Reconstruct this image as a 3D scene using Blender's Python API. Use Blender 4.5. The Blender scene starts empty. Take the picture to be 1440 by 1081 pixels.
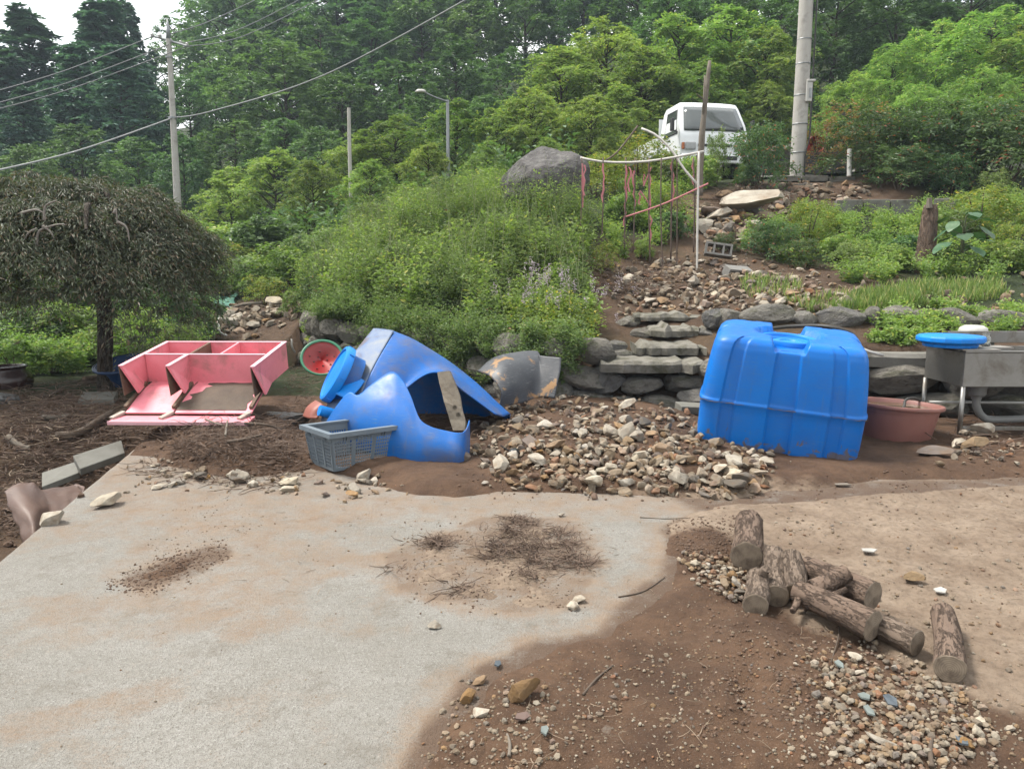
import bpy, bmesh, math, random
import numpy as np
from mathutils import Vector, Matrix, Quaternion, Euler
from mathutils.bvhtree import BVHTree

# ------------------------------------------------------------------ camera, sky, sun, exposure
scene = bpy.context.scene
C = scene.collection
R = math.radians
FPX = 1050.0                       # focal length in pixels of the 1440 px wide photograph
CAMZ = 1.5
PITCH = math.atan(160.0 / FPX)
cam_d = bpy.data.cameras.new("camera")
cam_d.sensor_width = 36.0
cam_d.lens = 36.0 * FPX / 1440.0
cam_d.clip_start = 0.05
cam_d.clip_end = 2000.0
cam = bpy.data.objects.new("camera", cam_d)
C.objects.link(cam)
cam.location = (0, 0, CAMZ)
cam.rotation_euler = (math.pi / 2 - PITCH, 0, 0)
scene.camera = cam

SUN_EL, SUN_AZ = R(60), R(-72)     # azimuth from +Y (view direction), negative = to the left
world = bpy.data.worlds.new("World")
scene.world = world
world.use_nodes = True
wt = world.node_tree
wt.nodes.clear()
w_out = wt.nodes.new("ShaderNodeOutputWorld")
w_bg = wt.nodes.new("ShaderNodeBackground")
w_sky = wt.nodes.new("ShaderNodeTexSky")
w_sky.sky_type = 'NISHITA'
w_sky.sun_disc = False
w_sky.sun_elevation = SUN_EL
w_sky.sun_rotation = SUN_AZ
w_sky.air_density = 1.0
w_sky.dust_density = 2.0
w_tc = wt.nodes.new("ShaderNodeTexCoord")
w_map = wt.nodes.new("ShaderNodeMapping")
w_map.inputs['Scale'].default_value = (1, 1, 2.5)
w_no = wt.nodes.new("ShaderNodeTexNoise")
w_no.inputs['Scale'].default_value = 2.2
w_no.inputs['Detail'].default_value = 6
w_ra = wt.nodes.new("ShaderNodeMapRange")
w_ra.inputs['From Min'].default_value = 0.3
w_ra.inputs['From Max'].default_value = 0.6
w_ra.inputs['To Min'].default_value = 0.5
w_ra.inputs['To Max'].default_value = 0.97
w_mx = wt.nodes.new("ShaderNodeMix")
w_mx.data_type = 'RGBA'
w_mx.inputs['B'].default_value = (10.3, 10.3, 10.1, 1)
wt.links.new(w_tc.outputs['Generated'], w_map.inputs['Vector'])
wt.links.new(w_map.outputs[0], w_no.inputs['Vector'])
wt.links.new(w_no.outputs['Fac'], w_ra.inputs['Value'])
wt.links.new(w_ra.outputs[0], w_mx.inputs['Factor'])
wt.links.new(w_sky.outputs[0], w_mx.inputs['A'])
wt.links.new(w_mx.outputs['Result'], w_bg.inputs['Color'])
w_bg.inputs['Strength'].default_value = 0.088
wt.links.new(w_bg.outputs[0], w_out.inputs[0])

sun_d = bpy.data.lights.new("sun", 'SUN')
sun_d.energy = 2.9
sun_d.angle = R(14)
sun_d.color = (1.0, 0.95, 0.87)
sun = bpy.data.objects.new("sun", sun_d)
C.objects.link(sun)
sdir = Vector((math.sin(SUN_AZ) * math.cos(SUN_EL), math.cos(SUN_AZ) * math.cos(SUN_EL), math.sin(SUN_EL)))
sun.rotation_euler = (-sdir).to_track_quat('-Z', 'Y').to_euler()
sun.location = (0, 0, 40)

scene.view_settings.view_transform = 'Standard'
scene.view_settings.look = 'None'
scene.view_settings.exposure = 1.22
scene.view_settings.gamma = 1.0
scene.view_settings.use_curve_mapping = False
scene.render.engine = 'CYCLES'
cy = scene.cycles
cy.use_denoising = True
cy.max_bounces = 6
cy.diffuse_bounces = 4
cy.glossy_bounces = 3
cy.transmission_bounces = 4
cy.transparent_max_bounces = 4
cy.volume_bounces = 0
cy.use_adaptive_sampling = True
cy.adaptive_threshold = 0.02
cy.caustics_reflective = False
cy.caustics_refractive = False

# ------------------------------------------------------------------ helpers
rng = np.random.default_rng(7)
random.seed(7)
CT, ST = math.cos(PITCH), math.sin(PITCH)

def ray(u, v):
    xc = (u - 720.0) / FPX
    zc = -(v - 540.5) / FPX
    return Vector((xc, CT + zc * ST, -ST + zc * CT))

def P(u, v, y):
    d = ray(u, v)
    k = y / d.y
    return Vector((d.x * k, y, CAMZ + d.z * k))

def G(u, v, z=0.0):
    d = ray(u, v)
    k = (z - CAMZ) / d.z
    return Vector((d.x * k, d.y * k, z))

def link(o):
    C.objects.link(o)
    return o

def tag(o, label=None, cat=None, group=None, kind=None):
    if label: o["label"] = label
    if cat: o["category"] = cat
    if group: o["group"] = group
    if kind: o["kind"] = kind
    elif cat: o["kind"] = "thing"
    return o

def empty(name, loc=(0, 0, 0), rot=(0, 0, 0)):
    o = bpy.data.objects.new(name, None)
    o.empty_display_size = 0.1
    o.location = loc
    o.rotation_euler = rot
    return link(o)

def new_obj(name, me, parent=None):
    o = bpy.data.objects.new(name, me)
    link(o)
    if parent is not None:
        o.parent = parent
    return o

def np_mesh(name, verts, faces, mat, smooth=False, rnd=None):
    """verts (N,3), faces (M,k) with constant k, fast."""
    me = bpy.data.meshes.new(name)
    verts = np.asarray(verts, dtype=np.float32)
    faces = np.asarray(faces, dtype=np.int32)
    n, m, k = len(verts), len(faces), faces.shape[1]
    me.vertices.add(n)
    me.vertices.foreach_set("co", verts.ravel())
    me.loops.add(m * k)
    me.loops.foreach_set("vertex_index", faces.ravel())
    me.polygons.add(m)
    me.polygons.foreach_set("loop_start", np.arange(0, m * k, k, dtype=np.int32))
    me.polygons.foreach_set("loop_total", np.full(m, k, dtype=np.int32))
    me.polygons.foreach_set("use_smooth", np.full(m, bool(smooth)))
    if rnd is not None:
        a = me.attributes.new("rnd", 'FLOAT', 'FACE')
        a.data.foreach_set("value", np.asarray(rnd, dtype=np.float32))
    me.update(calc_edges=True)
    if mat is not None:
        me.materials.append(mat)
    return me

def obj_np(name, verts, faces, mat, parent=None, smooth=False, rnd=None):
    return new_obj(name, np_mesh(name, verts, faces, mat, smooth, rnd), parent)

class MB:
    """collects shapes for one mesh"""
    def __init__(s):
        s.v, s.f = [], []
    def add(s, vs, fs):
        b = len(s.v)
        s.v.extend([tuple(p) for p in vs])
        s.f.extend([tuple(i + b for i in f) for f in fs])
        return s
    def box(s, c, size, rot=None, taper=1.0):
        hx, hy, hz = size[0] / 2, size[1] / 2, size[2] / 2
        vs = []
        for z, t in ((-hz, 1.0), (hz, taper)):
            for x, y in ((-hx, -hy), (hx, -hy), (hx, hy), (-hx, hy)):
                vs.append(Vector((x * t, y * t, z)))
        if rot is not None:
            m = rot if isinstance(rot, Matrix) else Euler(rot).to_matrix()
            vs = [m @ p for p in vs]
        c = Vector(c)
        vs = [p + c for p in vs]
        return s.add(vs, [(0, 3, 2, 1), (4, 5, 6, 7), (0, 1, 5, 4), (1, 2, 6, 5), (2, 3, 7, 6), (3, 0, 4, 7)])
    def tube(s, pts, radii, n=8, cap=True, noise=0.0):
        pts = [Vector(p) for p in pts]
        if not hasattr(radii, '__len__'): radii = [radii] * len(pts)
        vs, fs = [], []
        up = Vector((0, 0, 1))
        prev = None
        for i, p in enumerate(pts):
            t = (pts[min(i + 1, len(pts) - 1)] - pts[max(i - 1, 0)]).normalized()
            a = prev if prev is not None else (up if abs(t.z) < 0.9 else Vector((1, 0, 0)))
            b1 = (a - t * a.dot(t))
            if b1.length < 1e-5: b1 = Vector((1, 0, 0)) - t * t.x
            b1.normalize()
            prev = b1
            b2 = t.cross(b1)
            for k in range(n):
                an = 2 * math.pi * k / n
                rr = radii[i] * (1 + (random.uniform(-noise, noise) if noise else 0))
                vs.append(p + (b1 * math.cos(an) + b2 * math.sin(an)) * rr)
        for i in range(len(pts) - 1):
            for k in range(n):
                k2 = (k + 1) % n
                fs.append((i * n + k, i * n + k2, (i + 1) * n + k2, (i + 1) * n + k))
        if cap:
            fs.append(tuple(range(n - 1, -1, -1)))
            b = (len(pts) - 1) * n
            fs.append(tuple(b + k for k in range(n)))
        return s.add(vs, fs)
    def lathe(s, prof, n=32, c=(0, 0, 0), sx=1, sy=1, M=None):
        vs, fs = [], []
        c = Vector(c)
        for (r, z) in prof:
            for k in range(n):
                a = 2 * math.pi * k / n
                p = Vector((r * math.cos(a) * sx, r * math.sin(a) * sy, z))
                if M is not None: p = M @ p
                vs.append(p + c)
        for i in range(len(prof) - 1):
            for k in range(n):
                k2 = (k + 1) % n
                fs.append((i * n + k, i * n + k2, (i + 1) * n + k2, (i + 1) * n + k))
        return s.add(vs, fs)
    def quad(s, a, b, c, d):
        return s.add([a, b, c, d], [(0, 1, 2, 3)])
    def grid(s, rows):
        """rows: list of lists of points"""
        n = len(rows[0])
        vs = [p for r in rows for p in r]
        fs = [(i * n + j, i * n + j + 1, (i + 1) * n + j + 1, (i + 1) * n + j)
              for i in range(len(rows) - 1) for j in range(n - 1)]
        return s.add(vs, fs)
    def build(s, name, mat, parent=None, smooth=False, bevel=0.0, solid=0.0, segs=2, origin=None, sharp=None, local=False, solid_off=0.0):
        """verts are in world space; when the parent has a plain location they are shifted to it. local=True: already local."""
        off = Vector((0, 0, 0))
        if not local and parent is not None:
            off = Vector(parent.location)
            if parent.parent is not None: off = off + Vector(parent.parent.location)
        me = bpy.data.meshes.new(name)
        if origin is not None: off = off + Vector(origin)
        me.from_pydata([tuple(Vector(p) - off) for p in s.v], [], s.f)
        me.validate()
        if bevel or solid:
            pass
        for p in me.polygons: p.use_smooth = smooth
        if isinstance(mat, (list, tuple)):
            for m in mat: me.materials.append(m)
        elif mat is not None: me.materials.append(mat)
        me.update()
        o = new_obj(name, me, parent)
        if origin is not None: o.location = origin
        if solid:
            md = o.modifiers.new("solid", 'SOLIDIFY'); md.thickness = solid; md.offset = solid_off
        if bevel:
            md = o.modifiers.new("bevel", 'BEVEL'); md.width = bevel; md.segments = segs; md.limit_method = 'ANGLE'; md.angle_limit = R(40)
        if smooth and sharp:
            me.set_sharp_from_angle(angle=R(sharp))
        return o

def catmull(p, t):
    n = len(p) - 1
    i = min(int(t * n), n - 1)
    f = t * n - i
    p0, p1, p2, p3 = p[max(i - 1, 0)], p[i], p[i + 1], p[min(i + 2, n)]
    return 0.5 * ((2 * p1) + (p2 - p0) * f + (2 * p0 - 5 * p1 + 4 * p2 - p3) * f * f + (3 * p1 - p0 - 3 * p2 + p3) * f ** 3)

def smooth_grid(ctrl, nu, nv):
    """Catmull-Rom surface through control rows"""
    cols = []
    rows = [[catmull(r, j / (nv - 1)) for j in range(nv)] for r in ctrl]
    out = []
    for i in range(nu):
        out.append([catmull([rows[k][j] for k in range(len(rows))], i / (nu - 1)) for j in range(nv)])
    return out

def spline(pts, n):
    pts = [Vector(p) for p in pts]
    return [catmull(pts, i / (n - 1)) for i in range(n)]

def copy_tree(o, parent=None):
    c = o.copy()
    link(c)
    if parent is not None: c.parent = parent
    for ch in list(o.children):
        copy_tree(ch, c)
    return c

# numpy value noise
_perm = np.random.default_rng(3).random((256, 256))
def vnoise(x, y):
    x = np.asarray(x, float); y = np.asarray(y, float)
    xi = np.floor(x).astype(int); yi = np.floor(y).astype(int)
    fx = x - xi; fy = y - yi
    fx = fx * fx * (3 - 2 * fx); fy = fy * fy * (3 - 2 * fy)
    g = lambda a, b: _perm[a & 255, b & 255]
    return (g(xi, yi) * (1 - fx) + g(xi + 1, yi) * fx) * (1 - fy) + (g(xi, yi + 1) * (1 - fx) + g(xi + 1, yi + 1) * fx) * fy
def fbm(x, y, oct=4, lac=2.1, gain=0.5):
    s = 0; a = 1; t = 0
    for k in range(oct):
        s = s + a * vnoise(np.asarray(x) * lac ** k + 17.3 * k, np.asarray(y) * lac ** k + 9.1 * k)
        t += a; a *= gain
    return s / t - 0.5
def sstep(a, b, x):
    t = np.clip((np.asarray(x, float) - a) / (b - a), 0, 1)
    return t * t * (3 - 2 * t)
def sd_poly(x, y, poly):
    """signed distance, negative inside"""
    x = np.asarray(x, float); y = np.asarray(y, float)
    d = np.full(x.shape, 1e9); ins = np.zeros(x.shape, bool)
    n = len(poly)
    for i in range(n):
        ax, ay = poly[i][:2]; bx, by = poly[(i + 1) % n][:2]
        ex, ey = bx - ax, by - ay
        t = np.clip(((x - ax) * ex + (y - ay) * ey) / (ex * ex + ey * ey + 1e-12), 0, 1)
        d = np.minimum(d, np.hypot(x - ax - t * ex, y - ay - t * ey))
        c = ((ay <= y) & (by > y)) | ((by <= y) & (ay > y))
        with np.errstate(divide='ignore', invalid='ignore'):
            xc = ax + (y - ay) / (by - ay if by != ay else 1e-12) * ex
        ins ^= c & (x < xc)
    return np.where(ins, -d, d)
def in_poly_px(poly, n, feather=0.0):
    """n random pixels inside a pixel polygon"""
    xs = [p[0] for p in poly]; ys = [p[1] for p in poly]
    out = []
    e = feather
    while len(out) < n:
        a = rng.uniform(min(xs) - e, max(xs) + e, 400); b = rng.uniform(min(ys) - e * .6, max(ys) + e * .6, 400)
        d = sd_poly(a, b, poly) * (1.0 if not feather else 1.0)
        ok = (d < 0) if not feather else (rng.random(400) < np.clip(.5 - (d + 10 * fbm(a * .06, b * .06, 2)) / (2 * feather), 0, 1))
        out += list(zip(a[ok], b[ok]))
    return out[:n]

# ------------------------------------------------------------------ materials
MATS = {}
def nd(nt, t, **kw):
    n = nt.nodes.new(t)
    for k, v in kw.items():
        if k in n.inputs: n.inputs[k].default_value = v
        else: setattr(n, k, v)
    return n
def base_mat(name):
    m = bpy.data.materials.new(name); m.use_nodes = True
    nt = m.node_tree
    b = nt.nodes['Principled BSDF']
    MATS[name] = m
    return m, nt, b
KALB = [0.56]                      # albedo scale of everything but leaves
def rgba(c): return (c[0] * KALB[0], c[1] * KALB[0], c[2] * KALB[0], 1.0)
def mix(nt, fac, a, b, mode='MIX'):
    n = nt.nodes.new('ShaderNodeMix'); n.data_type = 'RGBA'; n.blend_type = mode
    for sock, val in (('Factor', fac), ('A', a), ('B', b)):
        if isinstance(val, (int, float)): n.inputs[sock].default_value = val
        elif isinstance(val, (tuple, list)): n.inputs[sock].default_value = rgba(val)
        else: nt.links.new(val, n.inputs[sock])
    return n.outputs['Result']
def noise(nt, vec, scale, detail=4, rough=0.55, dist=0.0):
    n = nt.nodes.new('ShaderNodeTexNoise')
    n.inputs['Scale'].default_value = scale; n.inputs['Detail'].default_value = detail
    n.inputs['Roughness'].default_value = rough; n.inputs['Distortion'].default_value = dist
    nt.links.new(vec, n.inputs['Vector'])
    return n.outputs['Fac']
def rmap(nt, val, a, b, c=0.0, d=1.0):
    n = nt.nodes.new('ShaderNodeMapRange')
    n.inputs['From Min'].default_value = a; n.inputs['From Max'].default_value = b
    n.inputs['To Min'].default_value = c; n.inputs['To Max'].default_value = d
    nt.links.new(val, n.inputs['Value'])
    return n.outputs[0]
def math_n(nt, op, a, b=None):
    n = nt.nodes.new('ShaderNodeMath'); n.operation = op
    for i, val in enumerate((a, b)):
        if val is None: continue
        if isinstance(val, (int, float)): n.inputs[i].default_value = val
        else: nt.links.new(val, n.inputs[i])
    return n.outputs[0]
def ramp(nt, val, stops):
    n = nt.nodes.new('ShaderNodeValToRGB')
    e = n.color_ramp.elements
    while len(e) < len(stops): e.new(0.5)
    for i, (p, c) in enumerate(stops):
        e[i].position = p; e[i].color = rgba(c)
    nt.links.new(val, n.inputs[0])
    return n.outputs[0]
def bump(nt, b, h, strength, dist=0.02, prev=None):
    n = nt.nodes.new('ShaderNodeBump')
    n.inputs['Strength'].default_value = strength; n.inputs['Distance'].default_value = dist
    nt.links.new(h, n.inputs['Height'])
    if prev is not None: nt.links.new(prev, n.inputs['Normal'])
    nt.links.new(n.outputs[0], b.inputs['Normal'])
    return n.outputs[0]
def objco(nt):
    return nt.nodes.new('ShaderNodeTexCoord').outputs['Object']
def attr(nt, name):
    n = nt.nodes.new('ShaderNodeAttribute'); n.attribute_name = name
    return n.outputs['Fac']

def simple(name, c1, c2=None, scale=6, rough=0.6, metal=0.0, bumps=0.15, bscale=60, dirt=None, dscale=3, damt=(0.5, 0.7), spec=0.5, coat=0.0, bdist=0.01):
    """two-tone noise material with relief and optional dirt blotches"""
    m, nt, b = base_mat(name)
    co = objco(nt)
    c2 = c2 or tuple(x * 0.75 for x in c1)
    f = rmap(nt, noise(nt, co, scale, 6, 0.6), 0.3, 0.7)
    col = mix(nt, f, c1, c2)
    if dirt:
        df = rmap(nt, noise(nt, co, dscale, 8, 0.65, 0.4), damt[0], damt[1])
        col = mix(nt, df, col, dirt)
        rr = rmap(nt, df, 0, 1, rough, 0.9)
        nt.links.new(rr, b.inputs['Roughness'])
    else:
        b.inputs['Roughness'].default_value = rough
    nt.links.new(col, b.inputs['Base Color'])
    b.inputs['Metallic'].default_value = metal
    b.inputs['Specular IOR Level'].default_value = spec
    b.inputs['Coat Weight'].default_value = coat
    if bumps: bump(nt, b, noise(nt, co, bscale, 5, 0.6), bumps, bdist)
    return m

def leaf_mat(name, c_dark, c_light, c_odd=None, odd=0.0, trans=0.3, hue=0.0, rough=0.5):
    KALB[0] = 1.0
    m, nt, b = base_mat(name)
    r = attr(nt, "rnd")
    oi = nt.nodes.new('ShaderNodeObjectInfo').outputs['Random']
    col = mix(nt, r, c_dark, c_light)
    if c_odd is not None:
        k = math_n(nt, 'LESS_THAN', math_n(nt, 'FRACT', math_n(nt, 'MULTIPLY', r, 37.7)), odd)
        col = mix(nt, k, col, c_odd)
    hs = nt.nodes.new('ShaderNodeHueSaturation')
    nt.links.new(rmap(nt, oi, 0, 1, 0.5 - 0.02, 0.5 + 0.02), hs.inputs['Hue'])
    nt.links.new(rmap(nt, math_n(nt, 'FRACT', math_n(nt, 'MULTIPLY', oi, 7.31)), 0, 1, 0.8, 1.2), hs.inputs['Value'])
    nt.links.new(col, hs.inputs['Color'])
    nt.links.new(hs.outputs[0], b.inputs['Base Color'])
    b.inputs['Roughness'].default_value = rough
    b.inputs['Specular IOR Level'].default_value = 0.35
    tr = nt.nodes.new('ShaderNodeBsdfTranslucent')
    tc = mix(nt, 1.0, hs.outputs[0], (1.15, 1.35, 0.6), 'MULTIPLY')
    nt.links.new(tc, tr.inputs['Color'])
    ms = nt.nodes.new('ShaderNodeMixShader'); ms.inputs[0].default_value = trans
    nt.links.new(b.outputs[0], ms.inputs[1]); nt.links.new(tr.outputs[0], ms.inputs[2])
    nt.links.new(ms.outputs[0], nt.nodes['Material Output'].inputs['Surface'])
    KALB[0] = 0.56
    return m

def stone_mat(name, source):
    """source: 'obj' colour by object, 'face' colour by per-stone attribute"""
    m, nt, b = base_mat(name)
    co = objco(nt)
    if isinstance(source, float):
        vn = nt.nodes.new('ShaderNodeValue'); vn.outputs[0].default_value = source; val = vn.outputs[0]; source = 'obj'
    else:
        val = nt.nodes.new('ShaderNodeObjectInfo').outputs['Random'] if source == 'obj' else attr(nt, "rnd")
    base = ramp(nt, val, [(0.0, (0.24, 0.20, 0.155)), (0.13, (0.52, 0.44, 0.33)), (0.26, (0.34, 0.25, 0.16)), (0.40, (0.66, 0.59, 0.47)),
                          (0.52, (0.20, 0.18, 0.155)), (0.63, (0.46, 0.28, 0.13)), (0.74, (0.68, 0.61, 0.50)), (0.86, (0.40, 0.17, 0.075)), (1.0, (0.28, 0.265, 0.25))])
    if source == 'obj':
        hs = nt.nodes.new('ShaderNodeHueSaturation')
        oi = nt.nodes.new('ShaderNodeObjectInfo').outputs['Random']
        nt.links.new(rmap(nt, oi, 0, 1, 0.72, 1.22), hs.inputs['Value'])
        nt.links.new(rmap(nt, math_n(nt, 'FRACT', math_n(nt, 'MULTIPLY', oi, 9.7)), 0, 1, 0.75, 1.2), hs.inputs['Saturation'])
        nt.links.new(base, hs.inputs['Color']); base = hs.outputs[0]
    sc = 1.7 if source == 'obj' else 22
    n1 = noise(nt, co, sc, 6, 0.65)
    stain = rmap(nt, noise(nt, co, sc * 0.55, 5, 0.6, 0.6), 0.5, 0.66)
    col = mix(nt, math_n(nt, 'MULTIPLY', stain, 0.45), base, (0.37, 0.21, 0.095))
    col = mix(nt, rmap(nt, n1, 0.3, 0.7, 0.0 if source == 'obj' else 0.15, 0.55 if source == 'obj' else 0.7), col, (0.16, 0.12, 0.085))
    nt.links.new(col, b.inputs['Base Color'])
    b.inputs['Roughness'].default_value = 0.85
    b.inputs['Specular IOR Level'].default_value = 0.25
    bump(nt, b, noise(nt, co, sc * 3, 6, 0.65), 0.5, 0.012)
    return m
# ------------------------------------------------------------------ terrain
E0, E1 = G(0, 785), G(200, 620)            # left edge of the concrete yard
def edge_x(y):
    return E0.x + (E1.x - E0.x) * (np.asarray(y, float) - E0.y) / (E1.y - E0.y)
YARD_END = E1.y + 0.05

_wx = np.array([-3.45, -2.9, 0.0, 0.92, 2.2, 3.0, 6.0, 12.0])
_wy = np.array([12.4, 11.2, 8.45, 8.05, 7.95, 7.75, 7.3, 6.6])
def wall_y(x):
    return np.interp(x, _wx, _wy)

_cp = np.array([
    (6, 7.7, .75), (5, 7.9, .75), (3, 8.3, .75), (2.55, 8.4, .85), (3, 9.0, 1.1), (5, 8.9, 1.15), (6.5, 9.5, 1.3), (6.5, 11.5, 1.55), (3.6, 11, 1.5),
    (1.05, 8.25, .42), (2.0, 8.25, .42), (1.5, 9.0, .72), (1.5, 9.7, .95), (1.3, 10.6, 1.2), (2.4, 10.6, 1.25), (2.5, 12, 1.65), (4.5, 12.6, 1.75),
    (5, 14, 2.35), (8, 14, 2.5), (3.2, 13.6, 2.3), (4, 15.2, 3.0), (2.5, 15.2, 2.9), (5, 16.4, 3.4), (8, 16.4, 3.55), (12, 16.4, 3.6), (5, 17, 3.48), (8, 17, 3.65),
    (12, 17, 3.7), (3, 18, 3.5), (5, 18.5, 3.5), (5, 20, 3.6), (12, 20, 3.9), (8, 22, 4.2), (16, 18, 4.0),
    (.35, 8.9, .78), (0, 8.9, .75), (-1, 9.9, .95), (0, 11, 1.55), (1, 12.6, 2.1), (.6, 14, 2.55), (-1, 13, 2.2), (-2, 12, 1.4), (-2.7, 11.7, .9),
    (-2.6, 14.5, 1.9), (0, 17, 3.1), (2, 16.6, 3.3), (-2.5, 18, 2.7),
    (-3.7, 12.0, .4), (-4.2, 13, .55), (-5, 15.5, .85), (-6, 18, 1.2), (-7, 25, 2.3), (-4.6, 11, .25), (-3.6, 10.6, .2),
    (-8, 11, .15), (-12, 12, .2), (-10, 18, 1.0), (-15, 25, 1.8), (-20, 12, .2),
    (0, 25, 4.6), (-8, 32, 4.0), (-20, 40, 5.5), (-30, 60, 9), (-10, 50, 9.5), (0, 36, 8), (10, 30, 7.5), (20, 30, 8.5), (0, 60, 17), (20, 50, 17),
    (40, 60, 22), (-60, 60, 9), (-60, 20, 1), (60, 30, 10), (0, 110, 30), (60, 120, 36), (-70, 120, 20), (30, 15, 4.2), (15, 10, 2.4), (14, 13, 2.8), (25, 8, 2), (40, 8, 3)], float)
_n = len(_cp)
_K = np.hypot(_cp[:, None, 0] - _cp[None, :, 0], _cp[:, None, 1] - _cp[None, :, 1])
_A = np.zeros((_n + 1, _n + 1)); _A[:_n, :_n] = -_K; _A[:_n, _n] = 1; _A[_n, :_n] = 1
_A[:_n, :_n] += np.eye(_n) * 0.15
_W = np.linalg.solve(_A, np.append(_cp[:, 2], 0))
def rbf(x, y):
    x = np.asarray(x, float); y = np.asarray(y, float)
    s = np.full(x.shape, _W[_n])
    for i in range(_n):
        s = s - _W[i] * np.hypot(x - _cp[i, 0], y - _cp[i, 1])
    return s

def H_low(x, y):
    x = np.asarray(x, float); y = np.asarray(y, float)
    e = edge_x(y)
    yard = -0.28 + 0 * x
    d = e - x                                           # metres to the left of the yard's edge
    pit = -0.62 + 0.5 * sstep(0.25, 2.2, d) + 0.10 * fbm(x * 1.7, y * 1.7)
    pit = pit + (0.05 - pit) * sstep(6.0, 8.0, y) * sstep(-0.4, 0.6, d)
    back = 0.02 + 0.10 * sstep(0, 3, d) + 0.08 * fbm(x * 1.3 + 5, y * 1.3)
    f = sstep(YARD_END - 0.02, YARD_END + 0.12, y)
    z = np.where(d > -0.03, pit, yard)
    return z * (1 - f) + np.where(d > 0, np.maximum(pit, -0.45) * (1 - sstep(6.3, 7.6, y)) + back * sstep(6.3, 7.6, y), back) * f

def H(x, y):
    x = np.asarray(x, float); y = np.asarray(y, float)
    lo = H_low(x, y)
    hi = rbf(x, y) + 0.10 * fbm(x * 1.1, y * 1.1) * sstep(0, 3, y - 8) + 1.2 * fbm(x * .12, y * .12) * sstep(24, 40, y)
    s = np.where(x > -3.45, np.where(y > wall_y(x) + 0.14, 1.0, 0.0), sstep(9.3, 12.0, y))
    s = np.where(y < 4.5, 0, s)
    return lo * (1 - s) + hi * s

def lines(segs):
    out = []
    for a, b, st in segs:
        out += list(np.arange(a, b, st))
    return np.array(out)
gx = lines([(-400, -100, 60), (-100, -30, 8), (-30, -9, 1.0), (-9, 9, 0.11), (9, 16, 0.35), (16, 40, 1.5), (40, 100, 8), (100, 401, 60)])
gy = lines([(-300, -40, 60), (-40, 0, 8), (0, 3.6, 0.6), (3.6, 18, 0.11), (18, 26, 0.4), (26, 70, 1.5), (70, 140, 8), (140, 500, 60)])
GX, GY = np.meshgrid(gx, gy)
GZ = H(GX, np.clip(GY, None, 160))
GZ = np.where((GY < 3.6) & (GX > -2.6), -0.28, GZ)
def grid_faces(ny, nx):
    i = np.arange(ny - 1)[:, None] * nx + np.arange(nx - 1)[None, :]
    i = i.ravel()
    return np.stack([i, i + 1, i + nx + 1, i + nx], 1)

def ground_material():
    m, nt, b = base_mat("earth")
    co = objco(nt)
    g = attr(nt, "green")
    n1 = noise(nt, co, 1.6, 7, 0.6)
    n2 = noise(nt, co, 14, 6, 0.7)
    d = mix(nt, rmap(nt, n1, 0.35, 0.65), (0.105, 0.066, 0.043), (0.19, 0.125, 0.08))
    d = mix(nt, rmap(nt, n2, 0.35, 0.75, 0, 0.7), d, (0.055, 0.036, 0.026))
    gr = mix(nt, rmap(nt, n2, 0.3, 0.7), (0.022, 0.036, 0.014), (0.055, 0.075, 0.025))
    gm = math_n(nt, 'MULTIPLY', g, rmap(nt, n1, 0.25, 0.5, 0.55, 1))
    nt.links.new(mix(nt, gm, d, gr), b.inputs['Base Color'])
    b.inputs['Roughness'].default_value = 0.95
    b.inputs['Specular IOR Level'].default_value = 0.2
    p = bump(nt, b, noise(nt, co, 9, 8, 0.7), 0.6, 0.06)
    bump(nt, b, noise(nt, co, 70, 5, 0.7), 0.6, 0.015, p)
    return m
def add_attr(me, name, vals):
    a = me.attributes.new(name, 'FLOAT', 'POINT')
    a.data.foreach_set("value", np.asarray(vals, dtype=np.float32).ravel())
M_earth = ground_material()
ground = obj_np("ground", np.stack([GX, GY, GZ], -1).reshape(-1, 3), grid_faces(len(gy), len(gx)), M_earth, smooth=True)
ground["kind"] = "structure"
gr_m = sstep(11, 14, GY)
# bare slides of rubble and path
def blob(cx, cy, r): return 1 - sstep(r * 0.6, r, np.hypot(GX - cx, GY - cy))
bare = np.maximum.reduce([blob(2.2, 10.5, 2.6), blob(4.2, 14.3, 1.8), blob(3.4, 13.0, 1.3), blob(-4.2, 12.5, 1.6), blob(-5, 15, 1.6), blob(3.6, 10.6, 2.0), blob(6.0, 15.7, 1.3), blob(7.2, 15.6, 1.2)])
add_attr(ground.data, "green", np.clip(np.maximum(gr_m, sstep(8.2, 9, GY)) * (1 - bare), 0, 1))

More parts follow.
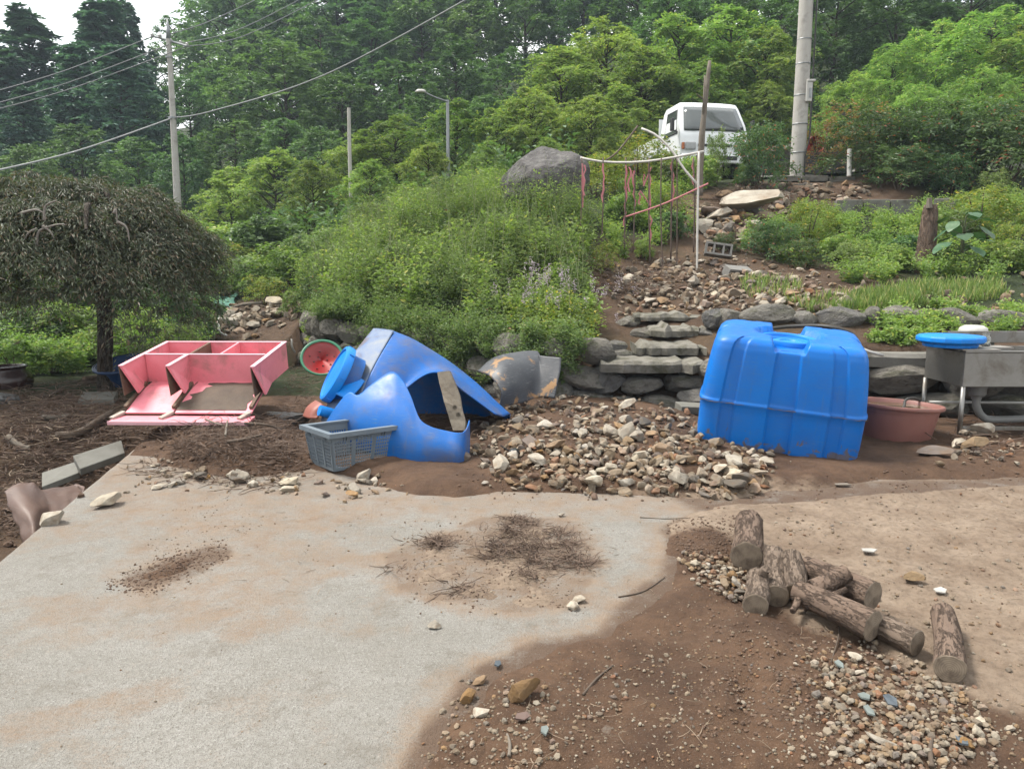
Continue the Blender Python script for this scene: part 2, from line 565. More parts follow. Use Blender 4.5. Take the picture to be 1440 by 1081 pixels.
# ------------------------------------------------------------------ concrete yard
def concrete_material():
    m, nt, b = base_mat("concrete_yard")
    co = objco(nt)
    silt = attr(nt, "silt")
    n_big = noise(nt, co, 1.1, 5, 0.55)
    n_mid = noise(nt, co, 9, 5, 0.6)
    n_fine = noise(nt, co, 95, 3, 0.6)
    n_agg = noise(nt, co, 230, 2, 0.6)
    c = mix(nt, rmap(nt, n_big, 0.32, 0.68), (0.345, 0.33, 0.295), (0.45, 0.435, 0.40))
    c = mix(nt, rmap(nt, n_mid, 0.4, 0.75, 0, 0.35), c, (0.26, 0.235, 0.195))
    c = mix(nt, rmap(nt, n_fine, 0.55, 0.7, 0, 0.6), c, (0.66, 0.65, 0.61))
    c = mix(nt, rmap(nt, noise(nt, co, 55, 5, 0.7), 0.53, 0.7, 0, 0.6), c, (0.19, 0.168, 0.14))
    c = mix(nt, rmap(nt, n_agg, 0.54, 0.66, 0, 0.75), c, (0.13, 0.115, 0.095))
    c = mix(nt, rmap(nt, noise(nt, co, 34, 4, 0.75), 0.52, 0.62, 0, 0.4), c, (0.22, 0.20, 0.17))
    c = mix(nt, rmap(nt, noise(nt, co, 2.6, 9, 0.78), 0.54, 0.66, 0, 0.5), c, (0.20, 0.165, 0.125))
    # brown silt washed over it
    sm = math_n(nt, 'ADD', silt, rmap(nt, noise(nt, co, 6, 8, 0.68), 0.3, 0.7, -0.42, 0.42))
    sm = math_n(nt, 'ADD', sm, rmap(nt, n_fine, 0.3, 0.7, -0.22, 0.22))
    sm = rmap(nt, sm, 0.22, 0.95, 0, 0.9)
    sc = mix(nt, rmap(nt, n_mid, 0.3, 0.7), (0.30, 0.205, 0.14), (0.40, 0.30, 0.215))
    sc = mix(nt, rmap(nt, silt, 0.75, 1.0), sc, (0.15, 0.09, 0.056))
    c = mix(nt, sm, c, sc)
    nt.links.new(c, b.inputs['Base Color'])
    b.inputs['Roughness'].default_value = 0.9
    b.inputs['Specular IOR Level'].default_value = 0.25
    p = bump(nt, b, n_fine, 0.8, 0.012)
    bump(nt, b, n_agg, 0.8, 0.006, p)
    return m
M_conc = concrete_material()

yx = np.arange(-3.4, 9.01, 0.06); yy = np.arange(-1.0, YARD_END + 0.05, 0.06)
YXr = np.linspace(0, 1, len(yx))
SY = np.repeat(yy[:, None], len(yx), 1)
le = edge_x(yy) + 0.012 * fbm(yy * 6, yy * 0 + 3)
SX = le[:, None] + (9.0 - le[:, None]) * YXr[None, :] ** 1.25
SZ = 0.006 * fbm(SX * 0.9, SY * 0.9) + 0 * SX
SZ[:, 0] -= 0.02; SZ[:, 1] -= 0.004
px = lambda pts: [tuple(G(*p))[:2] for p in pts]
Z_sand = px([(560, 1100), (610, 1030), (690, 950), (770, 905), (850, 890), (905, 850), (945, 800), (940, 740), (1000, 712), (1200, 695), (1460, 680), (1700, 700), (2000, 1100)])
Z_root = px([(560, 830), (545, 780), (640, 750), (700, 728), (800, 735), (835, 790), (800, 850), (730, 862), (640, 850)])
Z_far = px([(160, 705), (260, 760), (370, 745), (470, 735), (560, 715), (700, 712), (800, 712), (930, 720), (1000, 760), (1500, 760), (1500, 600), (180, 600)])
Z_left = px([(150, 820), (200, 790), (330, 770), (310, 730), (260, 715), (220, 760)])
Z_lump = px([(158, 820), (185, 805), (240, 785), (300, 768), (310, 778), (270, 805), (210, 830)])
def silt_amount(x, y):
    n = 0.25 * fbm(x * 1.6, y * 1.6, 5)
    s = np.zeros(x.shape)
    s = np.maximum(s, 1.05 - 1.0 * np.clip(sd_poly(x, y, Z_sand) + n, 0, 1) / 0.2)
    s = np.maximum(s, 0.85 - np.clip(sd_poly(x, y, Z_root) + n, 0, 1) / 0.16)
    s = np.maximum(s, 0.66 - np.clip(sd_poly(x, y, Z_far) + n, 0, 1) / 0.5)
    s = np.maximum(s, 0.98 - np.clip(sd_poly(x, y, px([(960, 690), (1500, 670), (1500, 730), (1000, 740)])) + n, 0, 1) / 0.4)
    s = np.maximum(s, 0.62 - np.clip(sd_poly(x, y, Z_left) + n, 0, 1) / 0.3)
    s = np.maximum(s, 0.95 - np.clip(sd_poly(x, y, Z_lump) + n, 0, 1) / 0.12)
    s = np.maximum(s, 0.6 * sstep(0.11, 0.26, fbm(x * 0.9 + 31, y * 1.3 + 8, 4)))
    q1 = x * .8 + y * .6; q2 = -x * .6 + y * .8
    s = np.maximum(s, 0.55 * sstep(0.14, 0.26, fbm(q1 * 0.7 + 11, q2 * 3.2 + 2, 4)))
    s = np.maximum(s, 0.33 * sstep(0.02, 0.2, fbm(x * 2.3 + 3, y * 2.9 + 18, 4)))
    return np.clip(s, 0, 1)
top_v = np.stack([SX, SY, SZ], -1).reshape(-1, 3)
nyv, nxv = SX.shape
top_f = grid_faces(nyv, nxv)
# skirt along the broken left edge and the far end
sk_idx = np.concatenate([np.arange(nyv) * nxv, (nyv - 1) * nxv + np.arange(1, nxv)])
sk_v = top_v[sk_idx].copy(); sk_v[:, 2] = -0.24
sk_v[:nyv, 0] -= 0.015 + 0.02 * vnoise(sk_v[:nyv, 1] * 9, sk_v[:nyv, 1] * 0)
nb = len(top_v)
sk_f = np.array([(sk_idx[i], sk_idx[i + 1], nb + i + 1, nb + i) for i in range(len(sk_idx) - 1)])
yard = obj_np("concrete_yard", np.vstack([top_v, sk_v]), np.vstack([top_f, sk_f]), M_conc, smooth=False)
add_attr(yard.data, "silt", np.concatenate([silt_amount(SX, SY).ravel(), np.full(len(sk_v), 0.4)]))
yard["kind"] = "structure"

# ------------------------------------------------------------------ soil washed onto the yard
def soil_material():
    m, nt, b = base_mat("washed_soil")
    co = objco(nt)
    dry = attr(nt, "dry")
    n1 = noise(nt, co, 3.0, 7, 0.62)
    n2 = noise(nt, co, 26, 6, 0.7)
    n3 = noise(nt, co, 160, 3, 0.6)
    wet = mix(nt, rmap(nt, n1, 0.35, 0.66), (0.088, 0.049, 0.03), (0.175, 0.102, 0.061))
    tan = mix(nt, rmap(nt, n1, 0.35, 0.65), (0.27, 0.195, 0.138), (0.40, 0.31, 0.23))
    df = rmap(nt, math_n(nt, 'ADD', dry, rmap(nt, n1, 0.3, 0.7, -0.25, 0.25)), 0.3, 0.7)
    c = mix(nt, df, wet, tan)
    c = mix(nt, rmap(nt, n2, 0.45, 0.75, 0, 0.6), c, (0.055, 0.034, 0.022))
    c = mix(nt, rmap(nt, n3, 0.6, 0.72, 0, 0.5), c, (0.36, 0.28, 0.20))
    nt.links.new(c, b.inputs['Base Color'])
    b.inputs['Roughness'].default_value = 0.92
    b.inputs['Specular IOR Level'].default_value = 0.25
    p = bump(nt, b, n2, 0.8, 0.02)
    bump(nt, b, n3, 0.7, 0.006, p)
    return m
M_soil = soil_material()
Z_heap = px([(690, 575), (760, 552), (850, 562), (985, 590), (1000, 625), (1090, 650), (1050, 685), (960, 690), (860, 680), (720, 670), (660, 640)])
Z_strip = px([(175, 640), (300, 640), (420, 655), (560, 690), (640, 700), (700, 690), (860, 695), (1000, 700), (1110, 690), (1250, 676), (1460, 668), (1700, 560), (1700, 500), (150, 500), (150, 610)])
Z_shelf = px([(215, 605), (270, 585), (400, 570), (430, 600), (420, 660), (330, 668), (250, 650)])
Z_ridge = px([(960, 740), (1030, 735), (1030, 800), (990, 800), (945, 780)])
def soil_h(x, y):
    n = fbm(x * 1.5 + 2, y * 1.5, 5)
    n4 = fbm(x * 7, y * 7, 4)
    n9 = fbm(x * 26, y * 26, 3)
    h = np.full(x.shape, -0.05)
    def zone(poly, ht, wid, rag):
        d = sd_poly(x, y, poly) + rag * n
        return -0.05 + (ht + 0.05) * sstep(wid, -wid, d)
    h = np.maximum(h, zone(Z_sand, 0.030, 0.16, 0.16) + 0.012 * n4)
    h = np.maximum(h, zone(Z_strip, 0.06, 0.22, 0.25))
    h = np.maximum(h, zone(Z_heap, 0.15, 0.5, 0.2))
    h = np.maximum(h, zone(Z_shelf, 0.17, 0.25, 0.3))
    h = np.maximum(h, zone(Z_root, 0.004, 0.2, 0.5) + 0.03 * n4 + 0.012 * n9 - 0.004)
    h = np.maximum(h, zone(Z_lump, 0.012, 0.16, 0.45) + 0.035 * n4 + 0.025 * n9 - 0.002)
    h = np.maximum(h, zone(Z_ridge, 0.045, 0.22, 0.3))
    amp = sstep(-0.02, 0.03, h)
    h = h + amp * (0.026 * n4 + 0.014 * n9 + 0.02 * fbm(x * 13 + 4, y * 13, 2))
    # trough and lumps in the wet sand by the bottom of the picture
    c = G(1010, 985)
    h = h + 0.05 * np.exp(-(((x - c.x - .12) / 0.16) ** 2 + ((y - c.y + .05) / 0.28) ** 2)) * amp
    lowf = sstep(3.6, 2.9, y) * sstep(-0.1, 0.4, x)
    h = h + amp * lowf * (0.07 * fbm(x * 3.1 + 7, y * 3.1, 4))
    c = G(1045, 1000)
    h = h - 0.045 * np.exp(-(((x - c.x - .35 * (y - c.y)) / 0.05) ** 2 + ((y - c.y) / 0.22) ** 2)) * amp
    c = G(1080, 930)
    h = h + 0.045 * np.exp(-(((x - c.x) / 0.22) ** 2 + ((y - c.y) / 0.2) ** 2)) * amp * (1 + 1.2 * n4)
    return h
def soil_sheet(name, x0, x1, y0, y1, st):
    xs = np.arange(x0, x1, st); ys = np.arange(y0, y1, st)
    X, Y = np.meshgrid(xs, ys)
    Z = soil_h(X, Y)
    base = np.where((Y < YARD_END) & (X > edge_x(Y)), 0.0, np.minimum(H(X, Y), 0.3))
    Zt = np.where(Z > -0.045, np.maximum(Z, -0.03) + 0.0, -0.06)
    inside = (X > edge_x(Y) + 0.03)
    F = grid_faces(len(ys), len(xs))
    keep = (Zt.ravel()[F].max(1) > -0.04) & inside.ravel()[F].all(1) & (Y.ravel()[F].max(1) < wall_y(X.ravel()[F[:, 0]]) + 0.1)
    F = F[keep]
    used = np.unique(F)
    mp = np.full(X.size, -1); mp[used] = np.arange(len(used))
    V = np.stack([X, Y, Zt], -1).reshape(-1, 3)[used]
    o = obj_np(name, V, mp[F], M_soil, smooth=True)
    o["kind"] = "structure"
    x, y = V[:, 0], V[:, 1]
    tan = sstep(0.25, -0.1, sd_poly(x, y, px([(1090, 700), (1500, 690), (1900, 1000), (1420, 1000), (1300, 960), (1240, 905), (1130, 880), (1080, 800), (1000, 720)])) + 0.25 * fbm(x * 2, y * 2))
    red = sstep(0.2, -0.1, sd_poly(x, y, Z_root)) * 0.75
    far = sstep(0.5, -0.2, sd_poly(x, y, px([(900, 735), (1460, 740), (1460, 690), (1000, 695), (900, 712)])))
    add_attr(o.data, "dry", np.clip(np.maximum.reduce([tan, red, far]), 0, 1))
    return o
soil = soil_sheet("washed_soil", -3.3, 7.0, 1.6, 8.6, 0.032)

# surfaces that loose things are dropped on
def bvh_of(objs):
    V, F = [], []
    for o in objs:
        b = len(V)
        mw = o.matrix_basis
        V += [mw @ v.co for v in o.data.vertices]
        F += [[i + b for i in p.vertices] for p in o.data.polygons]
    return BVHTree.FromPolygons(V, F)
BVH = bvh_of([ground, yard, soil])
def hit_px(u, v):
    h = BVH.ray_cast(Vector((0, 0, CAMZ)), ray(u, v).normalized(), 300)
    return h[0]
def drop(x, y, top=60.0):
    h = BVH.ray_cast(Vector((x, y, top)), Vector((0, 0, -1)), 200)
    return h[0].z if h[0] else 0.0

# ------------------------------------------------------------------ rocks
def rock_arrays(seed, sub, squash=(1, 1, 1), planes=11, dmin=0.55, dmax=0.85, bumpy=0.05):
    r = np.random.default_rng(seed)
    bm = bmesh.new()
    bmesh.ops.create_icosphere(bm, subdivisions=sub, radius=1.0)
    V = np.array([v.co[:] for v in bm.verts]); F = np.array([[v.index for v in f.verts] for f in bm.faces])
    bm.free()
    for _ in range(planes):
        n = r.normal(size=3); n /= np.linalg.norm(n)
        d = r.uniform(dmin, dmax)
        k = np.maximum(0, V @ n - d)
        V = V - k[:, None] * n
    V = V + bumpy * r.normal(size=V.shape) * (0.5 if sub > 2 else 1)
    V = V * np.array(squash) * r.uniform(0.85, 1.15, 3)
    V /= np.abs(V).max()
    return V, F
M_stone = stone_mat("pale_stone", 'obj')
M_gravel = stone_mat("gravel_stone", 'face')
ROCKS = [np_mesh("stone", *rock_arrays(100 + i, 3, (1, random.uniform(.6, .95), random.uniform(.45, .8)), planes=17, dmin=.36, dmax=.74, bumpy=0.016), M_stone) for i in range(14)]
SMALL = [rock_arrays(200 + i, 2, (1, random.uniform(.6, .95), random.uniform(.45, .8)), planes=12, dmin=.38, dmax=.75, bumpy=.02) for i in range(10)]
TINY = [rock_arrays(300 + i, 1, (1, random.uniform(.65, .95), random.uniform(.5, .8)), planes=6, bumpy=0.02) for i in range(6)]

def rot_mats(n, r):
    q = r.normal(size=(n, 4)); q /= np.linalg.norm(q, axis=1)[:, None]
    w, x, y, z = q.T
    return np.stack([np.stack([1 - 2 * (y * y + z * z), 2 * (x * y - z * w), 2 * (x * z + y * w)], -1),
                     np.stack([2 * (x * y + z * w), 1 - 2 * (x * x + z * z), 2 * (y * z - x * w)], -1),
                     np.stack([2 * (x * z - y * w), 2 * (y * z + x * w), 1 - 2 * (x * x + y * y)], -1)], 1)
def scatter_mesh(name, pts, sizes, bases, mat, seed=1, rndv=None):
    """many small stones in one mesh"""
    r = np.random.default_rng(seed)
    pts = np.asarray(pts); n = len(pts)
    M = rot_mats(n, r)
    pick = r.integers(0, len(bases), n)
    VV, FF, RR = [], [], []
    off = 0
    rv = r.random(n) if rndv is None else rndv
    for k, (V, F) in enumerate(bases):
        idx = np.where(pick == k)[0]
        if len(idx) == 0: continue
        W = np.einsum('nij,vj->nvi', M[idx], V) * np.asarray(sizes)[idx][:, None, None]
        W[:, :, 2] *= 0.8
        W = W + pts[idx][:, None, :]
        VV.append(W.reshape(-1, 3))
        FF.append((F[None] + (off + np.arange(len(idx)) * len(V))[:, None, None]).reshape(-1, 3))
        RR.append(np.repeat(rv[idx], len(F)))
        off += len(idx) * len(V)
    return obj_np(name, np.vstack(VV), np.vstack(FF), mat, rnd=np.concatenate(RR))

def stone_at(p, s, label, group, sink=0.35, name="stone", me=None, rot=None, sc=None):
    o = bpy.data.objects.new(name, me or random.choice(ROCKS))
    link(o)
    o.scale = sc or (s, s * random.uniform(.8, 1.1), s * random.uniform(.7, 1.0))
    o.rotation_euler = rot or (random.uniform(-.35, .35), random.uniform(-.35, .35), random.uniform(0, 6.28))
    o.location = (p[0], p[1], p[2] + o.scale[2] * 0.62 * (1 - sink) - 0.0)
    tag(o, label, "stone", group)
    return o
# ------------------------------------------------------------------ stone walls and steps
def wall_stone_material():
    m, nt, b = base_mat("wall_stone")
    co = objco(nt)
    oi = nt.nodes.new('ShaderNodeObjectInfo').outputs['Random']
    base = ramp(nt, oi, [(0, (0.19, 0.18, 0.16)), (0.3, (0.36, 0.335, 0.29)), (0.55, (0.25, 0.22, 0.18)), (0.75, (0.46, 0.43, 0.375)), (1, (0.15, 0.15, 0.158))])
    n1 = noise(nt, co, 2.2, 7, 0.65)
    c = mix(nt, rmap(nt, n1, 0.35, 0.7, 0, 0.7), base, (0.5, 0.47, 0.41))
    c = mix(nt, rmap(nt, noise(nt, co, 4.5, 6, 0.6), 0.5, 0.7, 0, 0.65), c, (0.05, 0.045, 0.036))
    geo = nt.nodes.new('ShaderNodeNewGeometry')
    sep = nt.nodes.new('ShaderNodeSeparateXYZ'); nt.links.new(geo.outputs['Normal'], sep.inputs[0])
    moss = math_n(nt, 'MULTIPLY', rmap(nt, noise(nt, co, 1.6, 5, 0.6), 0.48, 0.62), rmap(nt, sep.outputs[2], -0.2, 0.6))
    c = mix(nt, math_n(nt, 'MULTIPLY', moss, 0.6), c, (0.075, 0.085, 0.03))
    nt.links.new(c, b.inputs['Base Color'])
    b.inputs['Roughness'].default_value = 0.88
    b.inputs['Specular IOR Level'].default_value = 0.25
    bump(nt, b, noise(nt, co, 5, 9, 0.72), 0.8, 0.12)
    return m
M_wstone = wall_stone_material()
M_mortar = simple("old_concrete", (0.30, 0.285, 0.25), (0.20, 0.19, 0.165), 5, 0.9, bumps=0.4, bscale=40, dirt=(0.07, 0.062, 0.045), dscale=4, damt=(0.52, 0.7))
BLOCKS = [np_mesh("stone", *rock_arrays(400 + i, 3, (1, 0.8, .8), planes=9, dmin=0.6, dmax=0.9, bumpy=0.03), M_wstone) for i in range(12)]

def wall_stones(root, pts, z_top_fn, z_bot_fn, wmin, wmax, hmin, hmax, depth=0.3, seed=1, skip=None, lean=0.12):
    """stack single stones against the bank along the ground line pts [(x, y), ...]"""
    r = random.Random(seed)
    pts = [Vector((p[0], p[1], 0)) for p in pts]
    L = [0]
    for a, b in zip(pts, pts[1:]): L.append(L[-1] + (b - a).length)
    def at(s):
        for i in range(len(pts) - 1):
            if s <= L[i + 1] or i == len(pts) - 2:
                f = (s - L[i]) / (L[i + 1] - L[i])
                return pts[i].lerp(pts[i + 1], f), (pts[i + 1] - pts[i]).normalized()
    row = 0
    zoff = 0.0
    while zoff < 2.0:
        h = r.uniform(hmin, hmax)
        s = -r.uniform(0, wmax)
        any_ = False
        while s < L[-1]:
            w = r.uniform(wmin, wmax)
            c, t = at(min(max(s + w / 2, 0.001), L[-1]))
            zb = z_bot_fn(c.x) + zoff
            hh = h * r.uniform(0.85, 1.2)
            if zb + hh * 0.55 < z_top_fn(c.x) and not (skip and skip(c.x, zb)):
                any_ = True
                nrm = Vector((t.y, -t.x, 0))
                if nrm.y > 0: nrm = -nrm
                o = bpy.data.objects.new("stone", r.choice(BLOCKS)); link(o)
                o.parent = root
                o.scale = (w * 0.56, depth * r.uniform(.75, 1.1), hh * 0.66)
                o.rotation_euler = (r.uniform(-.12, .12), r.uniform(-.15, .15), math.atan2(t.y, t.x) + r.uniform(-.2, .2) + (math.pi if r.random() < .5 else 0))
                p = c + Vector((0, 0, zb + hh / 2)) - nrm * (lean * zoff + r.uniform(-.03, .05))
                o.location = p - Vector(root.location)
            s += w * r.uniform(0.9, 1.0)
        zoff += h * 0.92
        if not any_: break

ztop = lambda x: float(rbf(np.array([x]), np.array([float(wall_y(x)) + 0.25]))[0])
wl = tag(empty("stone_wall", (-1.6, 10.0, 0)), "rough grey stone wall half hidden under the weeds, behind the torn tank", "wall")
wall_stones(wl, [(-3.5, 12.7), (-3.4, 12.2), (-2.85, 11.1), (-1.4, 9.75), (0.0, 8.42)], lambda x: ztop(x) + 0.05, lambda x: 0.0, .28, .55, .22, .36, .22, 3)
wm = tag(empty("stone_wall", (0.4, 8.2, 0)), "mossy boulder wall left of and below the stone steps", "wall")
wall_stones(wm, [(0.0, 8.42), (0.9, 8.06)], lambda x: 0.85, lambda x: -0.02, .3, .5, .2, .32, .24, 5)
wall_stones(wm, [(0.9, 8.03), (2.25, 7.93)], lambda x: 0.44, lambda x: -0.02, .3, .62, .17, .27, .22, 8)
wr = tag(empty("stone_wall", (4.0, 7.7, 0)), "dark boulder wall with a concrete ledge behind the basin and sink", "wall")
wall_stones(wr, [(2.25, 7.78), (3.0, 7.66), (6.2, 7.15)], lambda x: 0.56, lambda x: 0.0, .45, .95, .24, .36, .26, 11)
mb = MB()
led = []
for i in range(40):
    x = 2.3 + i * 0.1
    y = float(wall_y(x))
    n1 = 0.02 * float(fbm(np.array(x * 3), np.array(0.0))); n2 = 0.03 * float(fbm(np.array(x * 4), np.array(4.0)))
    led.append([Vector((x, y + 0.42, 0.66)), Vector((x, y - 0.06 + n2, 0.67 + n1)), Vector((x, y - 0.10 + n2, 0.63 + n1)), Vector((x, y - 0.09 + n2 * 1.5, 0.53 + n2)), Vector((x, y + 0.2, 0.52))])
mb.grid(led)
mb.build("concrete_ledge", M_mortar, wr, smooth=True, sharp=35)
# second, lower tier of stones above the ledge
wu = tag(empty("stone_wall", (4.2, 8.7, 0.75)), "low tumbled stone edging under the grass strip, above the concrete ledge", "wall")
wall_stones(wu, [(2.35, 8.75), (3.3, 8.6), (4.6, 8.4), (6.6, 8.1)], lambda x: 1.14, lambda x: 0.70, .16, .62, .12, .26, .2, 21)

# steps
st = tag(empty("stone_steps", (1.5, 8.4, 0.3)), "crumbling stone steps climbing the bank between the two blue tanks", "steps")
M_step = simple("mossy_step", (0.33, 0.31, 0.265), (0.20, 0.185, 0.15), 7, 0.92, bumps=0.6, bscale=18, dirt=(0.085, 0.08, 0.045), dscale=5, damt=(0.44, 0.66), bdist=.03)
def slab(u0, u1, v, y, thick, dep, seed, mat=None, z=None):
    r = np.random.default_rng(seed)
    a, b = P(u0, v, y), P(u1, v, y)
    n = 14
    rows = []
    for i in range(n + 1):
        f = i / n
        p = a.lerp(b, f)
        e = 0.035 * r.normal(); k = 0.016 * r.normal(); edge = 0.04 * (1 - min(1, min(f, 1 - f) * 8))
        rows.append([p + Vector((0, dep, 0.015 + k)), p + Vector((0, 0.03 + e + edge, k)), p + Vector((0, e + edge, -0.03)),
                     p + Vector((0, e * 1.2 + 0.02 + edge, -thick)), p + Vector((0, dep, -thick))])
    mb = MB(); mb.grid(rows)
    nn = len(rows[0])
    mb.f.append(tuple(range(nn))); mb.f.append(tuple(len(mb.v) - 1 - i for i in range(nn)))
    return mb.build("step", mat or M_step, st, smooth=True, sharp=30)
slab(846, 992, 509, 7.84, 0.12, 0.7, 1)
slab(896, 994, 486, 8.25, 0.11, 0.5, 2)
slab(918, 994, 462, 8.70, 0.10, 0.5, 3)
slab(893, 1012, 443, 9.2, 0.07, 0.2, 4)
for (u, v, y, w, h, d) in ((870, 500, 8.25, .36, .2, .3), (868, 486, 8.35, .22, .14, .2), (925, 497, 8.45, .4, .1, .2), (965, 476, 8.8, .4, .09, .2), (940, 476, 8.85, .24, .1, .2), (930, 453, 9.3, .3, .12, .16),
                           (965, 453, 9.32, .3, .11, .16), (905, 470, 8.9, .3, .2, .3), (990, 455, 9.3, .2, .12, .2), (883, 455, 9.2, .3, .2, .3), (1005, 475, 8.7, .3, .3, .3), (915, 520, 8.2, .6, .2, .3), (965, 522, 8.2, .5, .2, .3)):
    o = bpy.data.objects.new("stone", random.choice(BLOCKS)); link(o); o.parent = st
    o.scale = (w * .55, d * .6, h * .62); o.location = P(u, v, y + d * .5) - st.location
    o.rotation_euler = (random.uniform(-.1, .1), random.uniform(-.1, .1), random.uniform(-.2, .2))

# ------------------------------------------------------------------ rubble: single stones, then the uncountable rest
TONES = {"pale": stone_mat("cream_stone", 0.40), "white": stone_mat("white_stone", 0.74), "rust": stone_mat("rusty_stone", 0.63), "tan": stone_mat("tan_stone", 0.26), "grey": stone_mat("grey_stone", 0.97), "dark": stone_mat("dark_grey_stone", 0.52)}
TONE_WORD = {"pale": "cream", "white": "whitish", "rust": "rusty", "tan": "tan", "grey": "grey", "dark": "dark grey"}
def scatter_stones(poly, n, smin, smax, what, group, layers=0.0, power=2.0, marks=()):
    """single stones; each label gives tone, size and the nearest landmark"""
    for (u, v) in in_poly_px(poly, n):
        h = hit_px(u, v)
        if h is None: continue
        f = random.random() ** power
        s = smin + (smax - smin) * f
        tone = random.choices(list(TONE_WORD), (34, 22, 13, 18, 9, 5))[0]
        near = min(marks, key=lambda m: (m[0] - u) ** 2 + 4 * (m[1] - v) ** 2)[2] if marks else ""
        size = "large" if f > .5 else "small" if f < .12 else "middling"
        o = stone_at(h + Vector((0, 0, random.random() * layers)), s, (size + " " + TONE_WORD[tone] + " " + what + " " + near).strip(), group)
        o.material_slots[0].link = 'OBJECT'; o.material_slots[0].material = TONES[tone]
HEAP = [(690, 570), (760, 548), (850, 560), (985, 592), (990, 625), (1085, 642), (1060, 685), (980, 692), (860, 688), (720, 678), (665, 640)]
scatter_stones(HEAP, 112, .04, .115, "stone of the heap,", "stones of the rubble heap", 0.02, 2.6, ((690, 620, "beside the torn tank"), (760, 560, "in front of the dark tub fragment"), (880, 575, "below the stone steps"), (850, 625, "in the middle of the heap"), (960, 610, "against the whole tank"), (1050, 665, "at its right tip"), (770, 675, "at the near left edge"), (900, 685, "at the near edge")))
TERR = [(860, 385), (960, 365), (1110, 385), (1200, 412), (1190, 436), (900, 438), (855, 415)]
scatter_stones(TERR, 62, .055, .14, "stone on the terrace,", "stones on the terrace", 0, 2.0, ((880, 405, "next to the weedy bank"), (950, 380, "at the foot of the ribbon frame"), (1020, 385, "by the cinder blocks"), (950, 430, "just above the steps"), (1080, 405, "by the flat paving block"), (1080, 430, "above the whole tank"), (1170, 425, "at the end of the grass strip")))
SLOPE = [(1000, 345), (950, 305), (1060, 266), (1135, 264), (1120, 295), (1060, 348)]
scatter_stones(SLOPE, 24, .12, .3, "stone of the slide,", "stones of the slide under the truck", 0, 2.0, ((1000, 300, "behind the ribbon frame"), (1100, 275, "under the thick pole's kerb"), (1050, 275, "above the pale boulder chunk"), (1030, 330, "above the cinder block"), (1090, 300, "right of the pale boulder chunk")))
CROW = [(175, 655), (230, 652), (330, 672), (420, 668), (560, 672), (580, 690), (500, 700), (400, 694), (300, 680), (180, 692)]
scatter_stones(CROW, 34, .03, .085, "stone of the row beside the crate,", "stones by the crate", 0, 1.5, ((190, 675, "at its left end"), (270, 670, "below the bookcase's dirt"), (350, 682, "left of the crate"), (430, 690, "below the crate"), (520, 685, "right of the crate")))
LOGS = [(955, 790), (1040, 790), (1050, 830), (1030, 845), (985, 815)]
scatter_stones(LOGS, 22, .018, .042, "stone by the logs,", "stones by the logs", 0.02, 1.3, ((960, 795, "on the sand's edge"), (1000, 800, "in the middle of the little heap"), (1035, 800, "against the thickest log"), (1040, 835, "against the short smooth log")))
PATH = [(300, 468), (320, 440), (395, 425), (408, 445), (360, 470)]
scatter_stones(PATH, 18, .1, .26, "stone in the washed out path,", "stones of the washed out path", 0, 2.0, ((310, 460, "at its near left"), (330, 440, "by the green netting"), (390, 432, "by the wall's left end"), (360, 465, "near the red dish")))
GRAV = [(1150, 930), (1210, 915), (1330, 960), (1400, 1030), (1330, 1075), (1180, 1075), (1160, 980)]
scatter_stones(GRAV, 24, .012, .032, "pebble in the gravel,", "pebbles of the gravel patch", 0, 1.2, ((1190, 930, "below the forked log"), (1230, 1040, "by the flat white chip"), (1250, 985, "by the blue slate chip"), (1340, 1010, "at the right of the patch"), (1180, 1050, "at the near left of the patch"), (1320, 1060, "at the near right of the patch")))
# stones that can be told apart
def one_stone(u, v, wpx, label, rotz=0.0, flat=0.75, asp=0.85, rock=None):
    h = hit_px(u, v)
    k = (h - Vector((0, 0, CAMZ))).length / FPX
    s = wpx * k * 0.5
    o = stone_at(h, s, label, None, 0.3, me=ROCKS[rock] if rock is not None else None, rot=(random.uniform(-.1, .1), random.uniform(-.1, .1), rotz), sc=(s * 1.06, s * asp, s * flat * 1.2))
    t = "white" if "white" in label else "rust" if "rusty" in label or "brown" in label else "tan" if "tan " in label else "grey" if "grey" in label else "pale"
    o.material_slots[0].link = 'OBJECT'; o.material_slots[0].material = TONES[t]
    return o
one_stone(75, 736, 30, "pointed cream stone on the left edge of the concrete", .3, .9, .9, 7)
one_stone(151, 711, 38, "lumpy cream stone alone on the concrete near its left edge", .8, .85, .9, 5)
one_stone(610, 882, 20, "small round white stone alone in the middle of the bare concrete", .4, .8)
one_stone(733, 985, 52, "largest angular tan stone at the edge of the brown sand", .2, .95, .9, 3)
one_stone(659, 983, 30, "rusty cream stone left of the largest foreground stone", 1.2, .9)
one_stone(675, 960, 22, "pale stone behind the rusty cream stone on the concrete", .5, .8)
one_stone(678, 1006, 24, "flat white stone in front of the rusty cream stone", .1, .7)
one_stone(806, 856, 24, "white stone touching its twin right of the root tangle, nearer one", .1, .8)
one_stone(815, 846, 22, "white stone touching its twin right of the root tangle, farther one", 1.1, .8)
one_stone(1282, 818, 28, "rounded tan stone lying on the packed dirt right of the logs", .1, 1.0, .9, 9)
one_stone(1237, 1045, 42, "flat white stone chip on the gravel patch", 2.5, .4, .5)
one_stone(1310, 640, 50, "broad grey stone in front of the red basin", .1, .5)
one_stone(1380, 612, 34, "cream stone under the left leg of the sink", .1, .8)
one_stone(1368, 632, 40, "tan broken stone beside the sink's front leg", 1.1, .8)
one_stone(1345, 628, 30, "white stone between the basin and the sink's front leg", .7, .7)
one_stone(681, 681, 12, "small white stone alone on the wet sand in front of the torn tank", .7, .9)
one_stone(408, 682, 32, "long cream stone below the crate's left corner", .9, .7)
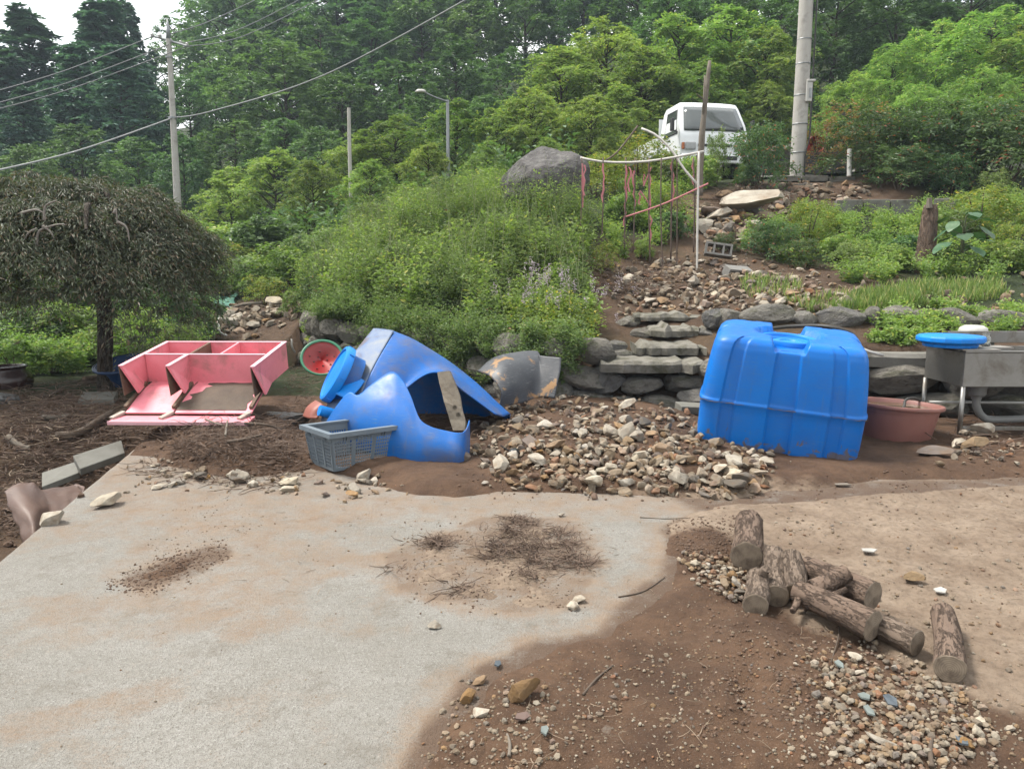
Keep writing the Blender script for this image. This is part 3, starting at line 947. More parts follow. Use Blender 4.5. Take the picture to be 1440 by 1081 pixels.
one_stone(862, 498, 30, "white topped stone on the wall left of the steps", .9, .7)
one_stone(1045, 300, 95, "large pale boulder chunk lying in the slide under the truck", .4, .6)
one_stone(915, 428, 24, "round white stone on the terrace above the steps", .4, .9)
one_stone(788, 726, 12, "little white stone behind the root tangle", .4, .9)

def scatter_stuff(name, label, polys, seed):
    pts, sz = [], []
    for (poly, n, a, b, lift, pw) in polys:
        for (u, v) in in_poly_px(poly, n, 22 if poly in (GRAV, HEAP, TERR) else 12):
            h = hit_px(u, v)
            if h is None: continue
            s = a + (b - a) * random.random() ** pw
            pts.append((h.x, h.y, h.z + s * 0.25 + random.random() * lift)); sz.append(s)
    o = scatter_mesh(name, pts, sz, SMALL if name == "rubble" else TINY, M_gravel, seed)
    return tag(o, label, "rubble" if name == "rubble" else "gravel", None, "stuff")
scatter_stuff("rubble", "small broken stone filling the rubble heaps and the terrace", [
    (HEAP, 1100, .012, .06, .015, 1.6), ([(650, 560), (1010, 560), (1110, 660), (1000, 700), (700, 692), (640, 650)], 260, .01, .03, 0, 1.5),
    (TERR, 480, .03, .09, 0.03, 1.4), ([(850, 375), (1000, 352), (1120, 385), (1220, 410), (1440, 440), (1200, 445), (880, 440)], 260, .02, .06, 0, 1.4),
    (SLOPE, 230, .04, .13, .05, 1.5), ([(1110, 268), (1210, 264), (1215, 278), (1120, 280)], 70, .04, .14, .02, 1.5), (PATH, 120, .04, .12, 0.03, 1.3), (CROW, 110, .01, .03, 0, 1.2), ([(1330, 615), (1440, 612), (1440, 650), (1330, 650)], 60, .01, .05, 0.02, 1.4),
    ([(1200, 395), (1440, 400), (1440, 445), (1380, 440)], 60, .03, .1, 0, 1.4)], 5)
scatter_stuff("gravel", "fine gravel and pebbles strewn over the brown sand", [
    ([(955, 785), (1045, 785), (1055, 850), (1000, 830)], 240, .006, .02, .02, 1.3),
    (GRAV, 800, .004, .019, .006, 1.5), ([(1120, 900), (1200, 890), (1440, 1000), (1440, 1081), (1100, 1081)], 700, .003, .012, 0, 1.6),
    ([(570, 1081), (700, 950), (850, 895), (945, 810), (1130, 900), (1180, 1081)], 1500, .002, .008, 0, 2.0),
    ([(640, 960), (760, 960), (800, 1081), (600, 1081)], 160, .004, .016, 0, 1.8), ([(760, 950), (1000, 900), (1050, 1000), (800, 1050)], 130, .004, .014, 0, 2),
    ([(960, 700), (1440, 690), (1440, 960), (1240, 880), (1080, 740)], 420, .003, .014, 0, 2.2),
    ([(200, 690), (900, 700), (900, 780), (300, 790)], 160, .003, .009, 0, 2.0), ([(560, 740), (830, 740), (800, 860), (580, 850)], 180, .003, .009, 0, 2.0),
    ([(0, 800), (600, 860), (560, 1081), (0, 1081)], 60, .002, .006, 0, 2.0)], 9)
M_clod = simple("soil_clod", (0.21, 0.13, 0.085), (0.12, 0.075, 0.05), 40, 0.95, bumps=0.5, bscale=200)
def clods(name, label, polys, seed):
    pts, sz = [], []
    for (poly, n, a, b) in polys:
        for (u, v) in in_poly_px(poly, n, 14):
            h = hit_px(u, v)
            if h is None: continue
            s = a + (b - a) * random.random() ** 2.5
            pts.append((h.x, h.y, h.z + s * 0.2)); sz.append(s)
    return tag(scatter_mesh(name, pts, sz, TINY, M_clod, seed), label, "soil", None, "stuff")
clods("soil_clods", "crumbs and clods of brown soil lying on the yard", [
    ([(158, 822), (190, 805), (250, 783), (310, 765), (312, 778), (270, 805), (205, 832)], 900, .002, .009), ([(130, 840), (300, 770), (400, 740), (300, 700), (230, 720), (200, 800)], 200, .002, .006),
    ([(180, 600), (420, 580), (430, 660), (250, 660)], 500, .006, .03), ([(0, 560), (180, 550), (190, 620), (0, 770)], 900, .008, .04),
    ([(940, 740), (1040, 730), (1040, 790), (960, 790)], 700, .003, .012), ([(1000, 860), (1190, 880), (1170, 1000), (980, 1050)], 700, .002, .011),
    ([(560, 745), (830, 740), (810, 855), (580, 850)], 500, .002, .008), ([(600, 640), (1100, 690), (1440, 640), (1440, 690), (700, 700)], 500, .004, .014),
    ([(1050, 690), (1440, 680), (1440, 900), (1200, 850)], 160, .002, .007)], 13)
# ------------------------------------------------------------------ blue water tanks
def plastic_material(name, c1, c2, dirt_h=None, rough=0.38, scr=0.5, dirtc=(0.21, 0.16, 0.11), fade=(0.12, 0.26, 0.5), mud=None):
    m, nt, b = base_mat(name)
    co = objco(nt)
    n1 = noise(nt, co, 1.8, 5, 0.55)
    c = mix(nt, rmap(nt, n1, 0.3, 0.7), c1, c2)
    mp = nt.nodes.new('ShaderNodeMapping'); mp.inputs['Scale'].default_value = (6, 6, 90); mp.inputs['Rotation'].default_value = (0.4, 0.9, 0.2)
    nt.links.new(co, mp.inputs['Vector'])
    s1 = rmap(nt, noise(nt, mp.outputs[0], 2.0, 3, 0.5), 0.61, 0.70, 0, scr)
    c = mix(nt, s1, c, fade)
    mp2 = nt.nodes.new('ShaderNodeMapping'); mp2.inputs['Scale'].default_value = (14, 14, 0.9); nt.links.new(co, mp2.inputs['Vector'])
    c = mix(nt, rmap(nt, noise(nt, mp2.outputs[0], 1.6, 5, 0.6), 0.60, 0.78, 0, 0.30), c, (0.20, 0.22, 0.22))
    film = rmap(nt, noise(nt, co, 3.5, 8, 0.7), 0.45, 0.8, 0, 0.5 if name.startswith('torn') else 0.22)
    c = mix(nt, film, c, (0.16, 0.2, 0.24))
    rg = rmap(nt, noise(nt, co, 7, 6, 0.6), 0.3, 0.7, rough - 0.06, rough + 0.18)
    if dirt_h:
        sep = nt.nodes.new('ShaderNodeSeparateXYZ'); nt.links.new(co, sep.inputs[0])
        hz = rmap(nt, sep.outputs[2], dirt_h[0], dirt_h[1], 0.31, -0.08)
        dn = math_n(nt, 'ADD', noise(nt, co, 9, 6, 0.6, 0.7), hz)
        df = rmap(nt, dn, 0.66, 0.72, 0, 0.85)
        c = mix(nt, df, c, dirtc)
    if mud:
        df = rmap(nt, noise(nt, co, mud[0], 8, 0.66, 0.3), mud[1], mud[2], 0, 0.55 if mud[2] > .7 else 0.9)
        c = mix(nt, df, c, dirtc)
    nt.links.new(c, b.inputs['Base Color'])
    nt.links.new(rg, b.inputs['Roughness'])
    b.inputs['Specular IOR Level'].default_value = 0.3
    bump(nt, b, noise(nt, co, 12, 5, 0.5), 0.12, 0.012)
    return m
BLUE, BLUE2 = (0.0005, 0.245, 0.89), (0.0005, 0.19, 0.75)
M_blue = plastic_material("blue_plastic", BLUE, BLUE2, (0.0, 0.34))
M_blue_t = plastic_material("torn_blue_plastic", (0.001, 0.20, 0.72), (0.001, 0.125, 0.50), None, 0.42, 0.7, mud=(4.0, 0.50, 0.72))
M_blue_lid = plastic_material("blue_lid_plastic", (0.004, 0.36, 1.12), (0.003, 0.28, 0.98), None, 0.42, 0.4)
M_mudline = simple("dried_mud", (0.20, 0.155, 0.11), (0.13, 0.10, 0.075), 30, 0.95, bumps=0.4)
M_dark = simple("dark_void", (0.02, 0.02, 0.02), (0.012, 0.012, 0.012), 10, 0.8)

tank = empty("water_tank", (0, 0, 0))
tag(tank, "upright blue plastic water tank with ribbed sides and round manhole on top", "water tank")
def tank_body():
    TOP = 1.06
    prof = [(.30, .002), (.80, .0), (.955, .03), (.985, .09), (.995, .2), (1.0, .45), (1.016, .475), (1.016, .49), (1.0, .505), (.992, .56), (.98, .65), (.965, .75), (.945, .86), (.922, .955), (.895, 1.01), (.85, 1.042), (.78, TOP), (.55, TOP), (.40, TOP), (.25, TOP), (.12, TOP), (.02, TOP)]
    # refine
    pr = []
    for (a, b) in zip(prof, prof[1:]):
        k = 4 if abs(b[1] - a[1]) > 0.05 or abs(b[0] - a[0]) > 0.08 else 2
        for j in range(k): pr.append((a[0] + (b[0] - a[0]) * j / k, a[1] + (b[1] - a[1]) * j / k))
    pr.append(prof[-1])
    A, B = 0.665, 0.56
    n = 640
    th = np.linspace(0, 2 * np.pi, n, endpoint=False)
    e = 2 / 9.0
    cx = np.sign(np.cos(th)) * np.abs(np.cos(th)) ** e; cy_ = np.sign(np.sin(th)) * np.abs(np.sin(th)) ** e
    # even out spacing along the outline
    dd = np.hypot(np.diff(np.append(cx, cx[0])), np.diff(np.append(cy_, cy_[0]))); s = np.append(0, np.cumsum(dd))
    tt = np.linspace(0, s[-1], n, endpoint=False)
    cx = np.interp(tt, s, np.append(cx, cx[0])); cy_ = np.interp(tt, s, np.append(cy_, cy_[0]))
    V = []
    for (f, z) in pr:
        x = cx * f * A; y = cy_ * (f * B)
        q = np.abs(cx)                                   # -1..1 across the face
        face = sstep(0.9, 0.985, np.abs(cy_)) if f > 0.5 else 1.0
        band = lambda a, b: sstep(a - .008, a + .008, q) * (1 - sstep(b - .008, b + .008, q))
        rec = 0.036 * (1 - sstep(0.148, 0.166, q)) + 0.024 * band(.56, .73)
        k2 = np.where(z > 0.03, 1.0, 0.0) * (f > 0.74)
        y = y - np.sign(cy_) * rec * face * k2
        # side faces: one broad rib recess
        qy = np.abs(cy_); sideface = sstep(0.9, 0.985, np.abs(cx))
        x = x - np.sign(cx) * (0.02 * (1 - sstep(.16, .2, qy))) * sideface * k2
        zz = np.full(n, z)
        ch = (1 - sstep(0.115, 0.15, np.abs(x))) ; ci = 1 - sstep(0.25, 0.285, np.hypot(x, y))
        m_ = np.maximum(ch, ci)
        zz = np.minimum(zz, TOP - 0.095 * m_)
        V.append(np.stack([x, y, zz], -1))
    V = np.array(V); L = len(pr)
    F = []
    i = np.arange(L - 1)[:, None] * n; k = np.arange(n)[None, :]
    F = np.stack([i + k, i + (k + 1) % n, i + n + (k + 1) % n, i + n + k], -1).reshape(-1, 4)
    return V.reshape(-1, 3), F
bV, bF = tank_body()
tb = obj_np("body", bV, bF, M_blue, tank, smooth=True)
mb = MB(); mb.lathe([(.245, .955), (.245, 1.0), (.238, 1.012), (.215, 1.012), (.205, 1.0), (.205, .975), (.19, .97), (.185, .985), (.16, .985), (.155, .972), (.12, .972), (.115, .985), (.08, .985), (.07, .972), (0.001, .972)], 48)
mb.build("manhole_lid", M_blue_lid, tank, smooth=True, sharp=40, local=True)
# a thin line of dried mud caught on the moulding seam
mb = MB(); pts = []
for k in range(60):
    x = -0.655 + 1.31 * k / 59
    pts.append((x, -0.5665 + 0.02 * (abs(x) > .6), 0.482 + 0.004 * random.uniform(-1, 1)))
mb.tube(pts, [0.0045 * random.uniform(.2, 1.0) for _ in pts], 5)
mb.build("mud_line", M_mudline, tank, local=True)
base = G(1113, 647)
tank.location = (base.x + 0.0, base.y + 0.44, 0.045)
tank.scale = (.945, .93, .905)
tank.rotation_euler = (R(5.5), R(5.0), R(-18))

# hose over the tank, pipe behind it
M_rubber = simple("black_rubber", (0.02, 0.02, 0.022), (0.035, 0.033, 0.03), 8, 0.55)
M_pvc = simple("white_pipe_plastic", (0.70, 0.69, 0.66), (0.6, 0.58, 0.54), 6, 0.45, bumps=0.03)
mb = MB(); mb.tube(spline([P(1085, 462, 7.35), P(1115, 459, 6.95), P(1160, 459, 6.6), P(1195, 468, 6.52), P(1206, 482, 6.6), P(1212, 500, 6.75), P(1216, 540, 7.0)], 40), 0.018, 8)
h = mb.build("garden_hose", M_rubber, None, smooth=True); tag(h, "black rubber hose bent over the top of the whole blue tank", "hose")
mb = MB(); mb.tube([P(1204, 487, 6.9), P(1221, 494, 6.9), P(1243, 500, 6.85)], 0.014, 10)
h = mb.build("plastic_pipe", M_pvc, None, smooth=True); tag(h, "short white plastic pipe sticking out right of the whole blue tank", "pipe")

# ------------------------------------------------------------------ torn tank
def W(u, v, y): return P(u, v, y)
torn = empty("torn_tank", G(560, 655)); tag(torn, "torn blue tank lying on its side with its round lid to the left", "water tank")
U = [[W(520, 575, 7.45), W(530, 505, 7.42), W(546, 470, 7.1), W(553, 467, 6.95), W(532, 505, 6.55), W(512, 545, 6.28), W(486, 596, 6.08)],
     [W(556, 580, 7.5), W(566, 515, 7.45), W(572, 481, 7.1), W(578, 477, 6.92), W(560, 512, 6.55), W(545, 548, 6.3), W(520, 600, 6.08)],
     [W(590, 590, 7.5), W(602, 530, 7.45), W(604, 498, 7.05), W(608, 495, 6.9), W(595, 512, 6.68), W(582, 528, 6.5), W(568, 548, 6.35)],
     [W(640, 600, 7.5), W(640, 560, 7.45), W(638, 519, 7.02), W(641, 516, 6.9), W(632, 519, 6.74), W(622, 521, 6.6), W(612, 524, 6.46)],
     [W(685, 610, 7.4), W(684, 580, 7.3), W(680, 551, 6.98), W(682, 548, 6.86), W(673, 549, 6.72), W(664, 551, 6.6), W(655, 552, 6.45)],
     [W(712, 618, 7.3), W(714, 605, 7.15), W(716, 592, 6.95), W(718, 582, 6.84), W(714, 584, 6.72), W(708, 585, 6.6), W(696, 580, 6.45)]]
mb = MB(); mb.grid([[p + Vector((0, .014 * math.sin(i * .21 + .5) * math.sin(j * .17), .008 * math.sin(i * .17 + j * .23))) for j, p in enumerate(r_)] for i, r_ in enumerate(smooth_grid(U, 44, 44))])
mb.build("upper_shell", M_blue_t, torn, smooth=True, solid=0.011, solid_off=-1)
Fu = [455, 474, 492, 505, 522, 550, 565, 577, 590, 606, 628, 646, 655, 659]
Ft = [602, 572, 552, 556, 542, 524, 534, 556, 588, 600, 606, 609, 603, 591]
Fb = [618, 622, 627, 631, 636, 645, 649, 652, 654, 657, 660, 662, 656, 640]
Fy = [6.05, 5.97, 5.9, 5.84, 5.79, 5.70, 5.66, 5.63, 5.60, 5.57, 5.55, 5.54, 5.66, 5.90]
rows = []
for i in range(7):
    f = i / 6
    r_ = []
    for k in range(len(Fu)):
        v = Fb[k] + (Ft[k] - Fb[k]) * f
        lean = (Fb[k] - v) / 130.0
        y = Fy[k] + 0.42 * lean * lean + 0.02 * lean - 0.035 * math.sin(math.pi * min(1, f * 1.05)) * (0.3 if k > 11 else 1)
        z0 = W(Fu[k], v, y)
        z0.y += .010 * math.sin(k * .8 + i * .5)
        r_.append(z0)
    rows.append(r_)
mb = MB(); mb.grid(smooth_grid(rows, 26, 56))
mb.build("front_shell", M_blue_t, torn, smooth=True, solid=0.011, solid_off=1)
# grey weathered tank top with neck and lid
M_scuff = simple("scuffed_blue_plastic", (0.30, 0.33, 0.35), (0.06, 0.17, 0.42), 5, 0.6, bumps=0.2, bscale=20, dirt=(0.22, 0.16, 0.12), dscale=5, damt=(0.55, 0.75))
N = [[W(526, 463, 7.12), W(540, 464, 7.02), W(554, 466, 6.955)], [W(512, 480, 6.95), W(526, 484, 6.82), W(542, 487, 6.74)], [W(492, 508, 6.72), W(506, 514, 6.58), W(524, 520, 6.45)],
     [W(472, 545, 6.46), W(490, 552, 6.33), W(511, 548, 6.26)], [W(452, 592, 6.25), W(466, 598, 6.14), W(488, 592, 6.09)]]
mb = MB(); mb.grid(smooth_grid(N, 24, 12))
mb.build("end_shell", M_scuff, torn, smooth=True, solid=0.012, solid_off=-1)
mb = MB(); mb.grid(smooth_grid([[W(526, 462, 7.12), W(536, 463, 7.05), W(556, 468, 7.05)], [W(520, 475, 7.25), W(530, 478, 7.25), W(545, 480, 7.3)], [W(514, 490, 7.35), W(522, 492, 7.4), W(530, 492, 7.5)]], 8, 10))
mb.build("back_corner", M_blue_t, torn, smooth=True, solid=0.011)
mb = MB(); mb.grid(smooth_grid([[W(492, 521, 6.36), W(513, 536, 6.28)], [W(482, 538, 6.26), W(504, 548, 6.2)], [W(470, 553, 6.2), W(490, 562, 6.12)]], 10, 8))
mb.build("torn_flap", M_blue_lid, torn, smooth=True, solid=0.01)
ax = Vector((-.82, -.30, .49)).normalized()
rotq = ax.to_track_quat('Z', 'Y').to_matrix()
lc = W(474, 526, 6.42)
mb = MB(); mb.lathe([(.215, -.16), (.215, -.02), (.225, -.015)], 40, lc, M=rotq)
mb.build("neck", M_blue_t, torn, smooth=True)
mb = MB()
lp = [(.25, -.045), (.262, -.04), (.265, .01), (.255, .03), (.23, .036), (.222, .02), (.10, .018), (.001, .022)]
mb.lathe(lp, 56, lc, M=rotq)
lid_t = mb.build("lid", M_blue_lid, torn, smooth=True, sharp=35)
for k in range(28):
    a = 2 * math.pi * k / 28
    rib = MB(); rib.box(lc + rotq @ Vector((.266 * math.cos(a), .266 * math.sin(a), -.012)), (.012, .008, .045), rotq @ Matrix.Rotation(a, 3, 'Z'))
    if k % 4 == 0: rib_o = rib.build("grip_rib", M_blue_lid, torn)
sp = W(449, 577, 6.12)
mb = MB(); mb.tube([sp, sp + Vector((.05, .03, -.02)), sp + Vector((.12, .08, -.06))], [.045, .045, .05], 16)
mb.build("outlet_pipe", M_blue_lid, torn, smooth=True, sharp=50)
M_redpl = simple("faded_red_plastic", (0.42, 0.13, 0.09), (0.34, 0.10, 0.07), 6, 0.55, bumps=0.08, dirt=(0.25, 0.17, 0.12), dscale=5, damt=(0.55, 0.72))
mb = MB(); mb.grid(smooth_grid([[W(426, 585, 6.3), W(432, 572, 6.35), W(444, 563, 6.4)], [W(434, 588, 6.18), W(441, 576, 6.2), W(452, 567, 6.25)], [W(446, 588, 6.15), W(452, 580, 6.2), W(460, 572, 6.25)]], 10, 10))
o = mb.build("plastic_shard", M_redpl, None, smooth=True, solid=0.008); tag(o, "faded red plastic shard beside the torn tank's outlet pipe", "shard")

# plank leaning in the torn tank
M_plank = simple("weathered_plank", (0.30, 0.26, 0.20), (0.19, 0.155, 0.115), 9, 0.85, bumps=0.5, bscale=35, dirt=(0.09, 0.065, 0.045), dscale=3, damt=(0.55, 0.75))
pl = empty("leaning_plank", G(645, 640)); tag(pl, "weathered grey plank with two bolt holes standing in the torn tank", "plank")
edgeL = [(616, 524), (619, 540), (623, 556), (625, 566), (633, 590), (638, 606)]
edgeR = [(633, 522), (640, 538), (647, 556), (650, 575), (655, 592), (655, 606)]
mb = MB(); mb.grid([[W(a[0], a[1], 6.28 - .055 * i), W((a[0] + b[0]) / 2, (a[1] + b[1]) / 2, 6.26 - .055 * i), W(b[0], b[1], 6.24 - .055 * i)] for i, (a, b) in enumerate(zip(edgeL, edgeR))])
mb.build("board", M_plank, pl, solid=0.035)
for (u, v) in ((639.5, 572.5), (644.5, 582.5)):
    c = W(u, v, 5.985); mb = MB(); mb.lathe([(.021, -.0), (.021, .012), (.013, .014), (.012, 0.002), (.001, 0.0)], 18, c, M=Vector((0.05, -1, .15)).to_track_quat('Z', 'Y').to_matrix())
    o = mb.build("bolt_ring", M_plank, pl, smooth=True, sharp=40)

# dark torn fragment of a tub behind the torn tank
M_frag = plastic_material("dark_rubber_tub", (0.05, 0.055, 0.065), (0.11, 0.115, 0.125), None, 0.42, 0.6, dirtc=(0.46, 0.26, 0.11), fade=(0.3, 0.3, 0.3), mud=(3.4, 0.575, 0.62))
fr = [[W(672, 522, 7.3), W(690, 530, 7.1), W(705, 552, 6.95), W(700, 575, 6.95)],
      [W(695, 503, 7.45), W(712, 512, 7.2), W(722, 540, 7.05), W(716, 570, 7.0)],
      [W(730, 495, 7.55), W(738, 512, 7.35), W(742, 540, 7.2), W(735, 566, 7.1)],
      [W(755, 494, 7.6), W(756, 510, 7.45), W(755, 535, 7.3), W(752, 560, 7.2)],
      [W(760, 500, 7.5), W(764, 515, 7.4), W(765, 535, 7.3), W(766, 558, 7.2)],
      [W(789, 503, 7.35), W(788, 520, 7.28), W(784, 540, 7.2), W(780, 560, 7.15)]]
mb = MB(); mb.grid(smooth_grid(fr, 36, 22))
o = mb.build("tub_fragment", M_frag, None, smooth=True, solid=0.012); tag(o, "dark curved tub fragment with ochre peeling patches behind the stone heap", "fragment")

# ------------------------------------------------------------------ grey crate
M_crate = simple("grey_crate_plastic", (0.22, 0.27, 0.315), (0.18, 0.225, 0.265), 5, 0.5, bumps=0.05, dirt=(0.22, 0.19, 0.16), dscale=6, damt=(0.6, 0.8))
crate = empty("plastic_crate", (0, 0, 0)); tag(crate, "open grey slatted plastic crate in front of the torn tank", "crate")
CL, CW, CH = .47, .33, .29
def crate_wall(a, b, name):
    """a, b: bottom corners; walls splay outwards"""
    a = Vector(a); b = Vector(b); t = (b - a); L = t.length; t.normalize()
    nrm = Vector((t.y, -t.x, 0)); m = MB()
    spl = 0.045
    def pt(s, z): # s along 0..1, z height
        k = 1 + 2 * spl * (z / CH) / L
        return a + t * (L * (0.5 + (s - 0.5) * k)) + nrm * spl * (z / CH) + Vector((0, 0, z))
    def bar(s0, s1, z0, z1, th):
        q = [pt(s0, z0), pt(s1, z0), pt(s1, z1), pt(s0, z1)]
        m.add(q + [p + nrm * th for p in q], [(0, 3, 2, 1), (4, 5, 6, 7), (0, 1, 5, 4), (1, 2, 6, 5), (2, 3, 7, 6), (3, 0, 4, 7)])
    groups = 3
    bar(0, 1, 0.0, .022, .005); bar(0, 1, CH * .80, CH, .005)
    wide = .055
    edges = [0.0] + [1 / groups * k for k in range(1, groups)] + [1.0]
    for e in edges:
        bar(max(0, e - wide * .55), min(1, e + wide * .55), .0221, CH * .7999, .011)
    for g in range(groups):
        s0, s1 = g / groups + wide * .55, (g + 1) / groups - wide * .55
        nb = 7
        for k in range(1, nb):
            s = s0 + (s1 - s0) * k / nb
            bar(s - .006, s + .006, .0222, CH * .7998, .0045)
        for k in range(1, 8):
            z = .022 + (CH * .8 - .022) * k / 8
            bar(s0, s1, z - .004, z + .004, .004)
    for s in (.18, .22, .78, .82): bar(s - .006, s + .006, CH * .80, CH - .02, .02)
    m.build(name, M_crate, crate, local=True)
cs = [(-CL / 2, -CW / 2, 0), (CL / 2, -CW / 2, 0), (CL / 2, CW / 2, 0), (-CL / 2, CW / 2, 0)]
for i in range(4): crate_wall(cs[i], cs[(i + 1) % 4], "side_wall")
mb = MB(); o_, i_ = .072, .035
ring = lambda e, z: [Vector((sx * (CL / 2 + e), sy * (CW / 2 + e), z)) for sx, sy in ((-1, -1), (1, -1), (1, 1), (-1, 1))]
r0, r1, r2, r3 = ring(.030, CH - .002), ring(.030, CH + .012), ring(.075, CH + .012), ring(.075, CH - .022)
r4 = ring(.069, CH - .022); r5 = ring(.069, CH - .002)
for A_, B_ in ((r0, r1), (r1, r2), (r2, r3), (r3, r4), (r4, r5), (r5, r0)):
    for k in range(4): mb.quad(A_[k], A_[(k + 1) % 4], B_[(k + 1) % 4], B_[k])
mb.build("rim", M_crate, crate, local=True, bevel=.003)
for sx in (0,):
    for sy in (-1, 1):
        mb = MB()
        for z in (CH - .05, CH - .035, CH - .02): mb.box((sx, sy * (CW / 2 + .055), z - .012), (.12, .012, .006))
        for x in (-.06, -.03, 0, .03, .06): mb.box((x, sy * (CW / 2 + .0565), CH - .045), (.006, .008, .05))
        mb.build("handle", M_crate, crate, local=True)
mb = MB()
for k in range(9): mb.box((0, -CW / 2 + CW * (k + .5) / 9, .012), (CL - .004, .022, .006))
for k in range(12): mb.box((-CL / 2 + CL * (k + .5) / 12, 0, .006), (.012, CW - .004, .0055))
mb.build("crate_floor", M_crate, crate, local=True)
c0 = G(470, 667); a = R(42)
crate.rotation_euler = (R(0), R(1.5), a)
crate.location = c0 + Matrix.Rotation(a, 3, 'Z') @ Vector((CL / 2, CW / 2, 0)) + Vector((0, 0, .015))

# ------------------------------------------------------------------ pink bookcase on its back
M_pink = simple("pink_paint", (1.3, 0.43, 0.50), (1.15, 0.33, 0.40), 4, 0.55, bumps=0.08, bscale=30, dirt=(0.42, 0.26, 0.21), dscale=4, damt=(0.52, 0.8))
M_pinkE = simple("pale_pink_edge", (1.15, 0.70, 0.78), (1.1, 0.58, 0.66), 8, 0.6, bumps=0.05)
M_board = simple("raw_fibreboard", (0.23, 0.15, 0.095), (0.16, 0.105, 0.07), 14, 0.85, bumps=0.2)
M_boardL = simple("pale_batten", (0.62, 0.57, 0.50), (0.5, 0.42, 0.35), 10, 0.8, bumps=0.2)
M_mudwet = simple("wet_mud_crust", (0.15, 0.105, 0.07), (0.09, 0.06, 0.042), 8, 0.8, bumps=0.4, bscale=40)
bk = empty("bookcase", (-2.86, 6.55, .40), (R(8.5), 0, R(-1.5))); tag(bk, "pink wooden bookcase lying on its back with its base broken open", "bookcase")
WX = .59; HZ = .27; TH = .022
def panel(name, x, y0, y1, z0=0.0, z1=HZ, splay=0.0):
    """an upright skin with its paler front edge"""
    m = MB()
    m.add([(x, y0, z1), (x, y1, z1), (x, y1, z0), (x + splay, y0 + splay * .9, z0)], [(0, 1, 2, 3)])
    o = m.build(name, M_pink, bk, local=True, solid=TH * .8)
    e = MB(); e.box((x, (y0 + y1) / 2, z1 + .004), (TH * 1.7, y1 - y0, .008)); e.build("edge_strip", M_pinkE, o, local=True)
    if splay:
        m = MB(); m.add([(x - .014, y0 - .002, z1 - .004), (x - .014, y1, z1 - .004), (x - .014, y1, z0 - .01), (x - .004, y0 - .005, z0 + .0)], [(0, 1, 2, 3)])
        m.build("inner_skin", M_board, o, local=True, solid=.006)
    return o
panel("side_panel", -WX, 0, .40, splay=.085)
panel("side_panel", -WX + .003, .402, .90)
panel("side_panel", WX, -.02, .40, splay=.07)
panel("side_panel", WX - .003, .402, .90)
panel("divider", -.17, .0, .40, splay=.085)
def cross(name, y, x0, x1, z0=0.0, z1=HZ, m_=None):
    m = MB(); m.box(((x0 + x1) / 2, y, (z0 + z1) / 2), (x1 - x0, TH * .8, z1 - z0)); o = m.build(name, m_ or M_pink, bk, local=True)
    e = MB(); e.box(((x0 + x1) / 2, y, z1 + .003), (x1 - x0 - .004, TH * 1.3, .007)); e.build("edge_strip", M_pinkE, o, local=True)
cross("shelf", .41, -WX + .02, WX - .03, 0.006)
cross("top_panel", .89, -WX + .012, WX - .012, .006)
def vdiv(name, x, y0, y1, mat):
    m = MB(); m.box((x, (y0 + y1) / 2, HZ * .5 + .008), (TH, y1 - y0, HZ - .012)); m.build(name, mat, bk, local=True)
vdiv("divider", -.16, .425, .878, M_board)
vdiv("divider", .13, .425, .878, M_pink)
def back_piece(x0, x1, seed, mat=M_pink, dz=0.0):
    r = np.random.default_rng(seed)
    prof = [(.88, .0), (.6, .0), (.42, -.004), (.28, -.02), (.12, -.055), (-.03, -.10), (-.12, -.128)]
    m = MB(); m.grid([[Vector((x0 + (x1 - x0) * j / 6, y, z + dz)) for j in range(7)] for (y, z) in prof])
    return m.build("back_board", mat, bk, local=True, solid=.012, solid_off=-1)
back_piece(-WX + .05, -.12, 1)
back_piece(-.10, WX - .01, 2)
# mud left on the back board
mr = []
for i in range(15):
    f = i / 14
    y = .37 - .46 * f
    z = np.interp(-y, [-.42, -.28, -.12, .03, .12], [-.004, -.02, -.055, -.10, -.128])
    wob = .22 * float(fbm(np.array(i * .45), np.array(3.3), 3))
    mr.append([Vector((.02 + wob - .12 * f + (.50 + .12 * f - wob * .5) * j / 14, y, z + .016 + .012 * math.sin(math.pi * j / 14) * math.sin(math.pi * min(1, f + .1)) + .002 * math.sin(i * 2 + j * 1.3))) for j in range(15)])
mb = MB(); mb.grid(mr); mb.build("mud_crust", M_mudwet, bk, local=True, smooth=True)
# base board fallen flat, with battens
mb = MB(); mb.box((.0, -.21, -.155), (1.22, .17, .022)); o = mb.build("base_board", M_pink, bk, local=True)
e = MB(); e.box((0, -.298, -.152), (1.222, .008, .03)); e.build("edge_strip", M_pinkE, o, local=True)
for x in (-WX + .03, -.13, WX - .03):
    mb = MB(); mb.box((x, .13, -.035), (.03, .42, .03), (R(14), 0, 0)); mb.build("batten", M_board, bk, local=True)
    mb = MB(); mb.box((x - .03, -.16, -.128), (.045, .13, .02), (R(8), 0, R(-25))); mb.build("batten_end", M_boardL, bk, local=True)

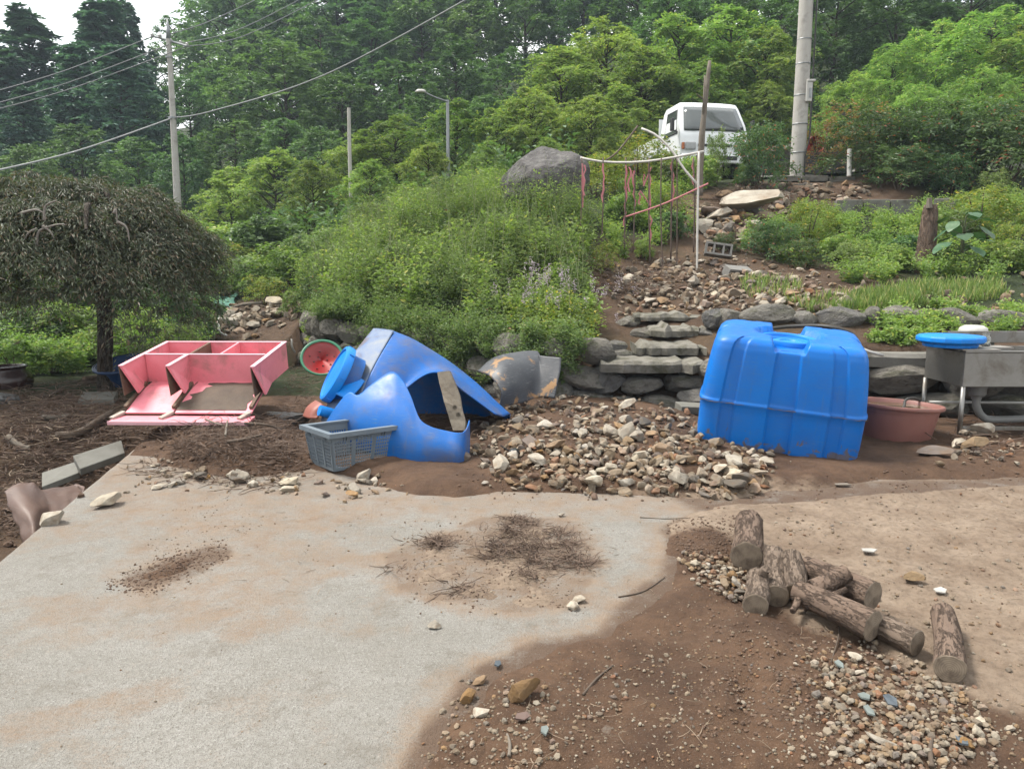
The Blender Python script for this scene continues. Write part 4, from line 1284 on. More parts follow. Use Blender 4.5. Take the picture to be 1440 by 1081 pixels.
# ------------------------------------------------------------------ tubs, jar, red dish
M_bluetub = plastic_material("dark_blue_tub", (0.008, 0.05, 0.17), (0.006, 0.035, 0.12), None, 0.35, 0.3)
tb_c = P(172, 520, 9.2)
bt = empty("blue_tub", (tb_c.x, tb_c.y, drop(tb_c.x, tb_c.y))); tag(bt, "dark blue round tub tipped on its side behind the maple trunk", "tub")
Mx = Vector((-.1, -.25, 1)).normalized().to_track_quat('Z', 'Y').to_matrix()
cc = P(178, 518, 9.2)
mb = MB(); mb.lathe([(.001, -.16), (.25, -.16), (.33, .04), (.37, .05), (.37, .075), (.345, .08), (.33, .06), (.25, -.13), (.001, -.14)], 40, cc, sx=1.05, sy=.9, M=Mx)
mb.build("shell", M_bluetub, bt, smooth=True, sharp=45)
mb = MB(); mb.lathe([(.37, .052), (.385, .058), (.385, .078), (.37, .083)], 40, cc, sx=1.05, sy=.9, M=Mx); mb.build("rim", M_bluetub, bt, smooth=True)
M_glaze = simple("brown_glaze", (0.035, 0.018, 0.018), (0.06, 0.03, 0.028), 4, 0.22, bumps=0.08, dirt=(0.14, 0.11, 0.09), dscale=4, damt=(0.6, 0.8))
jc = G(14, 556, 0.05); jc.y = 8.9
jc = P(14, 556, 8.9)
jar = empty("clay_jar", jc); tag(jar, "dark glazed clay jar with a wide mouth at the far left", "jar")
mb = MB(); mb.lathe([(.001, .0), (.17, 0), (.24, .08), (.265, .17), (.245, .26), (.19, .315), (.19, .33), (.21, .345), (.215, .36), (.195, .365), (.175, .345), (.175, .31), (.2, .2), (.001, .12)], 40, jc)
mb.build("body", M_glaze, jar, smooth=True, sharp=60)
dish = empty("red_dish", P(455, 515, 8.3)); tag(dish, "round red dish with a green rim standing on edge behind the torn tank", "dish")
M_red = simple("red_plastic", (0.42, 0.018, 0.018), (0.34, 0.014, 0.014), 5, 0.35, bumps=0.05, dirt=(0.25, 0.14, 0.1), dscale=5, damt=(0.62, 0.8))
M_green = simple("green_plastic", (0.03, 0.26, 0.13), (0.025, 0.2, 0.1), 5, 0.4, bumps=0.05)
dm = Vector((.15, -.75, .62)).normalized().to_track_quat('Z', 'Y').to_matrix()
dc = P(453, 503, 8.3)
mb = MB(); mb.lathe([(.001, -.06), (.17, -.055), (.215, -.0)], 36, dc, M=dm); mb.build("bowl", M_red, dish, smooth=True, solid=.006)
mb = MB(); mb.lathe([(.213, -.01), (.235, .0), (.24, .012), (.225, .018), (.21, .006)], 36, dc, M=dm); mb.build("rim", M_green, dish, smooth=True)
for k in range(11):
    a = k * 2.4; rr = .05 + .011 * k
    s = MB(); s.lathe([(.012, 0), (.008, .004), (.001, .005)], 8, dc + dm @ Vector((rr * math.cos(a), rr * math.sin(a), -.052)), sx=1, sy=.6, M=dm)
    s.build("seed_mark", M_dark, dish)

# basin with muddy water
M_basin = simple("red_basin_rubber", (0.42, 0.19, 0.155), (0.36, 0.155, 0.13), 5, 0.5, bumps=0.05, dirt=(0.27, 0.19, 0.14), dscale=5, damt=(0.6, 0.8))
M_water = simple("muddy_water", (0.155, 0.115, 0.07), (0.13, 0.095, 0.058), 2, 0.08, bumps=0.05, bscale=8)
bc = G(1270, 628); bc.z = 0.02
bs = empty("red_basin", bc + Vector((0.02, .22, 0))); tag(bs, "faded red rubber basin full of muddy water between tank and sink", "basin")
bl = bs.location.copy()
Mt = Euler((R(-2), R(3), 0)).to_matrix()
mb = MB(); mb.lathe([(.001, .0), (.28, .0), (.292, .02), (.345, .29), (.375, .295), (.382, .31), (.375, .325), (.345, .325), (.333, .305), (.28, .03), (.001, .02)], 56, bl, M=Mt)
mb.build("shell", M_basin, bs, smooth=True, sharp=50)
mb = MB(); mb.lathe([(.328, .275), (.15, .275), (.001, .275)], 48, bl); mb.build("water", M_water, bs, smooth=True)
mb = MB(); mb.tube(spline([bl + Vector((-.05, -.16, .265)), bl + Vector((.05, -.05, .30)), bl + Vector((.13, .08, .335)), bl + Vector((.24, .16, .34)), bl + Vector((.33, .2, .31))], 24), .012, 8)
o = mb.build("garden_hose", simple("grey_hose", (.09, .085, .08), (.06, .055, .05), 8, .6), None, smooth=True); tag(o, "thin grey hose lying across the rim of the red basin", "hose")

# ------------------------------------------------------------------ stainless sink
M_steel = simple("stainless_steel", (0.46, 0.45, 0.43), (0.36, 0.35, 0.33), 3, 0.38, metal=0.85, bumps=0.06, bscale=14, dirt=(0.28, 0.24, 0.19), dscale=4, damt=(0.5, 0.75), bdist=.004)
M_steelp = simple("sink_top_steel", (0.55, 0.52, 0.48), (0.45, 0.42, 0.38), 3, 0.45, metal=0.5, bumps=0.06, dirt=(0.35, 0.28, 0.2), dscale=4, damt=(0.5, 0.75))
M_drain = simple("grey_drain_plastic", (0.30, 0.30, 0.29), (0.24, 0.24, 0.23), 6, 0.5, bumps=0.05)
s0 = P(1358, 496, 6.45)
sink = empty("steel_sink", (s0.x, s0.y, 0)); tag(sink, "free standing stainless steel sink on pipe legs at the right edge", "sink")
SX0, SY0, SZ0 = s0.x, s0.y, s0.z
SLEN, SDEP = 1.2, .62
def sbox(name, x0, x1, y0, y1, z0, z1, mat=M_steel, bevel=0.004, par=sink):
    m = MB(); m.box((SX0 + (x0 + x1) / 2, SY0 + (y0 + y1) / 2, (z0 + z1) / 2), (x1 - x0, y1 - y0, z1 - z0)); return m.build(name, mat, par, bevel=bevel)
sbox("front_apron", 0, SLEN, 0, .012, SZ0 - .30, SZ0)
sbox("front_lip", -.005, SLEN, -.012, .03, SZ0 + .001, SZ0 + .018)
sbox("side_apron", 0.0005, .012, .0125, SDEP, SZ0 - .30, SZ0)
sbox("rear_apron", .0125, SLEN, SDEP - .012, SDEP, SZ0 - .30, SZ0)
sbox("bowl_floor", .0125, SLEN, .0125, SDEP - .0125, SZ0 - .298, SZ0 - .285)
sbox("drainboard", -.03, .30, -.01, SDEP, SZ0 + .019, SZ0 + .03, M_steelp)
sbox("back_splash", .18, SLEN, SDEP - .03, SDEP - .01, SZ0 + .031, SZ0 + .14)
sbox("bowl_divider", .30, .315, .0305, SDEP - .03, SZ0 - .28, SZ0 + .012)
for (x, y) in ((.02, .02), (.0, SDEP - .03), (1.1, .02), (1.1, SDEP - .03)):
    mb = MB(); mb.tube([(SX0 + x, SY0 + y, 0.02), (SX0 + x, SY0 + y, SZ0 - .30)], .02, 14); mb.build("leg", M_steel, sink, smooth=True)
sbox("bottom_rail", .06, SLEN, .03, .06, .10, .135)
dcx, dcy = SX0 + .32, SY0 + .3
mb = MB(); mb.lathe([(.001, -.13), (.06, -.13), (.075, -.115), (.078, -.03), (.085, 0.0)], 24, (dcx, dcy, SZ0 - .30)); mb.lathe([(.04, -.16), (.045, -.13)], 20, (dcx, dcy, SZ0 - .30))
mb.build("drain_cup", M_drain, sink, smooth=True, sharp=40)
zz = SZ0 - .45
mb = MB(); mb.tube(spline([(dcx, dcy, zz), (dcx + .01, dcy, zz - .08), (dcx + .06, dcy, zz - .16), (dcx + .16, dcy, zz - .20), (dcx + .5, dcy, zz - .19)], 24), .034, 14); mb.build("drain_pipe", M_drain, sink, smooth=True)
mb = MB(); mb.tube([(SX0 + .02, SY0 + SDEP - .1, .27), (SX0 + 1.2, SY0 + SDEP - .1, .26)], .012, 8); mb.build("rear_rail", M_pvc, sink, smooth=True)
# polygonal blue lid on the sink
lcx, lcy, lcz = SX0 - .0, SY0 + .24, SZ0 + .031
ld = empty("lid_disc", (lcx, lcy, lcz)); tag(ld, "bright blue faceted plastic lid lying on the sink", "lid")
mb = MB(); mb.lathe([(.001, .0), (.22, .0), (.225, .03), (.27, .045), (.278, .055), (.278, .085), (.265, .10), (.15, .108), (.001, .11)], 14, (lcx, lcy, lcz))
mb.build("cover", M_blue_lid, ld, bevel=.006)
M_glass = bpy.data.materials.new("jar_glass"); M_glass.use_nodes = True
gb = M_glass.node_tree.nodes['Principled BSDF']; gb.inputs['Transmission Weight'].default_value = .9; gb.inputs['Roughness'].default_value = .08; gb.inputs['Base Color'].default_value = (.85, .9, .88, 1)
gn = M_glass.node_tree; nco = objco(gn); bump(gn, gb, noise(gn, nco, 20, 3), .1, .01)
jx, jy = SX0 + .405, SY0 + .38
mb = MB(); mb.lathe([(.001, .0), (.035, .0), (.042, .01), (.042, .08), (.03, .1), (.032, .115), (.03, .118), (.027, .1), (.038, .08), (.038, .012), (.001, .006)], 24, (jx, jy, SZ0 + .02))
o = mb.build("glass_jar", M_glass, None, smooth=True); o.location = (0, 0, 0); tag(o, "small clear glass jar standing on the sink", "jar")
mb = MB(); mb.box((jx + .05, jy, SZ0 + .012), (.3, .2, .012)); mb.build("jar_shelf", M_steelp, sink)
M_wh = simple("white_enamel", (.72, .71, .66), (.62, .6, .55), 5, .35, bumps=.04)
mb = MB(); mb.lathe([(.001, .09), (.08, .085), (.12, .06), (.13, .02), (.12, .0), (.001, .0)], 28, (jx + .10, SY0 + SDEP + .12, SZ0 + .10)); o = mb.build("enamel_bowl", M_wh, None, smooth=True); tag(o, "white upturned bowl behind the sink's back splash", "bowl")
mb = MB(); mb.box((jx + .10, SY0 + SDEP + .12, SZ0 + .04), (.3, .22, .11)); o = mb.build("stone_block", M_mortar, None, bevel=.01); tag(o, "grey block under the upturned bowl behind the sink", "block")

# ------------------------------------------------------------------ logs
def bark_material(name, c1, c2, c3, sc=1.0):
    m, nt, b = base_mat(name)
    co = objco(nt)
    mp = nt.nodes.new('ShaderNodeMapping'); mp.inputs['Scale'].default_value = (1, 1, .28); nt.links.new(co, mp.inputs['Vector'])
    f1 = noise(nt, mp.outputs[0], 16 * sc, 7, .68, .4)
    f2 = noise(nt, mp.outputs[0], 33 * sc, 6, .65, .3)
    cr = math_n(nt, 'MINIMUM', rmap(nt, math_n(nt, 'ABSOLUTE', math_n(nt, 'SUBTRACT', f1, .5)), 0.0, 0.032, 0, 1), rmap(nt, math_n(nt, 'ABSOLUTE', math_n(nt, 'SUBTRACT', f2, .47)), 0.0, 0.022, .4, 1))
    n1 = noise(nt, mp.outputs[0], 30 * sc, 6, .65)
    c = mix(nt, rmap(nt, n1, .3, .7), c1, c2)
    c = mix(nt, cr, c3, c)
    nt.links.new(c, b.inputs['Base Color']); b.inputs['Roughness'].default_value = .92; b.inputs['Specular IOR Level'].default_value = .2
    p = bump(nt, b, cr, .9, .014)
    bump(nt, b, noise(nt, co, 110 * sc, 5, .7), .7, .006, p)
    return m
    vo = nt.nodes.new('ShaderNodeTexVoronoi'); vo.inputs['Scale'].default_value = 46 * sc; vo.feature = 'DISTANCE_TO_EDGE'
    dn = nt.nodes.new('ShaderNodeMix'); dn.data_type = 'RGBA'; dn.inputs['Factor'].default_value = .05
    nn = nt.nodes.new('ShaderNodeTexNoise'); nn.inputs['Scale'].default_value = 20 * sc; nt.links.new(mp.outputs[0], nn.inputs['Vector'])
    nt.links.new(mp.outputs[0], dn.inputs['A']); nt.links.new(nn.outputs['Color'], dn.inputs['B'])
    nt.links.new(dn.outputs['Result'], vo.inputs['Vector'])
    cr = rmap(nt, math_n(nt, 'ADD', vo.outputs['Distance'], rmap(nt, noise(nt, mp.outputs[0], 60 * sc, 5, .7), .3, .7, -.04, .10)), 0.0, 0.11)
    n1 = noise(nt, mp.outputs[0], 30 * sc, 6, .65)
    c = mix(nt, rmap(nt, n1, .3, .7), c1, c2)
    c = mix(nt, cr, c3, c)
    nt.links.new(c, b.inputs['Base Color']); b.inputs['Roughness'].default_value = .92; b.inputs['Specular IOR Level'].default_value = .2
    p = bump(nt, b, cr, .8, .012)
    bump(nt, b, noise(nt, co, 110 * sc, 5, .7), .6, .005, p)
    return m
M_bark = bark_material("pine_bark", (0.265, 0.19, 0.145), (0.215, 0.152, 0.115), (0.14, 0.098, 0.074))
M_bark2 = bark_material("smooth_bark", (0.32, 0.245, 0.19), (0.24, 0.182, 0.14), (0.19, 0.14, 0.108), 1.6)
def end_material():
    m, nt, b = base_mat("cut_wood")
    co = objco(nt)
    wv = nt.nodes.new('ShaderNodeTexWave'); wv.wave_type = 'RINGS'; wv.rings_direction = 'Z'; wv.inputs['Scale'].default_value = 42; wv.inputs['Distortion'].default_value = 2.5; wv.inputs['Detail'].default_value = 3
    nt.links.new(co, wv.inputs['Vector'])
    c = mix(nt, wv.outputs['Fac'], (0.30, 0.235, 0.17), (0.40, 0.32, 0.235))
    c = mix(nt, rmap(nt, noise(nt, co, 14, 6, .65), .42, .68, 0, .85), c, (0.10, 0.07, 0.05))
    nt.links.new(c, b.inputs['Base Color']); b.inputs['Roughness'].default_value = .9
    bump(nt, b, noise(nt, co, 60, 5, .7), .4, .004)
    return m
M_cut = end_material()
def log(u0, v0, u1, v1, r0, r1, label, z0=None, z1=None, mat=M_bark, lump=0.06, lift=(0.0, 0.0), seed=0, stubs=()):
    """(u0, v0): far end axis on screen, (u1, v1): near end; radii; the axis lies r above the surface"""
    r = np.random.default_rng(seed)
    a = G(u0, v0, r0 + .04 + lift[0]); b = G(u1, v1, r1 + .03 + lift[1])
    root = empty("log", b); tag(root, label, "log", "cut logs on the yard")
    d = b - a; L = d.length; q = d.to_track_quat('Z', 'Y')
    root.rotation_euler = q.to_euler()
    nA, nL = 44, 60
    V = []
    th = np.linspace(0, 2 * np.pi, nA, endpoint=False)
    for i in range(nL + 1):
        f = i / nL
        rad = r0 + (r1 - r0) * f
        bend = .006 * math.sin(math.pi * f)
        w = 1 + lump * 0.9 * np.abs(fbm(th * 3.2 + 9, np.full(nA, f * L * 7 + seed * 3.1), 3)) * 2 * (np.minimum(th, 6.283 - th) > .2) + lump * 2 * fbm(np.cos(th) * 1.2 + seed, np.sin(th) * 1.2 + f * L * 5, 4) + lump * 1.2 * fbm(th * 4, np.full(nA, f * L * 9 + seed), 3) * (np.minimum(th, 6.283 - th) > .35)
        V.append(np.stack([rad * w * np.cos(th) + bend, rad * w * np.sin(th), np.full(nA, -L + f * L)], -1))
    V = np.array(V).reshape(-1, 3)
    i = np.arange(nL)[:, None] * nA; k = np.arange(nA)[None, :]
    F = np.stack([i + k, i + (k + 1) % nA, i + nA + (k + 1) % nA, i + nA + k], -1).reshape(-1, 4)
    obj_np("bark", V, F, mat, root, smooth=True)
    for rr, base_, z in ((r1, nL * nA, .002), (r0, 0, -.002)):
        ring_ = V[base_:base_ + nA].copy()
        m = MB(); c_ = ring_.mean(0)
        pts = [Vector(p) for p in ring_]
        inner = [Vector(c_) + (p - Vector(c_)) * .93 + Vector((0, 0, z)) for p in pts]
        m.add(pts + inner + [Vector(c_) + Vector((0, 0, z * 1.5))], [(j, (j + 1) % nA, nA + (j + 1) % nA, nA + j) for j in range(nA)] + [(nA + j, nA + (j + 1) % nA, 2 * nA) for j in range(nA)])
        m.build("cut_end", M_cut, root, local=True)
    for (f, an, ln, rs) in stubs:
        m = MB(); rad = r0 + (r1 - r0) * f
        p = Vector((rad * .7 * math.cos(an), rad * .7 * math.sin(an), -L + f * L)); dr = Vector((math.cos(an), math.sin(an), .35)).normalized()
        m.tube([p, p + dr * ln * .6, p + dr * ln], [rs * 1.3, rs, rs * .9], 10, noise=.06); m.build("branch_stub", mat, root, local=True, smooth=True, sharp=50)
    return root
log(1053, 733, 1050, 783, .072, .076, "thickest log with deep plated bark, farthest back in the log group", lift=(.03, .0), seed=1, lump=.07)
log(1066, 812, 1062, 852, .052, .055, "short smooth log with its cut end facing out, leftmost of the front pair", mat=M_bark2, seed=2, lift=(.02, 0), stubs=((.2, 1.2, .06, .022),))
log(1088, 778, 1092, 838, .047, .053, "smooth grey log lying right beside the leftmost short log", mat=M_bark2, seed=3, lift=(.05, 0))
log(1112, 782, 1120, 832, .047, .05, "slim pale log standing in the middle of the log group", mat=M_bark2, seed=4, lift=(.10, .02))
log(1132, 798, 1228, 838, .054, .064, "plated pine log lying behind the forked log", seed=5, lift=(.05, .04), lump=.08)
log(1122, 832, 1228, 880, .052, .061, "long forked pine log with a branch stub, on top in front", seed=6, lift=(.03, .02), stubs=((.16, 0.5, .17, .04), (.10, 3.4, .09, .014), (.35, 0.4, .09, .013)), lump=.08)
log(1195, 862, 1290, 904, .045, .05, "thin dark log sticking out from under the forked log", mat=M_bark2, seed=7)
log(1326, 862, 1336, 940, .046, .052, "single log lying apart at the right with bark and a round cut end", seed=8, lump=.09)
log(1118, 795, 1150, 866, .045, .05, "short stump end half buried under the forked log", mat=M_bark2, seed=9, lift=(-.03, -.05))

# ------------------------------------------------------------------ things in the washed-out hole left of the yard
def free_slab(name, pts, th, mat, label, cat):
    m = MB(); m.quad(*pts); o = m.build(name, mat, None, solid=th, bevel=.006); return tag(o, label, cat)
M_paver = simple("grey_paver", (0.25, 0.245, 0.215), (0.19, 0.185, 0.16), 7, .85, bumps=.25, bscale=60, dirt=(.10, .08, .06), dscale=3, damt=(.5, .75))
free_slab("concrete_slab", [P(113, 664, 6.05), P(176, 641, 6.35), P(171, 623, 6.5), P(103, 645, 6.2)], .07, M_paver, "grey concrete slab leaning into the hole by the yard's edge", "slab")
free_slab("concrete_slab", [P(60, 688, 5.95), P(112, 668, 6.2), P(108, 652, 6.45), P(60, 668, 6.3)], .05, M_paver, "dark flat slab half under the leaning one in the hole", "slab")
free_slab("concrete_slab", [P(110, 568, 8.0), P(160, 566, 8.0), P(166, 556, 8.5), P(118, 556, 8.5)], .09, M_paver, "pale flat slab lying in the debris left of the bookcase", "slab")
M_brown = plastic_material("brown_rubber_sheet", (0.21, 0.135, 0.105), (0.165, 0.105, 0.085), None, .5, .3, dirtc=(.10, .075, .055), fade=(.32, .26, .22), mud=(5, .58, .75))
bf = [[P(9, 690, 5.15), P(14, 715, 5.0), P(26, 740, 4.85), P(36, 765, 4.75)],
      [P(24, 681, 5.25), P(36, 705, 5.0), P(46, 735, 4.8), P(48, 770, 4.65)],
      [P(44, 680, 5.3), P(56, 700, 5.2), P(62, 725, 5.05), P(62, 765, 4.8)],
      [P(58, 688, 5.35), P(72, 700, 5.3), P(80, 718, 5.2), P(80, 745, 5.0)],
      [P(90, 684, 5.5), P(97, 697, 5.4), P(98, 712, 5.3), P(100, 735, 5.15)],
      [P(106, 681, 5.6), P(112, 688, 5.55), P(114, 700, 5.45), P(118, 715, 5.35)],
      [P(118, 684, 5.55), P(117, 690, 5.45), P(116, 700, 5.4), P(118, 712, 5.3)]]
mb = MB(); mb.grid([[p + Vector((.03 * float(fbm(np.array(i * .23), np.array(j * .3 + 4), 3)), .05 * float(fbm(np.array(i * .2), np.array(j * .25), 3)), .02 * float(fbm(np.array(i * .3 + 9), np.array(j * .2), 3)))) for j, p in enumerate(r_)] for i, r_ in enumerate(smooth_grid(bf, 40, 20))])
o = mb.build("rubber_sheet", M_brown, None, smooth=True, solid=.01); tag(o, "crumpled brown rubber sheet sticking out of the hole at left", "sheet")
# plastic bag by the bookcase
M_bag = simple("grey_plastic_film", (0.27, 0.27, 0.27), (0.10, 0.095, 0.09), 9, .35, bumps=.6, bscale=14, bdist=.03)
V, F = rock_arrays(77, 4, (1, .6, .45), planes=14, bumpy=.04)
c = P(402, 572, 6.9)
o = obj_np("plastic_bag", V * .27 * np.array([1, 1, .8]), F, M_bag, None, smooth=True); o.location = (c.x, c.y, .12); tag(o, "crumpled grey plastic sack right of the bookcase", "bag")
c = P(8, 590, 8.0); V, F = rock_arrays(78, 4, (1, .6, .45), planes=14, bumpy=.05)
o = obj_np("plastic_bag", V * .2, F, M_bag, None, smooth=True); o.location = (c.x, c.y, drop(c.x, c.y) + .05); tag(o, "small torn plastic bag below the clay jar", "bag")
M_can = simple("dark_metal", (.05, .055, .06), (.03, .03, .032), 6, .35, metal=.6)
c = hit_px(724, 640)
mb = MB(); mb.lathe([(.001, .03), (.03, .026), (.045, .01), (.048, 0), (.001, -.005)], 20, c + Vector((0, 0, .02)), M=Euler((.3, .2, 0)).to_matrix()); o = mb.build("metal_ladle", M_can, None, smooth=True)
mb = MB(); tag(o, "small dark metal ladle lying on the heap beside the torn tank", "ladle")
mb.tube([c + Vector((-.04, 0, .03)), c + Vector((-.11, .03, .07))], [.007, .006], 6); mb.build("handle", M_can, o, local=True)
# ------------------------------------------------------------------ plants
L_forest = leaf_mat("forest_leaf", (0.055, 0.107, 0.054), (0.135, 0.219, 0.085), trans=0.32)
L_cedar = leaf_mat("cedar_leaf", (0.039, 0.097, 0.086), (0.113, 0.201, 0.142), trans=0.25)
L_mid = leaf_mat("cherry_leaf", (0.088, 0.149, 0.049), (0.233, 0.308, 0.094), (0.353, 0.355, 0.104), .06, trans=0.42)
L_bright = leaf_mat("bright_leaf", (0.114, 0.201, 0.061), (0.280, 0.390, 0.130), (0.415, 0.436, 0.152), .08, trans=0.42)
L_shrub = leaf_mat("nandina_leaf", (0.038, 0.079, 0.038), (0.108, 0.169, 0.065), (0.329, 0.113, 0.060), .03, trans=0.32)
L_yellow = leaf_mat("yellow_shrub_leaf", (0.095, 0.147, 0.035), (0.260, 0.294, 0.069), (0.449, 0.346, 0.069), .08, trans=0.40)
L_red = leaf_mat("reddish_leaf", (0.173, 0.087, 0.052), (0.346, 0.173, 0.087), (0.104, 0.138, 0.052), .3, trans=0.35)
L_maple = leaf_mat("laceleaf_maple_leaf", (0.030, 0.040, 0.024), (0.105, 0.120, 0.072), (0.12, 0.09, 0.06), .2, trans=.26)
L_weed = leaf_mat("weed_leaf", (0.085, 0.132, 0.05), (0.215, 0.285, 0.115), (0.27, 0.27, 0.13), .06, trans=.4)
L_grass = leaf_mat("grass_blade", (0.085, 0.13, 0.035), (0.19, 0.26, 0.07), (0.36, 0.32, 0.15), .16, trans=.3)
L_bigleaf = leaf_mat("broad_leaf", (0.035, 0.085, 0.038), (0.055, 0.12, 0.055), trans=.2)
M_trunk = bark_material("tree_bark", (0.14, 0.115, 0.09), (0.085, 0.068, 0.055), (0.04, 0.032, 0.026), .5)
M_twig = simple("dry_twig", (0.17, 0.125, 0.09), (0.10, 0.072, 0.052), 20, .9, bumps=.2)
M_stem = simple("green_stem", (0.10, 0.12, 0.05), (0.07, 0.085, 0.035), 20, .7, bumps=.1)

def norm(a): return a / (np.linalg.norm(a, axis=-1, keepdims=True) + 1e-9)
def leaf_arrays(pos, tan, nrm, size, aspect=.42, fold=.12):
    """one folded four-cornered leaf per point"""
    tan = norm(tan)
    b = norm(np.cross(nrm, tan)); n = np.cross(tan, b)
    s = size[:, None]
    v0 = pos
    v2 = pos + tan * s
    mid = pos + tan * s * .45
    v1 = mid + b * s * aspect * .5 + n * s * fold
    v3 = mid - b * s * aspect * .5 + n * s * fold
    V = np.stack([v0, v1, v2, v3], 1).reshape(-1, 3)
    F = np.arange(len(pos) * 4).reshape(-1, 4)
    return V, F

def twig_leaves(r, centers, radii, twigs, per, size, droop=.25, flat=.5, outward=None, tilt_up=.75, jitter=.25, szvar=.35):
    """leaves set along twigs that leave each bough's centre"""
    n = len(centers) * twigs
    c = np.repeat(centers, twigs, 0); rad = np.repeat(radii, twigs, 0)
    d = r.normal(size=(n, 3)); d[:, 2] *= flat
    if outward is not None: d = norm(d) + np.repeat(outward, twigs, 0) * .55
    d = norm(d)
    ln = r.uniform(.55, 1.0, n)
    t = np.repeat(np.linspace(.25, 1.0, per)[None], n, 0) + r.uniform(-.04, .04, (n, per))
    reach = (d * rad * ln[:, None])
    p = c[:, None] + reach[:, None] * t[..., None]
    p[..., 2] -= droop * (t ** 2) * np.linalg.norm(reach, axis=1)[:, None]
    side = norm(np.cross(d, [0, 0, 1.0]))
    sg = np.where(np.arange(per) % 2 == 0, 1.0, -1.0)[None, :, None]
    tan = d[:, None] * .55 + side[:, None] * sg * .8 + r.normal(size=(n, per, 3)) * jitter + np.array([0, 0, -.25])
    nr = np.array([0, 0, 1.0]) * tilt_up + d[:, None] * .3 + r.normal(size=(n, per, 3)) * .35
    p = p.reshape(-1, 3) + r.normal(size=(n * per, 3)) * .02
    sz = size * r.uniform(1 - szvar, 1 + szvar, n * per)
    bough = np.repeat(np.clip(r.normal(.5, .28, len(centers)), 0, 1), twigs * per)
    rv = np.clip(bough * .7 + r.random(n * per) * .45 - .05, 0, 1)
    return p, tan.reshape(-1, 3), nr.reshape(-1, 3), sz, rv

def tree_proto(seed, kind):
    """returns (trunk mesh, crown mesh, height) of a tree about `height` tall, base at the origin"""
    r = np.random.default_rng(seed); rd = random.Random(seed)
    mb = MB()
    if kind == 'broad':      # rounded forest tree, 9 m
        Ht, nb, wid, leafm, lsz, tw, per, asp, fl, dr = 9.0, 50, 2.9, L_forest, .20, 15, 15, .55, .75, .2
        z0, z1 = .22, .97
        shape = lambda f: math.sin(math.pi * min(1, .12 + .88 * f)) ** .6
        br = (.75, 1.25)
    elif kind == 'cherry':   # layered young tree, 5 m
        Ht, nb, wid, leafm, lsz, tw, per, asp, fl, dr = 5.0, 58, 2.1, L_mid, .115, 18, 17, .44, .65, .35
        z0, z1 = .2, .98
        shape = lambda f: math.sin(math.pi * min(1, .22 + .78 * f)) ** .7
        br = (.5, 1.05)
    elif kind == 'willowy':  # bright long-leaved tree, 6 m
        Ht, nb, wid, leafm, lsz, tw, per, asp, fl, dr = 6.0, 54, 2.7, L_bright, .165, 16, 17, .27, .8, .6
        z0, z1 = .15, .97
        shape = lambda f: math.sin(math.pi * min(1, .18 + .82 * f)) ** .55
        br = (.6, 1.05)
    elif kind == 'cedar':    # tall dark evergreen, 13 m
        Ht, nb, wid, leafm, lsz, tw, per, asp, fl, dr = 13.0, 95, 3.2, L_cedar, .30, 12, 13, .5, .5, .3
        z0, z1 = .12, .99
        shape = lambda f: max(.2, (1 - f ** 3.2)) * (.8 + .2 * math.sin(f * 23))
        br = (.7, 1.3)
    elif kind == 'thin':     # sparse ridge tree, 9 m
        Ht, nb, wid, leafm, lsz, tw, per, asp, fl, dr = 9.0, 26, 2.2, L_forest, .2, 10, 11, .5, .6, .2
        z0, z1 = .35, .97
        shape = lambda f: math.sin(math.pi * min(1, .2 + .8 * f)) ** .6
        br = (.6, 1.0)
    lean = Vector((rd.uniform(-.05, .05), rd.uniform(-.05, .05), 0)) * Ht
    tp = [Vector((0, 0, -.4)), Vector((0, 0, 0))] + [lean * (i / 6) ** 1.5 + Vector((rd.uniform(-.08, .08), rd.uniform(-.08, .08), Ht * .95 * i / 6)) for i in range(1, 7)]
    r0 = Ht * .017
    mb.tube(tp, [r0 * 1.5, r0 * 1.25] + [r0 * (1 - i / 6.3) for i in range(1, 7)], 8)
    cs, rs, outs = [], [], []
    for k in range(nb):
        f = (k + rd.random()) / nb
        z = Ht * (z0 + (z1 - z0) * f)
        w = wid * shape(f)
        a = k * 2.39996 + rd.uniform(-.4, .4)
        rad = w * (rd.uniform(.35, .95) if kind != 'cedar' else rd.uniform(.3, .8))
        b = rd.uniform(*br) * (.65 + .35 * shape(f)) * (1 if kind != 'cedar' else (.6 + .4 * (1 - f)) * 1.1)
        tz = z / (Ht * .95)
        tc = lean * max(0, tz) ** 1.5
        c = Vector((tc.x + rad * math.cos(a), tc.y + rad * math.sin(a), z + rd.uniform(-.2, .2)))
        cs.append(c[:]); rs.append((b, b, b * (rd.uniform(.55, .95) if kind in ('cherry', 'cedar') else .9)))
        outs.append((math.cos(a), math.sin(a), .1))
        st = Vector((tc.x * .9, tc.y * .9, max(.3, z - rad * rd.uniform(.35, .75))))
        md = st.lerp(c, .55) + Vector((0, 0, .12 * rad))
        if k % 2 == 0 or kind in ('cherry', 'thin'):
            mb.tube([st, md, c], [r0 * .34, r0 * .22, r0 * .08], 5, cap=False)
    cs = np.array(cs); rs = np.array(rs); outs = np.array(outs)
    p, t, n, s, rv = twig_leaves(r, cs, rs, tw, per, lsz, dr, fl, outs)
    V, F = leaf_arrays(p, t, n, s, asp)
    crown = np_mesh("crown", V, F, leafm, rnd=rv)
    tme = bpy.data.meshes.new("trunk"); tme.from_pydata([tuple(v) for v in mb.v], [], mb.f); tme.materials.append(M_trunk)
    for q in tme.polygons: q.use_smooth = True
    return tme, crown, Ht

